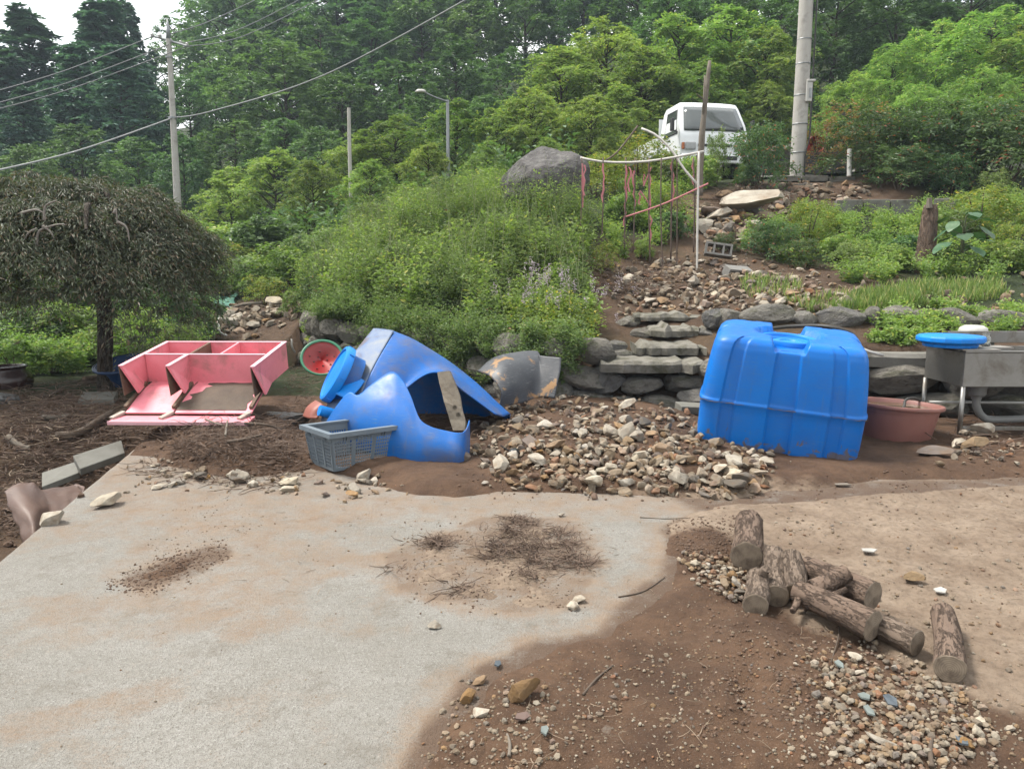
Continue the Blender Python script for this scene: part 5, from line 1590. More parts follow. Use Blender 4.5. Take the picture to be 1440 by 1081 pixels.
PROTO = {k: [tree_proto(sd + i, k) for i in range(n)] for k, sd, n in (('broad', 10, 3), ('cherry', 30, 3), ('willowy', 50, 2), ('cedar', 70, 2), ('thin', 90, 1))}
def place_tree(kind, u, vtop, y, label, group, wide=1.0, name="tree", mat=None, cat="tree", i=None):
    top = P(u, vtop, y)
    gz = float(H(np.array([top.x]), np.array([y]))[0])
    tme, cme, Ht = PROTO[kind][random.randrange(len(PROTO[kind])) if i is None else i]
    s = max(.12, (top.z - gz) / Ht)
    root = empty(name, (top.x, y, gz - .03), (0, 0, random.uniform(0, 6.28)))
    root.scale = (s * wide, s * wide, s)
    tag(root, label, cat, group)
    new_obj("trunk", tme, root)
    c = new_obj("crown", cme, root)
    if mat is not None:
        c.material_slots[0].link = 'OBJECT'; c.material_slots[0].material = mat
    return root

def where(u):
    return ("beyond the left edge" if u < -30 else "at the far left" if u < 130 else "left of the tall thin pole" if u < 235 else "behind the tall thin pole" if u < 300 else "right of the tall thin pole" if u < 460 else "left of the street lamp" if u < 590
            else "behind the street lamp" if u < 700 else "above the big boulder" if u < 830 else "left of the truck" if u < 930 else "behind the truck" if u < 1050 else "behind the thick pole" if u < 1150 else "right of the thick pole" if u < 1300 else "at the right edge")
_used = {}
def uniq(base):
    """adds an order word when two trees would read alike"""
    n = _used.get(base, 0); _used[base] = n + 1
    return base if n == 0 else base + ", " + ["second", "third", "fourth", "fifth", "sixth", "seventh", "eighth"][min(n - 1, 6)]

# ridge and hillside, far to near
for (k, u, v, y, w) in [
    ('thin', 232, 22, 62, 1.0), ('thin', 268, 30, 64, 1.0), ('thin', 212, 60, 58, 1.1), ('thin', 292, 52, 60, 1.2),
    ('broad', 330, -30, 60, 1.2), ('broad', 400, -70, 62, 1.3), ('broad', 470, -80, 60, 1.3), ('broad', 540, -110, 62, 1.3), ('broad', 620, -120, 62, 1.3), ('broad', 700, -130, 62, 1.3), ('broad', 790, -150, 62, 1.3),
    ('broad', 880, -150, 60, 1.3), ('broad', 970, -160, 60, 1.3), ('broad', 1070, -160, 58, 1.3), ('broad', 1180, -170, 58, 1.3), ('broad', 1290, -180, 58, 1.3), ('broad', 1400, -180, 58, 1.3), ('broad', 1500, -180, 58, 1.3),
    ('broad', 330, -20, 80, 1.7), ('broad', 420, -40, 82, 1.7), ('broad', 510, -60, 80, 1.7), ('broad', 600, -60, 82, 1.7), ('broad', 690, -70, 80, 1.7), ('broad', 780, -80, 82, 1.7), ('broad', 870, -80, 80, 1.7), ('broad', 960, -80, 80, 1.7), ('broad', 1050, -90, 80, 1.7), ('broad', 1140, -90, 80, 1.7), ('broad', 1230, -90, 80, 1.7), ('broad', 1330, -90, 80, 1.7), ('broad', 1430, -90, 80, 1.7),
    ('cedar', 8, 62, 46, 1.5), ('cedar', 48, 20, 48, 1.7), ('cedar', 118, -2, 47, 1.7), ('cedar', 185, 0, 54, 1.1), ('cedar', 88, 60, 42, 1.5), ('cedar', 160, 60, 41, 1.5), ('cedar', 20, 120, 38, 1.5), ('cedar', -50, 60, 46, 1.6), ('cedar', -140, 50, 47, 1.7), ('cedar', -230, 70, 46, 1.7), ('broad', -60, 190, 33, 1.4), ('broad', -150, 180, 34, 1.4), ('broad', -240, 190, 35, 1.4), ('cedar', 205, 100, 44, 1.2),
    ('broad', 300, 95, 47, 1.3), ('broad', 262, 110, 44, 1.1), ('broad', 350, 40, 50, 1.3), ('broad', 400, 58, 40, 1.5), ('broad', 450, 20, 50, 1.3), ('broad', 520, 10, 50, 1.3), ('broad', 590, -20, 50, 1.3), ('broad', 660, 0, 48, 1.3), ('broad', 740, -40, 48, 1.3),
    ('broad', 480, 100, 38, 1.4), ('broad', 560, 80, 38, 1.3), ('broad', 640, 55, 38, 1.4), ('broad', 715, 70, 36, 1.3), ('broad', 600, 120, 32, 1.3), ('broad', 680, 130, 31, 1.3),
    ('broad', 110, 170, 34, 1.4), ('broad', 190, 190, 32, 1.3), ('broad', 40, 200, 31, 1.3), ('broad', 255, 190, 31, 1.2), ('broad', 330, 165, 33, 1.4), ('broad', 400, 165, 32, 1.3), ('broad', 450, 175, 29, 1.2),
    ('broad', 820, -50, 46, 1.3), ('broad', 900, -70, 44, 1.3), ('broad', 980, -80, 42, 1.3), ('broad', 1060, -90, 42, 1.3), ('broad', 1150, -100, 42, 1.3), ('broad', 1250, -110, 40, 1.3), ('broad', 1360, -120, 40, 1.3), ('broad', 1460, -120, 40, 1.3)]:
    kind = {'thin': "sparse tree on the skyline", 'broad': "dark leafy forest tree", 'cedar': "tall dark evergreen"}[k]
    dep = " on the far ridge" if y > 70 else " on the ridge" if y > 55 and k != 'thin' else " high on the hillside" if y > 41 else " low on the hillside"
    place_tree(k, u, v, y, uniq(kind + dep + " " + where(u)), "forest trees on the hillside", w)
# brighter trees nearer
for (k, u, v, y, w) in [
    ('cherry', 320, 235, 25, 1.3), ('cherry', 385, 215, 25, 1.3), ('cherry', 440, 225, 22, 1.2), ('cherry', 500, 190, 24, 1.3), ('cherry', 560, 165, 24, 1.3), ('cherry', 520, 225, 20, 1.2), ('cherry', 600, 200, 20, 1.2),
    ('cherry', 640, 140, 23, 1.2), ('cherry', 700, 150, 22, 1.2), ('cherry', 750, 120, 22, 1.2), ('cherry', 680, 205, 18.5, 1.1),
    ('cherry', 790, 60, 26, 1.2), ('cherry', 850, 30, 27, 1.2), ('cherry', 905, 60, 25, 1.2), ('cherry', 960, 20, 27, 1.2), ('cherry', 1020, 10, 27, 1.2), ('cherry', 1070, 40, 26, 1.2), ('cherry', 830, 130, 21, 1.2), ('cherry', 880, 120, 23, 1.2), ('cherry', 770, 190, 18, 1.0),
    ('cherry', 850, 195, 17, .9), ('cherry', 1000, 90, 24.5, 1.2), ('cherry', 1080, 110, 24.5, 1.1), ('cherry', 945, 105, 25, 1.1), ('broad', 1100, -10, 30, 1.2), ('broad', 940, -30, 33, 1.2), ('broad', 1010, -40, 34, 1.2),
    ('willowy', 1200, 100, 23.5, 1.2), ('willowy', 1260, 60, 24, 1.2), ('willowy', 1330, 25, 24, 1.3), ('willowy', 1400, 10, 23, 1.3), ('willowy', 1460, 20, 22, 1.3), ('willowy', 1170, 155, 22, .9), ('willowy', 1380, 90, 20.5, 1.1), ('willowy', 1290, 115, 21, 1.1),
    ('broad', 1180, -40, 31, 1.3), ('broad', 1270, -60, 31, 1.3), ('broad', 1370, -70, 31, 1.3)]:
    kind = {'cherry': "light green layered young tree", 'broad': "dark leafy forest tree", 'willowy': "bright drooping long-leaved tree"}[k]
    dep = " close by" if y < 21 else " at the forest edge" if y < 26.5 else " deeper in"
    place_tree(k, u, v, y, uniq(kind + dep + " " + where(u)), "young trees at the forest edge", w)

# ------------------------------------------------------------------ shrubs and bushes
def shrub_proto(seed, leafm, lsz, asp, nb=16, ht=1.0, wd=.62, tw=12, per=12, flat=.7, droop=.3, stems=6):
    r = np.random.default_rng(seed); rd = random.Random(seed)
    mb = MB(); cs, rs, outs = [], [], []
    for k in range(nb):
        a = k * 2.4; f = (k + .5) / nb
        rad = wd * rd.uniform(.15, .75) * (1.1 - .5 * f)
        z = ht * (.18 + .68 * f)
        c = Vector((rad * math.cos(a), rad * math.sin(a), z))
        b = rd.uniform(.2, .34) * ht
        cs.append(c[:]); rs.append((b, b, b * .8)); outs.append((math.cos(a), math.sin(a), .3))
        if k % max(1, nb // stems) == 0:
            mb.tube([(rd.uniform(-.06, .06), rd.uniform(-.06, .06), -.1), c * .5 + Vector((0, 0, .05)), c], [.014, .011, .005], 5, cap=False)
    p, t, n, s, rv = twig_leaves(r, np.array(cs), np.array(rs), tw, per, lsz, droop, flat, np.array(outs))
    V, F = leaf_arrays(p, t, n, s, asp)
    tme = bpy.data.meshes.new("stem"); tme.from_pydata([tuple(v) for v in mb.v], [], mb.f); tme.materials.append(M_twig)
    return tme, np_mesh("foliage", V, F, leafm, rnd=rv), ht
SH = {'nandina': [shrub_proto(s, L_shrub, .058, .36, 26, 1.0, .75, 14, 14, .6) for s in (1, 2)],
      'yellow': [shrub_proto(s, L_yellow, .05, .45, 20, 1.0, .7, 13, 12) for s in (3, 4)],
      'green': [shrub_proto(s, L_mid, .075, .45, 20, 1.0, .7, 13, 12) for s in (5, 6)],
      'bright': [shrub_proto(s, L_weed, .065, .4, 20, 1.0, .7, 13, 12) for s in (7, 8)],
      'dark': [shrub_proto(s, L_forest, .085, .5, 20, 1.0, .75, 13, 12) for s in (9, 10)],
      'red': [shrub_proto(11, L_red, .05, .4, 12, 1.0, .6, 10, 10)]}
def place_shrub(kind, u, vtop, y, label, group, wide=1.0, vbase=None, name="shrub"):
    top = P(u, vtop, y)
    gz = float(H(np.array([top.x]), np.array([y]))[0]) if vbase is None else P(u, vbase, y).z
    tme, cme, ht = random.choice(SH[kind])
    s = max(.15, (top.z - gz) / (ht * 1.08))
    root = empty(name, (top.x, y, gz - .02), (0, 0, random.uniform(0, 6.28)))
    root.scale = (s * wide, s * wide, s)
    tag(root, label, "shrub", group)
    new_obj("stem", tme, root); new_obj("foliage", cme, root)
    return root
GR = "shrubs on the slope below the road"
for (k, u, v, y, w, lab) in [
    ('nandina', 1235, 135, 16.2, 1.0, "big dark fine-leaved shrub just right of the thick pole"), ('nandina', 1300, 128, 16.0, 1.1, "widest dark shrub on the kerb, mid right"), ('nandina', 1370, 118, 15.8, 1.0, "dark shrub with a reddish top near the right edge"),
    ('nandina', 1425, 125, 15.2, 1.0, "dark shrub cut off by the right edge below the bright trees"), ('nandina', 1270, 190, 15.4, 1.1, "lower dark shrub overhanging the kerb"), ('nandina', 1340, 200, 15.0, 1.0, "dark shrub hanging over the block edge at right"),
    ('nandina', 1072, 150, 15.6, .75, "olive shrub between the truck and the thick pole"), ('red', 1215, 118, 17.6, 1.2, "rust red topped shrub right of the thick pole"), ('red', 1160, 140, 17.4, 1.0, "orange tinted shrub behind the meter box"),
    ('yellow', 1140, 285, 12.8, 1.0, "yellow green bush in the middle of the slope"), ('yellow', 1385, 265, 12.6, 1.3, "yellow green bush near the right edge of the slope"), ('yellow', 1430, 320, 11.2, 1.1, "yellow green bush low at the right edge"),
    ('nandina', 1090, 315, 12.2, 1.2, "dark green bush beside the pale slide boulder"), ('green', 1180, 340, 12.0, 1.2, "green bush left of the tree stump"), ('green', 1235, 335, 12.2, 1.2, "leafy bush under the grey block edge"), ('dark', 1275, 342, 11.6, 1.1, "dark bush just left of the tree stump"),
    ('nandina', 1130, 345, 11.4, 1.2, "low dark bush above the terrace rubble"), ('bright', 1200, 350, 11.3, 1.3, "pale weedy bush above the grass strip"), ('green', 1255, 355, 11.0, 1.2, "low green bush touching the grass strip"), ('green', 1420, 345, 10.6, 1.2, "green bush behind the sink's back splash"),
    ('bright', 1335, 300, 12.4, 1.2, "pale green shrub behind the tree stump"), ('bright', 1400, 230, 14.4, 1.0, "light weedy shrub under the dark shrubs at right"), ('nandina', 1340, 350, 10.8, .9, "dark bush beside the broad-leaved plant"),
    ('yellow', 900, 175, 17.0, 1.3, "yellowish bush left of the truck's door"), ('yellow', 840, 200, 15.5, 1.2, "yellowish bush above the big boulder"), ('green', 932, 205, 16.4, 1.0, "green bush in front of the truck's left side"), ('bright', 1010, 170, 16.2, .42, "thin bright sapling in front of the truck's windscreen"),
    ('green', 985, 206, 15.8, 1.0, "green bush in front of the truck's bumper"), ('yellow', 930, 245, 14.2, 1.2, "olive bush behind the ribbon frame"), ('green', 880, 260, 13.4, 1.1, "green bush left of the ribbon frame"), ('dark', 945, 290, 12.9, 1.2, "dark bush under the ribbon frame"),
    ('green', 1052, 215, 16.1, .8, "green bush at the truck's right corner"), ('nandina', 1020, 320, 12.4, 1.0, "dark tuft beside the cinder block"), ('green', 905, 330, 12.0, 1.0, "green tuft at the foot of the ribbon frame")]:
    place_shrub(k, u, v - (20 if y < 13 and u > 1060 else 0), y, lab, GR, w)
for (k, u, v, y, w, lab) in [('bright', 560, 330, 11.6, 1.0, "light bushy clump on the weedy bank behind the torn tank"), ('green', 640, 300, 12.4, 1.0, "leafy clump in the middle of the weedy bank"), ('green', 740, 320, 11.0, 1.0, "leafy clump on the bank below the big boulder"),
    ('bright', 690, 370, 10.0, .9, "light clump on the bank above the dark tub fragment"), ('dark', 600, 380, 10.3, 1.0, "dark clump low on the bank above the torn tank"), ('green', 800, 350, 10.2, .9, "leafy clump at the bank's right end by the lilac spikes"), ('yellow', 850, 330, 11.2, .8, "yellowish clump where the weedy bank meets the rubble")]:
    place_shrub(k, u, v, y, lab, "clumps on the weedy bank", w)
GB = "bushes along the left side of the path"
for (k, u, v, y, w, lab) in [
    ('dark', 260, 385, 12.4, .9, "dark glossy shrub right of the maple trunk"), ('green', 200, 420, 12.0, 1.1, "green bush behind the bookcase"), ('green', 95, 410, 12.2, 1.2, "green bush under the maple's left boughs"), ('dark', 40, 420, 12.0, 1.3, "dark bush behind the clay jar"),
    ('green', 150, 440, 11.2, 1.1, "leafy bush behind the maple trunk"), ('dark', 120, 380, 14.5, 1.3, "tall dark bush in the shade behind the maple"), ('dark', 30, 370, 15, 1.3, "tall dark bush in the shade at the far left"), ('dark', 210, 375, 15, 1.2, "tall dark bush in the shade right of the maple"),
    ('bright', 250, 440, 11.0, .9, "light green bush at the path's left edge"), ('green', 70, 470, 10.2, 1.2, "low leafy bush behind the debris at left"), ('green', 15, 460, 10.0, 1.2, "low leafy bush touching the left edge"), ('bright', 200, 470, 10.3, 1.0, "low light bush behind the blue tub"),
    ('dark', 375, 290, 19, 1.3, "rounded dark shrub at the head of the path"), ('green', 320, 300, 21, 1.4, "green shrub left of the path's head"), ('yellow', 345, 330, 18.5, 1.3, "yellow green shrub beside the path's bend"), ('bright', 430, 315, 17, 1.3, "bright bush on the bank right of the path"),
    ('bright', 350, 345, 16.5, 1.3, "bright bush left of the path's bend"), ('yellow', 372, 378, 15, 1.2, "small lime tuft on the path's right bank"), ('green', 400, 330, 16, 1.2, "green bush on the path's right bank"), ('green', 300, 350, 17, 1.2, "green bush above the maple's right boughs"),
    ('bright', 470, 305, 15.5, 1.3, "bright bush at the left end of the weedy bank"), ('green', 415, 395, 12.9, .9, "bush crowning the left end of the stone wall"), ('green', 590, 250, 17, 1.3, "green bush at the back of the weedy bank"), ('bright', 640, 235, 15.5, 1.2, "bright bush left of the big boulder"),
    ('bright', 530, 270, 16.5, 1.3, "bright bush on the skyline of the weedy bank"), ('green', 690, 225, 15.8, .9, "green bush touching the big boulder's left side")]:
    place_shrub(k, u, v, y, lab, GB, w)

# ------------------------------------------------------------------ weeds covering the bank (nobody could count them)
def weed_cloud(name, label, spots, seed, leafm, lsz=.045, asp=.34, stems=16, per=26, catg="weeds"):
    r = np.random.default_rng(seed)
    PP, TT, NN, SS, RV = [], [], [], [], []
    SV = MB()
    for (x, y, z, h, w) in spots:
        n = stems
        a = r.uniform(0, 2 * np.pi, n); sp = r.uniform(.1, 1, n) * w
        d = np.stack([np.cos(a) * sp, np.sin(a) * sp, np.zeros(n)], -1)
        hh = h * r.uniform(.65, 1.05, n)
        t = np.linspace(.12, 1, per)[None] + r.uniform(-.02, .02, (n, per))
        p = d[:, None] * (t ** 1.7)[..., None]
        p[..., 2] = hh[:, None] * (t - .22 * t ** 3 * (sp / (w + 1e-6))[:, None])
        p = p + np.array([x, y, z]) + r.normal(size=p.shape) * .025
        dirn = norm(np.stack([r.normal(size=(n, per)), r.normal(size=(n, per)), r.normal(size=(n, per)) * .3 + .25], -1))
        PP.append(p.reshape(-1, 3)); TT.append(dirn.reshape(-1, 3))
        NN.append((np.array([0, 0, 1.0]) + r.normal(size=(n * per, 3)) * .5))
        SS.append(lsz * r.uniform(.6, 1.4, n * per) * (1.15 - .5 * t.reshape(-1)))
        RV.append(np.clip(r.uniform(.15, .85) * .5 + r.random(n * per) * .35 + .2 * t.reshape(-1), 0, 1))
    V, F = leaf_arrays(np.vstack(PP), np.vstack(TT), np.vstack(NN), np.concatenate(SS), asp)
    o = obj_np(name, V, F, leafm, rnd=np.concatenate(RV))
    return tag(o, label, catg, None, "stuff")
def weed_spots(poly, n, h, w, hv=.3):
    out = []
    for (u, v) in in_poly_px(poly, n):
        p = hit_px(u, v)
        if p is None or p.y > 30: continue
        out.append((p.x, p.y, p.z - .03, h * random.uniform(1 - hv, 1 + hv), w * random.uniform(.7, 1.3)))
    return out
def spots_xy(poly, n, h, w, hv=.3):
    xs = [p[0] for p in poly]; ys = [p[1] for p in poly]; out = []
    while len(out) < n:
        x, y = random.uniform(min(xs), max(xs)), random.uniform(min(ys), max(ys))
        if sd_poly(np.array([x]), np.array([y]), poly)[0] < 0:
            out.append((x, y, drop(x, y) - .03, h * random.uniform(1 - hv, 1 + hv), w * random.uniform(.7, 1.3)))
    return out
# bank above the wall: world-space outline
BANK = [(-3.1, 11.6), (-1.4, 9.95), (0.0, 8.65), (0.75, 8.5), (1.05, 9.4), (1.0, 10.6), (1.4, 12.0), (1.0, 13.5), (0.1, 15.0), (-1.5, 16.5), (-3.5, 17), (-4.0, 14)]
def lumpy(spots, lo=.55, hi=1.25):
    out = []
    for (x, y, z, h, w) in spots:
        k = lo + (hi - lo) * float(np.clip(.5 + 1.6 * fbm(np.array(x * .9 + 3), np.array(y * .9), 3), 0, 1))
        out.append((x, y, z, h * k, w * (.6 + .4 * k)))
    return out
weed_cloud("feathery_weeds", "tall feathery green weeds covering the bank behind the torn tank", lumpy(spots_xy(BANK, 340, .98, .44)), 4, L_weed, .055, .30, 15, 26)
weed_cloud("leafy_weeds", "broad leaved darker weeds mixed into the bank behind the torn tank", lumpy(spots_xy(BANK, 200, .86, .38), .4, 1.3), 14, L_mid, .095, .45, 11, 17)
weed_cloud("dark_weeds", "dark green weeds low in the gaps of the bank", lumpy(spots_xy(BANK, 110, .6, .4), .5, 1.2), 24, L_shrub, .08, .4, 12, 18)
def tall_stalks():
    m = MB(); r = random.Random(5)
    for (x, y, z, h, w) in spots_xy(BANK, 150, 1.15, .3):
        dx, dy = r.uniform(-.25, .25), r.uniform(-.25, .25)
        m.tube([(x, y, z), (x + dx * .4, y + dy * .4, z + h * .6), (x + dx, y + dy, z + h * .95)], [.005, .004, .0015], 3, cap=False)
    return tag(m.build("weed_stalks", M_stalk, None), "dry pale stalks standing out of the weedy bank", "stalks", None, "stuff")
M_stalk = simple("dry_stalk", (.42, .44, .24), (.3, .33, .17), 12, .8)
tall_stalks()
# weeds hanging over the wall
HANG = []
for k in range(120):
    f = random.random(); x = -2.9 + 3.3 * f; y = float(wall_y(x)) + random.uniform(.02, .25)
    HANG.append((x, y - .1, ztop(x) - random.uniform(.1, .55) * (x > -2.2), .45 * random.uniform(.6, 1.3), .42))
for k in range(70):
    x = random.uniform(-1.7, .75); HANG.append((x, float(wall_y(x)) - .12 + random.uniform(-.08, .1), random.uniform(.12, .75), .3 * random.uniform(.6, 1.3), .35))
weed_cloud("hanging_weeds", "green weeds spilling over the stone wall's top", HANG, 6, L_weed, .05, .35, 14, 24)
weed_cloud("ground_weeds", "low green weeds among the shrubs of the right slope", weed_spots([(1010, 335), (1130, 305), (1440, 295), (1440, 400), (1200, 400), (1100, 375)], 150, .38, .34)
           + weed_spots([(880, 225), (1000, 240), (980, 340), (860, 370), (840, 300)], 70, .4, .3) + weed_spots([(1240, 425), (1440, 435), (1440, 470), (1250, 480)], 36, .16, .2)
           + weed_spots([(1210, 440), (1300, 470), (1290, 486), (1215, 480)], 14, .12, .16) + weed_spots([(1300, 300), (1440, 285), (1440, 310), (1300, 318)], 40, .4, .32) + weed_spots([(1150, 312), (1300, 308), (1300, 325), (1140, 325)], 30, .25, .3), 8, L_mid, .06, .42, 13, 20)
weed_cloud("path_weeds", "mixed green undergrowth on both sides of the washed out path", weed_spots([(300, 300), (480, 300), (440, 400), (380, 420), (330, 400)], 130, .5, .4) + weed_spots([(0, 440), (300, 430), (290, 500), (130, 525), (0, 528)], 200, .5, .4)
           + weed_spots([(250, 330), (330, 380), (300, 430), (240, 440)], 40, .5, .35), 12, L_mid, .075, .38, 12, 18)
weed_cloud("hillside_undergrowth", "dense dark undergrowth between the hillside trees", [(x, y, float(H(np.array([x]), np.array([y]))[0]), random.uniform(.8, 1.7), random.uniform(.8, 1.3)) for (x, y) in
           [(random.uniform(-.72, .75) * yy_, yy_) for yy_ in (random.uniform(19, 46) for _ in range(420))] if not (2.5 < x < 14 and y < 23.5)], 15, L_forest, .24, .55, 11, 13, "undergrowth")
# flowering hyssop in front: pale lilac spikes over yellow-green leaves
def spike_cloud():
    r = np.random.default_rng(21); PP, SS, RV, TT = [], [], [], []
    for k in range(64):
        u = random.gauss(775, 48); x = (u - 720) / 1050 * 8.75; y = random.uniform(8.5, 9.1)
        z0 = drop(x, y) + random.uniform(.35, .75); hh = random.uniform(.10, .2)
        t = r.random(22)
        PP.append(np.stack([x + r.normal(size=22) * .012, y + r.normal(size=22) * .012, z0 + t * hh], -1)); SS.append(np.full(22, .02)); RV.append(r.random(22)); TT.append(norm(r.normal(size=(22, 3))))
    V, F = leaf_arrays(np.vstack(PP), np.vstack(TT), norm(r.normal(size=(22 * 64, 3))), np.concatenate(SS), .7)
    m = leaf_mat("lilac_flower", (0.20, 0.16, 0.2), (0.36, 0.30, 0.35), trans=.2)
    return tag(obj_np("flower_spikes", V, F, m, rnd=np.concatenate(RV)), "pale lilac flower spikes above the wall left of the steps", "flowers", None, "stuff")
spike_cloud()
HY = []
for k in range(60):
    x = random.gauss(.35, .28); y = random.uniform(8.4, 9.1); HY.append((x, y, drop(x, y) - .05, random.uniform(.35, .65), .22))
weed_cloud("flowering_herbs", "yellow green leafy herbs under the lilac spikes left of the steps", HY, 23, L_yellow, .06, .5, 10, 18)

def blades(name, label, spots, seed, mat, hmin, hmax, wid=.008):
    r = np.random.default_rng(seed); n = len(spots)
    p = np.array(spots); h = r.uniform(hmin, hmax, n); a = r.uniform(0, 6.28, n)
    t = np.stack([np.cos(a) * .35, np.sin(a) * .35, np.ones(n)], -1)
    V, F = leaf_arrays(p, t, norm(r.normal(size=(n, 3)) * [1, 1, .2]), h, .07, .05)
    return tag(obj_np(name, V, F, mat, rnd=r.random(n)), label, "grass", None, "stuff")
gs = []
for (u, v) in in_poly_px([(1100, 428), (1200, 418), (1300, 402), (1400, 400), (1420, 420), (1330, 430), (1200, 440), (1120, 440)], 2200):
    p = hit_px(u, v)
    if p is not None and float(fbm(np.array(p.x * 2), np.array(p.y * 2))) > -.12: gs.append((p.x, p.y, p.z - .01))
for (u, v) in in_poly_px([(1040, 395), (1120, 395), (1130, 415), (1050, 420)], 160):
    p = hit_px(u, v); gs.append((p.x, p.y, p.z - .01))
blades("grass", "strip of fresh green grass on the terrace edge at right", [(x + random.gauss(0, .02), y + random.gauss(0, .02), z) for (x, y, z) in gs for _ in range(3)], 31, L_grass, .07, .2)

# ------------------------------------------------------------------ weeping laceleaf maple
def maple():
    r = np.random.default_rng(41); rd = random.Random(41)
    b = P(147, 528, 9.0)
    base = Vector((b.x, 9.0, drop(b.x, 9.0)))
    root = empty("maple_tree", base); tag(root, "weeping maple with a dome of dark reddish lacy leaves at left", "tree")
    z = lambda v: P(147, v, 9.0).z - base.z
    X = lambda u: P(u, 400, 9.0).x - base.x
    mb = MB()
    fork = Vector((X(140), .05, z(345)))
    mb.tube(spline([(0.04, 0, -.15), (0.0, 0, .1), (X(143), .02, z(440)), (X(138), .03, z(390)), fork], 14), [.12, .10] + [.085] * 10 + [.075, .07], 12, noise=.05)
    arms = [(X(60), -.5, z(272)), (X(20), .2, z(268)), (X(110), .5, z(262)), (X(185), -.4, z(275)), (X(220), .2, z(288)), (X(235), -.3, z(312)), (X(150), .9, z(262)), (X(0), -.1, z(268)), (X(80), -.9, z(285)), (X(190), -.9, z(300)), (X(10), -.8, z(292))]
    tips = []
    for e in arms:
        e = Vector(e)
        md = fork.lerp(e, .5) + Vector((0, 0, .18))
        pts = spline([fork, md, e, e + Vector(((e.x - fork.x) * .25, (e.y - fork.y) * .25, -.25))], 14)
        mb.tube(pts, [.05 * (1 - i / 15) + .008 for i in range(14)], 7, cap=False)
        tips += pts[5:]
    mb.build("trunk", M_trunk, root, smooth=True, local=True)
    # bare pale dead branches at the left
    M_dead = simple("bleached_branch", (0.34, 0.31, 0.27), (0.26, 0.23, 0.2), 12, .85)
    for pts in ([(52, 345), (55, 325), (80, 316), (92, 316)], [(52, 322), (40, 328), (30, 345)], [(62, 310), (64, 290), (80, 282)], [(165, 312), (178, 320), (182, 340)], [(160, 300), (163, 295), (165, 312)], [(30, 300), (50, 295), (62, 300)], [(60, 318), (70, 325), (76, 335)]):
        db = MB(); db.tube(spline([P(a_, c_, 7.7) - base for (a_, c_) in pts], 10), [.016 - .0012 * i for i in range(10)], 6)
        db.build("dead_branch", M_dead, root, local=True, smooth=True)
    # tiers of drooping lacy foliage
    PP, TT, NN, SS, RV = [], [], [], [], []
    cx, cyy = X(135), 0.0
    ntier = 640
    for k in range(ntier):
        a = rd.uniform(0, 6.283); rr = math.sqrt(rd.random())
        ex = cx - .2 + 1.5 * rr * math.cos(a); ey = cyy + 1.4 * rr * math.sin(a)
        dome = z(256) - .85 * rr ** 2.5 + .12 * math.sin(a * 3 + 1) * rr + .06 * math.sin(rr * 14 + a * 2) - rd.random() ** 2.2 * (.25 + .6 * rr)
        # a cascade: strands leaving outward and falling
        out = np.array([math.cos(a), math.sin(a), 0.0])
        shade = rd.uniform(.1, .9)
        for s in range(16):
            az = a + rd.gauss(0, .7); ln = rd.uniform(.25, .55)
            o2 = np.array([math.cos(az), math.sin(az), 0])
            m_ = 13
            t = np.linspace(0, 1, m_)
            p = np.array([ex, ey, dome]) + o2 * (ln * .8 * t)[:, None] + np.array([0, 0, 1]) * (.05 * np.sin(np.pi * t * .6) - (.18 + .30 * rr) * ln * 1.7 * t ** 2)[:, None] + r.normal(size=(m_, 3)) * .02
            PP.append(p); d = o2 * .65 + np.array([0, 0, -.6])
            TT.append(d + r.normal(size=(m_, 3)) * .45); NN.append(o2 * .5 + np.array([0, 0, .6]) + r.normal(size=(m_, 3)) * .5)
            SS.append(np.full(m_, .068) * r.uniform(.6, 1.3, m_)); RV.append(np.clip(shade * .65 + r.random(m_) * .35, 0, 1))
    V, F = leaf_arrays(np.vstack(PP), np.vstack(TT), np.vstack(NN), np.concatenate(SS), .2, .05)
    obj_np("crown", V, F, L_maple, root, rnd=np.concatenate(RV))
maple()

# broad-leaved plant near the stump
bp = P(1350, 385, 10.6)
pr = tag(empty("broad_leaved_plant", (bp.x, bp.y, drop(bp.x, bp.y))), "plant with big drooping green leaves right of the tree stump", "plant")
lf = MB(); 
def big_leaf_mesh():
    m = MB(); rows = []
    for i in range(7):
        f = i / 6; w = .5 * math.sin(math.pi * min(1, f * .92 + .06)) ** .8
        rows.append([Vector((f, w * s, -.28 * f * f + .10 * abs(s) * w + .03 * math.sin(f * 9 + s))) for s in (-.8, -.4, 0, .4, .8)])
    m.grid(rows)
    me = bpy.data.meshes.new("leaf"); me.from_pydata([tuple(v) for v in m.v], [], m.f); me.materials.append(L_bigleaf)
    a_ = me.attributes.new("rnd", 'FLOAT', 'FACE'); a_.data.foreach_set("value", [random.random() for _ in me.polygons])
    for q in me.polygons: q.use_smooth = True
    return me
BLM = big_leaf_mesh()
mb = MB()
for k in range(17):
    a = k * 2.4; h = .25 + .035 * k
    st_ = Vector((.03 * math.cos(a), .03 * math.sin(a), h)); e = st_ + Vector((.16 * math.cos(a), .16 * math.sin(a), .06))
    mb.tube([(0, 0, 0), (0, 0, h * .7), st_, e], [.012, .01, .007, .004], 5)
    o = new_obj("leaf", BLM, pr); o.location = e; s = random.uniform(.2, .32); o.scale = (s, s, s); o.rotation_euler = (random.uniform(-.2, .2), random.uniform(.0, .5), a)
mb.build("stalk", M_stem, pr, local=True)
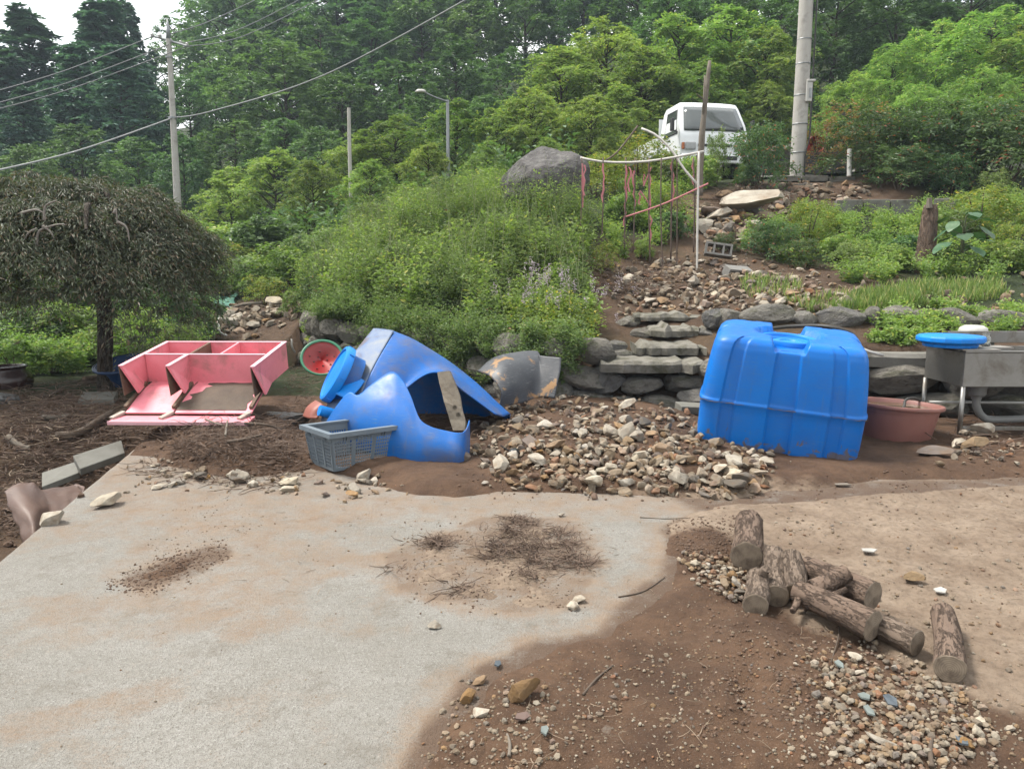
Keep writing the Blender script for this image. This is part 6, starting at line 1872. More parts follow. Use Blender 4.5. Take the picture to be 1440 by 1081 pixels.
# ------------------------------------------------------------------ big boulder on the bank
M_boulder = simple("dark_boulder", (0.15, 0.138, 0.132), (0.085, 0.08, 0.08), 3, .9, bumps=.9, bscale=7, dirt=(0.24, 0.235, 0.215), dscale=9, damt=(.5, .72), bdist=.1)
V, F = rock_arrays(901, 5, (1, .8, .8), planes=7, dmin=.62, dmax=.82, bumpy=.012)
bprof = [(704, 258), (706, 250), (712, 243), (722, 234), (735, 224), (748, 215), (757, 210), (763, 208), (775, 211), (790, 217), (803, 219), (815, 225), (822, 235), (825, 248), (826, 262)]
c = P(766, 262, 13.6)
k = 13.6 / FPX
th = np.arctan2(V[:, 2], V[:, 0])
rad = np.hypot(V[:, 0], V[:, 2])
outl_a = np.array([math.atan2(262 - q[1], q[0] - 766) for q in bprof]); outl_r = np.array([math.hypot(262 - q[1], q[0] - 766) * k for q in bprof])
o_ = np.argsort(outl_a); tgt = np.interp(th, outl_a[o_], outl_r[o_])
ref = np.array([rad[(np.abs(th - t) < .12) & (np.abs(V[:, 1]) < .5)].max() if ((np.abs(th - t) < .12) & (np.abs(V[:, 1]) < .5)).any() else 1 for t in th])
sc_ = tgt / np.maximum(ref, .3)
BV = np.stack([V[:, 0] * sc_, V[:, 1] * .75, V[:, 2] * np.where(V[:, 2] > 0, sc_, .9)], -1)
o = obj_np("boulder", BV, F, M_boulder, smooth=True); o.location = c; tag(o, "big dark pointed boulder standing on the weedy bank", "boulder")

# ------------------------------------------------------------------ poles, wires, lamp
M_pole = simple("pole_concrete", (0.66, 0.635, 0.585), (0.56, 0.53, 0.48), 3, .85, bumps=.15, bscale=30, dirt=(0.24, .225, .2), dscale=2.5, damt=(.52, .8))
M_steelpaint = simple("galvanised_steel", (.42, .44, .45), (.36, .38, .39), 6, .45, metal=.6, bumps=.05)
M_wire = simple("grey_cable", (.20, .21, .22), (.16, .165, .17), 4, .6, bumps=0)
M_wirel = simple("pale_cable", (.42, .43, .43), (.36, .37, .37), 4, .6, bumps=0)
M_insul = simple("porcelain", (.55, .54, .5), (.45, .44, .4), 4, .3, bumps=0)
def ring_band(mb_, c, r, h): mb_.lathe([(r, -h), (r * 1.06, -h), (r * 1.06, h), (r, h)], 20, c)
pb = P(1121, 248, 17.0)
gz = float(H(np.array([pb.x]), np.array([17.0]))[0])
pole = empty("utility_pole", (pb.x, 17.0, gz)); tag(pole, "thick concrete utility pole beside the truck, cut off by the top", "pole")
mb = MB(); mb.tube([(pb.x, 17, gz - .3), (pb.x - .01, 17, gz + 3), (pb.x - .06, 17, gz + 8)], [.165, .148, .12], 24); mb.build("shaft", M_pole, pole, smooth=True, sharp=60)
for zz_ in (.55, 1.15, 1.75, 2.4, 2.9):
    mb = MB(); ring_band(mb, (pb.x, 17, gz + zz_), .167 - zz_ * .006, .010); mb.build("band", M_steelpaint, pole, smooth=True)
mb = MB(); mb.tube(spline([(pb.x + .10, 16.83, gz), (pb.x + .08, 16.81, gz + .5), (pb.x + .17, 16.86, gz + .9), (pb.x + .18, 16.88, gz + 2), (pb.x + .17, 16.9, gz + 5)], 20), .016, 6); mb.build("cable", M_rubber, pole, smooth=True)
mb = MB(); mb.tube([(pb.x + .20, 16.95, gz + 1.0), (pb.x + .2, 16.96, gz + 6)], .018, 8); mb.build("conduit", M_pvc, pole, smooth=True)
mx = P(1137, 128, 16.85)
mb = MB(); mb.box((mx.x, 16.85, mx.z), (.13, .12, .46)); mb.box((mx.x + .03, 16.84, mx.z + .2), (.17, .15, .05)); mb.build("meter_box", M_wh, pole, bevel=.015)
mb = MB(); mb.box((mx.x + .02, 16.785, mx.z - .05), (.05, .02, .2)); mb.build("meter_cover", M_steelpaint, pole, bevel=.004)

y2 = 29.0
p2 = P(250, 290, y2); g2 = float(H(np.array([p2.x]), np.array([y2]))[0])
t2 = P(236, 28, y2)
pole2 = empty("utility_pole", (p2.x, y2, g2)); tag(pole2, "tall thin utility pole with a crossarm rising behind the maple", "pole")
mb = MB(); mb.tube([(p2.x, y2, g2 - .3), (p2.x, y2, p2.z), P(239, 85, y2), P(237, 55, y2)], [.14, .135, .09, .08], 16); mb.build("shaft", M_pole, pole2, smooth=True, sharp=60)
mb = MB(); mb.tube([P(237, 55, y2), P(236.5, 40, y2), P(235, 26, y2)], [.09, .06, .012], 10); mb.build("spike", M_steelpaint, pole2, smooth=True)
a1, a2 = P(216, 51, y2 + .3), P(263, 65, y2 - .3)
mb = MB(); mb.tube([a1, a2], .04, 8); mb.build("crossarm", M_steelpaint, pole2)
for (u, v) in ((214, 51), (225, 52), (240, 58), (254, 61), (263, 64)):
    c = P(u, v, y2); mb = MB(); mb.lathe([(.02, -.06), (.07, -.04), (.05, 0), (.075, .03), (.03, .09), (.001, .1)], 10, c); mb.build("insulator", M_insul, pole2, smooth=True)
for vv in (81, 166):
    c = P(238 if vv < 100 else 243, vv, y2); mb = MB(); ring_band(mb, c, .125 if vv < 100 else .15, .03); mb.build("band", M_steelpaint, pole2)
def wire(pts, r, label, mat=M_wire):
    m = MB(); m.tube(spline([P(*p) for p in pts], 40), r, 5); o = m.build("power_line", mat, None, smooth=True); tag(o, label, "cable", "overhead cables")
wire([(-40, 138, 22), (90, 100, 26), (216, 51, 29)], .016, "topmost overhead wire running left from the crossarm")
wire([(-40, 155, 22), (100, 115, 26), (240, 62, 29)], .016, "middle overhead wire running left from the crossarm")
wire([(-40, 163, 22), (100, 125, 26), (262, 66, 29)], .016, "lowest of the three wires running left from the crossarm")
wire([(240, 48, 29), (300, 28, 33), (390, -15, 42)], .018, "topmost overhead wire climbing right from the crossarm")
wire([(254, 62, 29), (340, 40, 35), (440, -10, 46)], .018, "middle overhead wire climbing right from the crossarm")
wire([(264, 66, 29), (350, 48, 35), (470, -12, 46)], .018, "lowest of the three wires climbing right from the crossarm")
wire([(-40, 248, 20), (110, 212, 24.5), (243, 166, 29)], .028, "thick pale cable sagging left from the middle of the thin pole", M_wirel)
wire([(243, 166, 29), (300, 156, 28), (460, 104, 26), (700, -25, 23)], .024, "thick pale cable sweeping up right across the forest", M_wirel)

lp_ = P(630, 232, 20.5); gl = float(H(np.array([lp_.x]), np.array([20.5]))[0])
lamp = empty("street_lamp", (lp_.x, 20.5, gl)); tag(lamp, "street lamp with a bent arm rising out of the green trees", "lamp")
tp_ = P(629.5, 141, 20.5)
mb = MB(); mb.tube([(lp_.x, 20.5, gl - .2), tp_], [.055, .042], 12); mb.build("post", M_steelpaint, lamp, smooth=True, sharp=60)
mb = MB(); mb.tube(spline([P(629, 143, 20.45), P(612, 137, 20.3), P(597, 130, 20.2)], 10), .02, 8); mb.build("arm", M_steelpaint, lamp, smooth=True)
hc = P(591.5, 128.5, 20.15); mb = MB(); mb.lathe([(.001, .05), (.05, .045), (.085, .0), (.08, -.03), (.001, -.035)], 16, hc, sx=1.7, sy=.9); mb.build("lamp_head", M_wh, lamp, smooth=True)

M_wood = simple("dead_wood", (.27, .23, .185), (.19, .155, .12), 9, .9, bumps=.4, bscale=40)
q = P(491, 208, 21.0); gq = float(H(np.array([q.x]), np.array([21.0]))[0])
mb = MB(); mb.tube([(q.x, 21, gq - .2), P(491.5, 208, 21), P(490.5, 152, 21)], [.055, .052, .045], 10, noise=.05); o = mb.build("wooden_post", M_pole, None, smooth=True, sharp=50); tag(o, "bare pale post left of the street lamp", "post")
wp = empty("wooden_post", P(984, 250, 15.0)); tag(wp, "leaning bare wooden pole standing in front of the truck", "post")
mb = MB(); mb.tube(spline([P(983, 275, 15), P(985, 225, 15), P(989, 170, 15), P(998, 86, 15.1)], 14), [.075, .075, .07, .07, .065, .065, .06, .06, .055, .05, .05, .045, .04, .032], 9, noise=.08); mb.build("shaft", M_wood, wp, smooth=True)
mb = MB(); mb.tube([P(989, 165, 15), P(990, 140, 14.95), P(991, 106, 14.95)], [.03, .025, .012], 6); mb.tube([P(989, 140, 15), P(983, 135, 14.9), P(979, 132, 14.8)], [.02, .014, .006], 5); mb.build("side_branch", M_wood, wp, smooth=True)

# ------------------------------------------------------------------ ribbon frame of stakes
M_ribbon = simple("pink_ribbon", (.85, .32, .34), (.7, .24, .27), 20, .7, bumps=.1)
M_stake = simple("brown_stake", (.17, .115, .09), (.11, .075, .06), 20, .8, bumps=.2)
M_pipe = simple("white_stake", (.85, .82, .76), (.7, .66, .6), 20, .6, bumps=.1)
fr_ = empty("stake_frame", P(900, 340, 11.8)); tag(fr_, "frame of thin stakes tied with pink ribbons on the slope", "frame")
def stake(pts, r, mat, name="stake"):
    m = MB(); m.tube(spline([P(*p) for p in pts], 10), r, 6); return m.build(name, mat, fr_, smooth=True)
stake([(816, 222, 12.2), (850, 228, 12.1), (900, 228, 11.9), (945, 222, 11.7), (990, 213, 11.6)], .018, M_pipe, "top_pipe")
stake([(983, 213, 11.6), (981, 300, 11.5), (980, 388, 11.4)], .017, M_pipe, "upright_pipe")
stake([(902, 181, 12.0), (922, 190, 11.9), (945, 212, 11.8), (962, 238, 11.7), (984, 263, 11.6)], .018, M_pipe, "bent_pipe")
stake([(897, 177, 12.6), (870, 212, 12.5), (852, 226, 12.4)], .014, M_stake, "loose_stake")
for i, (u, v1, r_) in enumerate([(818, 300, .011), (848, 320, .011), (880, 325, .012), (893, 330, .01), (913, 345, .012), (946, 340, .013), (952, 372, .01), (975, 330, .012), (930, 365, .01)]):
    stake([(u, 222, 12.1 - .05 * i), (u + random.uniform(-2, 2), (222 + v1) / 2, 12.0 - .05 * i), (u + random.uniform(-3, 3), v1 + 25, 11.9 - .05 * i)], r_, M_stake)
stake([(880, 305, 11.8), (925, 290, 11.7), (960, 275, 11.6), (996, 258, 11.5)], .012, M_ribbon, "ribbon_rail")
for i, (u, va, vb) in enumerate([(819, 230, 292), (822, 232, 275), (848, 230, 285), (880, 232, 300), (885, 235, 270), (878, 262, 318), (913, 230, 300), (914, 290, 350), (892, 240, 290), (946, 225, 290), (905, 245, 262), (900, 270, 288), (975, 222, 260)]):
    m = MB(); w = .018
    pts = [P(u + random.uniform(-3, 3) * math.sin(j), va + (vb - va) * j / 6, 11.98 - .03 * (i % 5)) for j in range(7)]
    m.grid([[p + Vector((-w * random.uniform(.4, 1), 0, 0)), p + Vector((w * random.uniform(.4, 1), .01, 0))] for p in pts]); m.build("ribbon", M_ribbon, fr_, solid=.003)
for (a_, b_) in (((905, 262), (916, 235)), ((900, 268), (915, 290))):
    m = MB(); pa, pb_ = P(*a_, 11.9), P(*b_, 11.9); m.tube([pa, pb_], .01, 5); m.build("ribbon", M_ribbon, fr_)

# ------------------------------------------------------------------ road, kerb, low walls by the pole
M_asph = simple("road_concrete", (.26, .25, .23), (.2, .19, .17), 3, .9, bumps=.2, bscale=40)
mb = MB(); rr_ = []
for i in range(12):
    x = 2.2 + i * 1.2; rr_.append([Vector((x, y, float(H(np.array([x]), np.array([y]))[0]) + .06)) for y in np.linspace(17.4, 21.5, 6)])
mb.grid(rr_); o = mb.build("road", M_asph, None, smooth=True); o["kind"] = "structure"
def kerb(name, u0, u1, v, y0, y1, h, d, label, n, mat, cat="kerb"):
    root = empty(name, P((u0 + u1) / 2, v, (y0 + y1) / 2)); tag(root, label, cat)
    for i in range(n):
        a = P(u0 + (u1 - u0) * (i + .02) / n, v, y0 + (y1 - y0) * i / n); b = P(u0 + (u1 - u0) * (i + .98) / n, v, y0 + (y1 - y0) * (i + 1) / n)
        m = MB(); t = (b - a).normalized(); c = (a + b) / 2
        m.box(c + Vector((0, d / 2, -h / 2 + random.uniform(-.012, .012))), ((b - a).length, d, h), (random.uniform(-.03, .03), 0, math.atan2(t.y, t.x))); m.build("block", mat, root, bevel=.012)
    return root
kerb("kerb", 1090, 1205, 248, 16.5, 16.3, .12, .22, "upper concrete kerb strip at the foot of the thick pole", 3, M_mortar)
kerb("kerb", 1085, 1215, 259, 16.2, 16.0, .16, .25, "lower pale concrete step below the kerb of the thick pole", 2, M_mortar)
kerb("block_edging", 1178, 1292, 281, 14.3, 14.1, .27, .2, "row of grey concrete blocks edging the slope below the dark shrubs", 3, M_paver, "edging")
kerb("block_edging", 1322, 1352, 278, 13.6, 13.4, .22, .3, "pale stone blocks right of the tree stump's top", 1, M_mortar, "edging")
kerb("low_wall", 1075, 1200, 212, 18.6, 18.4, .55, .2, "dark grey low wall behind the foot of the thick pole", 3, simple("dark_slate", (.10, .105, .115), (.07, .073, .08), 3, .6, bumps=.2), "wall")
wb = tag(empty("stone_wall", P(1085, 215, 19)), "short rubble wall between the truck and the thick pole", "wall")
for k in range(26):
    o = bpy.data.objects.new("stone", random.choice(BLOCKS)); link(o); o.parent = wb
    s = random.uniform(.10, .18); o.scale = (s, s * .8, s * .7); o.location = P(random.uniform(1075, 1112), random.uniform(206, 240), 18.2) - Vector(wb.location); o.rotation_euler = (0, 0, random.uniform(0, 6))
V, F = rock_arrays(66, 3, (1, .6, .5), planes=10)
o = obj_np("red_bucket", V * .01, F, M_red)
me_b = MB(); rc = P(1145, 206, 17.9); me_b.lathe([(.001, -.12), (.13, -.12), (.19, .1), (.21, .11), (.20, .13), (.17, .1), (.11, -.09), (.001, -.09)], 24, rc, M=Euler((R(70), R(20), 0)).to_matrix())
bpy.data.objects.remove(o)
rb = tag(empty("red_bucket", rc), "red plastic tub lying on the low wall right of the thick pole", "tub"); me_b.build("shell", M_red, rb, smooth=True, sharp=40)
mb = MB(); mb.tube([P(1194, 248, 15.9), P(1194.5, 210, 16)], .045, 10); o = mb.build("plastic_pipe", M_pvc, None, smooth=True, sharp=60); tag(o, "pale upright pipe at the left edge of the dark shrubs", "pipe")
mb = MB(); mb.tube([P(1055, 290, 14.6), P(1098, 318, 14.0)], [.09, .08], 7, noise=.1); o = mb.build("stone_beam", M_mortar, None); tag(o, "long pale broken stone beam slanting down the slide", "beam")
# tree stump
sb = P(1298, 392, 10.9)
stp = empty("tree_stump", (sb.x, sb.y, drop(sb.x, sb.y))); tag(stp, "tall dead tree stump with brown bark on the terrace", "stump")
zb = stp.location.z; zt = P(1298, 288, 10.9).z
mb = MB(); mb.tube([(sb.x, 10.9, zb - .1), (sb.x, 10.9, zb + .1), (sb.x + .02, 10.9, zb + .5), (sb.x + .03, 10.92, zt - .1), (sb.x + .03, 10.92, zt)], [.19, .14, .115, .10, .085], 16, noise=.12); mb.build("trunk", M_bark, stp, smooth=True)
mb = MB(); mb.tube([(sb.x - .02, 10.85, zt - .05), (sb.x - .03, 10.85, zt + .09)], [.05, .03], 6, noise=.3); mb.build("splinter", M_wood, stp)
# cinder blocks
M_cinder = simple("cinder_block", (.33, .32, .30), (.25, .24, .22), 12, .9, bumps=.4, bscale=80)
def cinder(u, v, y, rot, label):
    c = P(u, v, y); root = empty("cinder_block", c, rot); tag(root, label, "block")
    m = MB(); L, Hh, D, t = .40, .19, .16, .03
    m.box((0, 0, Hh / 2 - t / 2), (L, D, t)); m.box((0, 0, -Hh / 2 + t / 2), (L, D, t)); m.build("face_shell", M_cinder, root, local=True)
    m = MB()
    for x in (-L / 2 + t / 2, -.07, .07, L / 2 - t / 2): m.box((x, 0, 0), (t, D - .004, Hh - 2 * t)) 
    m.build("webs", M_cinder, root, local=True)
cinder(1010, 352, 11.6, (R(-15), R(8), R(-10)), "cinder block showing its round holes beside the ribbon frame's white pole")
cinder(1036, 385, 11.0, (R(25), R(4), R(20)), "cinder block lying tilted in the terrace rubble")
mb = MB(); a_, b_ = P(1055, 401, 10.3), P(1093, 397, 10.3); mb.box((a_ + b_) / 2 + Vector((0, .1, 0)), ((b_ - a_).length, .2, .07), (R(6), R(-4), 0)); o = mb.build("paving_block", M_paver, None, bevel=.008); tag(o, "flat grey paving block lying on the terrace rubble", "block")
mb = MB(); c = hit_px(965, 578); mb.box(c + Vector((0.05, 0, .03)), (.28, .2, .08), (R(5), R(4), R(8))); o = mb.build("paving_block", M_paver, None, bevel=.008); tag(o, "small grey paving block at the whole tank's left foot", "block")

# ------------------------------------------------------------------ truck
M_white = simple("white_car_paint", (1.15, 1.2, 1.22), (1.1, 1.13, 1.15), 2, .28, bumps=.0, spec=.5, coat=.4)
M_winglass = bpy.data.materials.new("windscreen_glass"); M_winglass.use_nodes = True
g_ = M_winglass.node_tree.nodes['Principled BSDF']; g_.inputs['Base Color'].default_value = (.05, .06, .06, 1); g_.inputs['Roughness'].default_value = .06; g_.inputs['Specular IOR Level'].default_value = .8
bump(M_winglass.node_tree, g_, noise(M_winglass.node_tree, objco(M_winglass.node_tree), 3, 2), .03, .02)
M_black = simple("black_trim", (.025, .025, .027), (.035, .035, .036), 8, .6)
M_headl = simple("headlamp_lens", (.55, .56, .56), (.45, .46, .46), 20, .12)
M_orange = simple("indicator_lens", (.55, .16, .02), (.5, .12, .02), 20, .2)
M_tyre = simple("tyre_rubber", (.025, .025, .025), (.04, .038, .036), 20, .85)
tk = empty("truck", (0, 0, 0)); tag(tk, "white cab-over pickup truck parked on the road behind the bushes", "truck")
# cab: x across, y forward = -y, z up. side profile (y, z), widths by height
def cab():
    lv = [(.42, -.02, -.02, .80), (.62, -.05, -.05, .815), (.95, -.06, -.06, .82), (1.02, -.045, -.045, .82), (1.22, .03, .0, .81), (1.66, .28, .0, .73), (1.76, .36, .0, .70), (1.80, .48, .0, .64)]
    m = MB(); rings = []
    for (z, fy, _, w) in lv:
        by = 1.30 if z < 1.7 else 1.24
        ring_ = []
        bow = .07
        for s in (-1, -.85, -.5, 0, .5, .85, 1):
            ring_.append(Vector((s * w, fy + bow * abs(s) ** 3 , z)))
        ring_.append(Vector((w, (fy + by) / 2, z))); ring_.append(Vector((w, by, z))); ring_.append(Vector((-w, by, z))); ring_.append(Vector((-w, (fy + by) / 2, z)))
        rings.append(ring_)
    n = len(rings[0])
    for i in range(len(rings) - 1):
        m.add(rings[i] + rings[i + 1], [(k, (k + 1) % n, n + (k + 1) % n, n + k) for k in range(n)])
    m.add(rings[-1], [tuple(range(n))]); m.add(rings[0], [tuple(range(n - 1, -1, -1))])
    return m
m = cab(); o = m.build("cab", M_white, tk, local=True, smooth=True, sharp=32)
md = o.modifiers.new("weld", 'WELD'); md.merge_threshold = .002
md = o.modifiers.new("bev", 'BEVEL'); md.width = .03; md.segments = 2; md.limit_method = 'ANGLE'; md.angle_limit = R(25)
def sh(y, z): return y
rows = []
for f in np.linspace(0, 1, 6):
    z = 1.08 + .58 * f; fy = np.interp(z, [1.02, 1.22, 1.66], [-.045, .03, .28]); w = np.interp(z, [1.02, 1.22, 1.66], [.82, .81, .73]) - .085
    rows.append([Vector((s * w, fy + .07 * abs(s * .9) ** 3 - .012, z)) for s in np.linspace(-1, 1, 9)])
m = MB(); m.grid(rows); ws = m.build("windscreen", M_winglass, tk, local=True, smooth=True, solid=.006)
m = MB(); m.tube([rows[0][1] + Vector((0, -.02, .02)), rows[0][5] + Vector((0, -.025, .06))], .008, 5); m.build("wiper", M_black, ws, local=True)
for s in (-1, 1):
    m = MB()
    wz = lambda z: np.interp(z, [1.02, 1.22, 1.66], [.82, .81, .73])
    pts = [(.22, 1.06), (.98, 1.06), (.98, 1.6), (.42, 1.6)]
    m.add([Vector((s * (wz(z) + .006), y, z)) for (y, z) in pts], [(0, 1, 2, 3)]); m.build("side_window", M_winglass, tk, local=True, solid=.005)
    m = MB(); m.tube([Vector((s * (wz(z) + .008), y, z)) for (y, z) in pts + [pts[0]]], .016, 5); m.build("window_seal", M_black, tk, local=True)
    m = MB(); m.box((s * .98, .12, 1.22), (.07, .14, .28)); mo = m.build("mirror", M_black, tk, local=True, bevel=.025)
    m = MB(); m.tube([(s * .82, .2, 1.08), (s * .95, .13, 1.1)], .014, 6); m.build("mirror_arm", M_black, mo, local=True)
    m = MB(); m.box((s * .60, -.062, .74), (.26, .05, .17)); ho = m.build("headlight", M_headl, tk, local=True, bevel=.03)
    m = MB(); m.box((s * .765, -.035, .74), (.06, .06, .15)); m.build("indicator", M_orange, tk, local=True, bevel=.015)
    m = MB(); m.box((s * .824, .70, .95), (.014, .14, .03)); m.build("door_handle", M_black, tk, local=True)
    for y in (.62, 3.35):
        wo = empty("wheel", (0, 0, 0)); wo.parent = tk
        m = MB(); m.lathe([(.17, -.09), (.29, -.09), (.315, -.06), (.315, .06), (.29, .09), (.17, .09)], 28, (s * .72, y, .315), M=Euler((0, R(90), 0)).to_matrix()); m.build("tyre", M_tyre, wo, local=True, smooth=True, sharp=40)
        m = MB(); m.lathe([(.001, s * .05), (.08, s * .06), (.12, s * .04), (.172, s * .085)], 20, (s * .72, y, .315), M=Euler((0, R(90), 0)).to_matrix()); m.build("rim", M_steelpaint, wo, local=True, smooth=True)
m = MB(); m.box((0, -.09, .46), (1.62, .12, .2)); m.build("bumper", M_white, tk, local=True, bevel=.03)
m = MB(); m.box((0, -.155, .47), (1.0, .012, .09)); m.build("lower_grille", M_black, tk, local=True)
m = MB(); m.box((0, -.063, .76), (.84, .02, .06)); m.build("grille", M_black, tk, local=True, bevel=.01)
m = MB(); m.box((0, 2.75, .78), (1.66, 2.7, .06)); 
m.build("load_bed", M_white, tk, local=True)
for s in (-1, 1):
    m = MB(); m.box((s * .83, 2.75, .98), (.03, 2.7, .34)); m.build("bed_side", M_white, tk, local=True)
m = MB(); m.box((0, 1.42, 1.2), (1.6, .03, .75)); m.build("headboard", M_white, tk, local=True)
m = MB(); m.box((0, 2.2, .55), (.7, 3.9, .14)); m.build("chassis", M_black, tk, local=True)
tc_ = P(1003, 235, 17.9)
gzt = float(H(np.array([tc_.x]), np.array([18.2]))[0])
tk.location = (P(1003, 236, 17.75).x, 17.75, P(1003, 247, 17.75).z - .1)
print('TRUCK', tk.location.z, float(H(np.array([5.0]), np.array([18.5]))[0]))
tk.rotation_euler = (0, 0, R(10))
# ------------------------------------------------------------------ roots, twigs and driftwood
M_root = simple("dry_root", (0.24, 0.165, 0.12), (0.15, 0.10, 0.075), 25, .95, bumps=.3, bscale=120)
M_straw = simple("straw", (0.45, 0.35, 0.25), (0.32, 0.24, 0.17), 25, .9)
def tangle(name, label, spots, seed, mat, lmin, lmax, r, curl=.6, rise=.04, catg="roots"):
    """fine curled strands, three-sided tubes joined in one mesh"""
    g = np.random.default_rng(seed)
    n = len(spots); m_ = 7
    p0 = np.array(spots)
    a = g.uniform(0, 6.28, n); L = g.uniform(lmin, lmax, n)
    d = np.stack([np.cos(a), np.sin(a), g.normal(size=n) * .25], -1)
    steps = d[:, None] + np.cumsum(g.normal(size=(n, m_, 3)) * curl * np.array([1, 1, .6]), 1)
    steps = norm(steps) * (L / m_)[:, None, None]
    p = p0[:, None] + np.cumsum(steps, 1)
    p[..., 2] = np.maximum(p[..., 2], p0[:, None, 2] - .004) 
    p[..., 2] = p0[:, None, 2] + np.clip(p[..., 2] - p0[:, None, 2], -.005, rise)
    t = norm(steps)
    b1 = norm(np.cross(t, np.array([.13, .07, 1.0]))); b2 = np.cross(t, b1)
    rad = (g.uniform(.5, 1.3, n) * r)[:, None] * np.linspace(1, .45, m_)[None]
    ring_ = [p + (b1 * math.cos(x) + b2 * math.sin(x)) * rad[..., None] for x in (0, 2.094, 4.189)]
    V = np.stack(ring_, 2).reshape(-1, 3)            # n, m, 3, xyz
    base = (np.arange(n) * m_ * 3)[:, None, None]; i = (np.arange(m_ - 1) * 3)[None, :, None]; k = np.arange(3)[None, None]
    k2 = (k + 1) % 3
    F = np.stack([base + i + k, base + i + k2, base + i + 3 + k2, base + i + 3 + k], -1).reshape(-1, 4)
    return tag(obj_np(name, V, F, mat), label, catg, None, "stuff")
def spots_in(poly, n, lift=0.0, pw=1.0):
    out = []
    for (u, v) in in_poly_px(poly, n):
        h = hit_px(u, v)
        if h is not None: out.append((h.x, h.y, h.z + .003 + lift * random.random() ** pw))
    return out
def blob_spots(u, v, ru, rv, n, hgt):
    out = []
    for k in range(n):
        a = random.uniform(0, 6.283); q = abs(random.gauss(0, .5))
        h = hit_px(u + ru * q * math.cos(a), v + rv * q * math.sin(a))
        if h is not None: out.append((h.x, h.y, h.z + random.random() * hgt * max(0, 1 - q)))
    return out
tangle("root_tangle", "mat of dry brown roots lying on the concrete in the middle", sum([blob_spots(cu + random.gauss(0, 6), cv, 26, 8, 70, .028) for (cu, cv) in ((720, 735), (750, 738), (705, 748), (770, 752), (735, 755), (690, 768), (790, 768), (760, 772), (800, 785), (780, 798), (720, 775), (745, 788), (815, 795), (700, 785))], []) + blob_spots(745, 768, 110, 40, 160, .01)
       + blob_spots(615, 765, 45, 12, 170, .02) + blob_spots(650, 830, 35, 18, 60, .01) + blob_spots(740, 810, 40, 10, 60, .01) + blob_spots(560, 800, 30, 4, 20, .006), 51, M_root, .04, .17, .0026, .6, .035)
tangle("straw", "bits of pale straw scattered on the yard", blob_spots(740, 765, 90, 40, 90, .03) + spots_in([(150, 700), (600, 720), (900, 740), (950, 850), (600, 860), (100, 860)], 130) + spots_in([(950, 700), (1440, 700), (1440, 900), (1100, 900)], 60) + spots_in([(700, 950), (1100, 900), (1100, 1081), (640, 1081)], 50), 52, M_straw, .03, .14, .0014, .25, .015, "straw")
tangle("washed_roots", "matted roots and twigs piled in front of the bookcase", spots_in([(225, 620), (270, 598), (400, 585), (440, 600), (430, 650), (330, 655), (240, 640)], 900, .05) + spots_in([(170, 660), (300, 640), (430, 660), (420, 690), (250, 680)], 220, .01), 53, M_root, .08, .3, .0035, .45, .07)
tangle("debris_roots", "tangled roots and bark strewn over the washed out ground at left", spots_in([(0, 560), (100, 535), (180, 545), (165, 600), (200, 615), (100, 690), (0, 760)], 1300, .06), 54, M_root, .1, .45, .0048, .4, .08)
tangle("debris_straw", "pale broken twigs strewn over the washed out ground at left", spots_in([(0, 565), (180, 545), (165, 600), (60, 660), (0, 720)], 210, .06), 55, M_straw, .1, .4, .0045, .3, .06, "twigs")
tangle("dirt_twigs", "dry twigs in the dirt under the sink and on the wet strip", spots_in([(1330, 560), (1440, 560), (1440, 640), (1320, 640)], 150, .05) + spots_in([(400, 520), (450, 500), (440, 580), (395, 600)], 240, .03) + spots_in([(300, 430), (410, 440), (400, 500), (300, 480)], 160, .05) + spots_in([(560, 600), (650, 560), (700, 600), (640, 630)], 160, .03), 56, M_root, .08, .35, .004, .4, .06, "twigs")
tangle("slide_roots", "bare roots hanging in the slide below the kerb", spots_in([(1000, 275), (1080, 262), (1090, 285), (1010, 300)], 200, .12) + spots_in([(855, 385), (940, 390), (930, 420), (860, 420)], 200, .06), 57, M_root, .2, .7, .006, .35, .15)
def stick(name, pts, r0, r1, label, mat=M_wood, n=8, cat="stick"):
    m = MB(); q = spline(pts, 12); m.tube(q, [r0 + (r1 - r0) * i / 11 for i in range(12)], n, noise=.08); o = m.build(name, mat, None, smooth=True); tag(o, label, cat)
def gp(u, v, lift=.01):
    h = hit_px(u, v); return h + Vector((0, 0, lift))
def gstick(uv, r0, r1, label, mat=M_wood, lift=.02): stick("stick", [gp(*p, lift) for p in uv], r0, r1, label, mat)
gstick([(80, 622), (110, 618), (138, 600), (158, 588)], .045, .03, "thick broken branch poking out beside the bookcase's left corner", M_twig, .06)
gstick([(12, 620), (28, 632), (42, 636)], .03, .02, "pale forked root left of the hole", M_wood, .04)
gstick([(60, 592), (85, 592), (98, 589)], .025, .02, "pale split piece of wood in the left debris", M_wood, .04)
gstick([(68, 566), (86, 552), (110, 541)], .016, .008, "thin stick leaning in the debris behind the jar", M_twig, .05)
gstick([(120, 540), (145, 536), (165, 530)], .05, .045, "reddish bark log in the debris behind the pale flat slab", M_bark, .05)
gstick([(290, 604), (304, 610), (314, 613)], .010, .007, "pale straight twig in the dirt in front of the bookcase", M_wood, .09)
gstick([(318, 628), (319, 618), (321, 606)], .010, .008, "upright pale stub in the dirt in front of the bookcase", M_wood, .09)
gstick([(320, 632), (345, 628), (368, 622)], .014, .01, "brown twig lying left of the crate", M_twig, .06)
gstick([(345, 610), (372, 612), (398, 618)], .012, .007, "crooked twig right in front of the bookcase", M_twig, .09)
gstick([(716, 1065), (717, 1048), (713, 1034)], .006, .004, "short pale root standing in the foreground sand", M_wood, .006)
gstick([(820, 978), (840, 955), (862, 937)], .005, .003, "thin dark twig on the foreground sand", M_twig, .006)
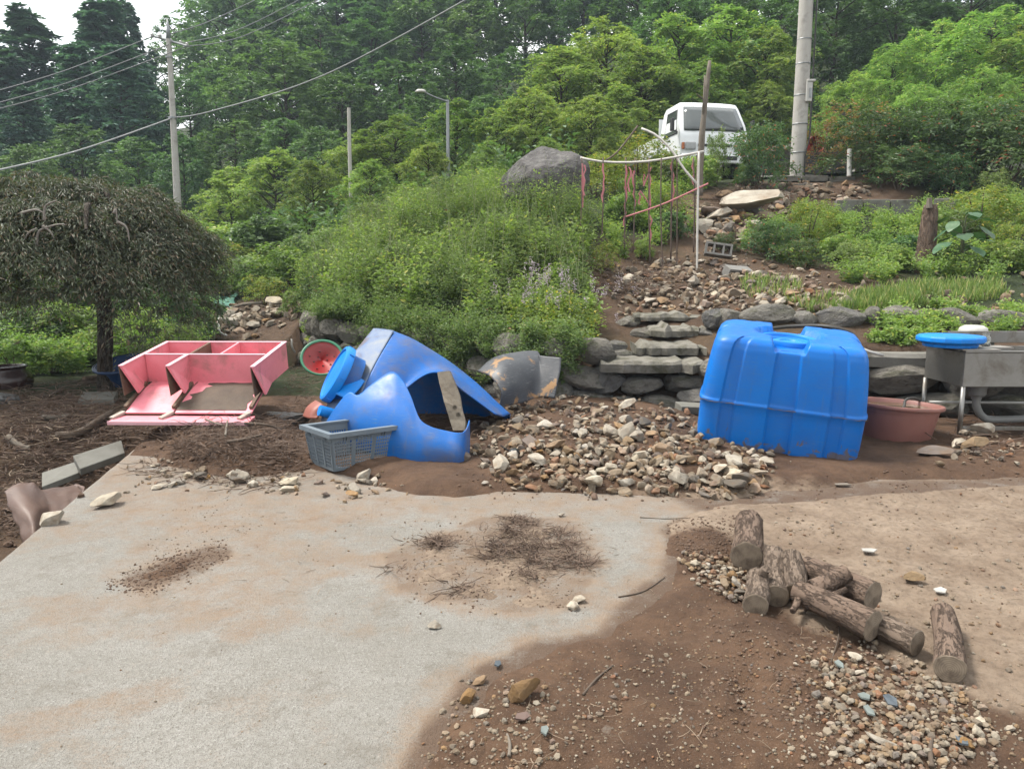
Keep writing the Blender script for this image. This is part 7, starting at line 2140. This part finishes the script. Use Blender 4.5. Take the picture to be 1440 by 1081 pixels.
gstick([(1310, 1081), (1308, 1060), (1310, 1035)], .009, .006, "brown twig at the bottom edge on the gravel", M_twig, .008)
gstick([(1170, 862), (1180, 890), (1168, 935)], .004, .002, "thin forked twig in front of the forked log", M_twig, .012)
gstick([(870, 840), (905, 832), (935, 812)], .004, .002, "thin curved twig on the concrete by the sand's edge", M_twig, .004)
gstick([(900, 728), (940, 730), (990, 727)], .003, .002, "long thin twig on the concrete behind the logs", M_twig, .004)
gstick([(410, 482), (411, 492), (415, 500)], .018, .016, "bent pale pipe end left of the red dish", M_pvc, .05)
gstick([(308, 452), (309, 474), (319, 480)], .022, .02, "bent white pipe sticking out of the washed out path", M_pvc, .1)
gstick([(318, 440), (345, 432), (370, 430)], .035, .03, "long pale timber lying across the washed out path", M_wood, .06)
M_net = simple("green_netting", (.10, .30, .22), (.07, .22, .17), 9, .8, bumps=.3)
rows = [[hit_px(292 + 10 * j + 3 * math.sin(i * 2), 418 + 4 * i + 2 * math.sin(j)) + Vector((0, 0, .06 + .04 * math.sin(i * 1.3 + j * 1.7))) for j in range(5)] for i in range(5)]
m = MB(); m.grid(smooth_grid(rows, 20, 20)); o = m.build("netting", M_net, None, smooth=True, solid=.005); tag(o, "faded green netting lying on the washed out path", "netting")
def chip(u, v, w, h, col, label, name="shard", mat=None):
    p = hit_px(u, v); k = (p - Vector((0, 0, CAMZ))).length / FPX * .75
    m = MB(); m.add([p + Vector((x * w * k, y * h * k * 2.2, .012 + .01 * random.random())) for (x, y) in ((-.5, -.3), (.1, -.5), (.5, .0), (.3, .5), (-.4, .3))], [(0, 1, 2, 3, 4)]); o = m.build(name, mat, None, solid=.006); tag(o, label, "chip")
M_chipw = simple("white_tile", (.62, .6, .56), (.5, .47, .42), 20, .5)
M_chipb = simple("blue_grey_slate", (.11, .14, .165), (.08, .10, .12), 30, .5)
M_chipg = simple("pale_green_tile", (.27, .31, .29), (.2, .235, .225), 30, .45)
chip(1222, 778, 26, 8, None, "white painted wood chip on the packed dirt", mat=M_chipw)
chip(1322, 834, 20, 9, None, "flat white chip right of the rounded tan stone", mat=M_chipw)
chip(1252, 990, 18, 16, None, "dark blue slate chip on the gravel patch", mat=M_chipb)
chip(1215, 985, 18, 12, None, "pale green tile chip at the top of the gravel patch", mat=M_chipg)
chip(1222, 1006, 14, 14, None, "pale turquoise tile chip in the middle of the gravel patch", mat=M_chipg)
chip(1180, 940, 12, 12, None, "grey tile chip at the gravel patch's upper left", mat=M_chipg)
chip(1352, 1047, 16, 12, None, "blue slate chip at the right of the gravel patch", mat=M_chipb)
chip(700, 938, 12, 10, None, "small blue grey chip on the concrete by the sand's edge", mat=M_chipb)
chip(766, 1032, 14, 12, None, "pale turquoise chip on the foreground sand", mat=M_chipg)
chip(735, 1012, 26, 10, None, "flat purple brown chip in front of the largest foreground stone", mat=M_brown)
chip(1185, 684, 30, 6, None, "curved pale offcut lying in the dirt below the whole tank", mat=M_wood)
# ------------------------------------------------------------------ damp summer air
m_air = bpy.data.materials.new("damp_air"); m_air.use_nodes = True
nt = m_air.node_tree; nt.nodes.clear()
ao = nt.nodes.new('ShaderNodeOutputMaterial'); av = nt.nodes.new('ShaderNodeVolumePrincipled')
av.inputs['Color'].default_value = (0.72, 0.86, 1.0, 1); av.inputs['Density'].default_value = 0.0009; av.inputs['Anisotropy'].default_value = 0.0
nt.links.new(av.outputs[0], ao.inputs['Volume'])
zmin = float(GZ.min()) - 1.0; zmax = float(GZ.max()) + 14.0
mb = MB(); mb.box((0, 100, (zmin + zmax) / 2), (860, 860, zmax - zmin))
hz = mb.build("haze", m_air, None); hz["kind"] = "stuff"; hz["label"] = "thin bluish summer haze filling the air"
print("HAZE", zmin, zmax)

# ------------------------------------------------------------------ labels that would still read alike get their place in the row
_by = {}
for o in scene.objects:
    if o.parent is None and o.get("label") and o.get("kind") == "thing":
        _by.setdefault(o["label"], []).append(o)
ORD = ["leftmost", "second from left", "third from left", "fourth from left", "fifth from left", "sixth from left", "seventh from left", "eighth from left", "ninth from left"]
for lab, os_ in _by.items():
    if len(os_) < 2: continue
    os_.sort(key=lambda o: o.location.x / max(.1, o.location.y))
    for i, o in enumerate(os_):
        if len(lab.split()) > 13: lab = lab.split(' ', 1)[1]
        o["label"] = lab + ", " + (ORD[i] if i < len(ORD) - 1 and i < len(os_) - 1 else "rightmost" if i == len(os_) - 1 else ORD[-1])
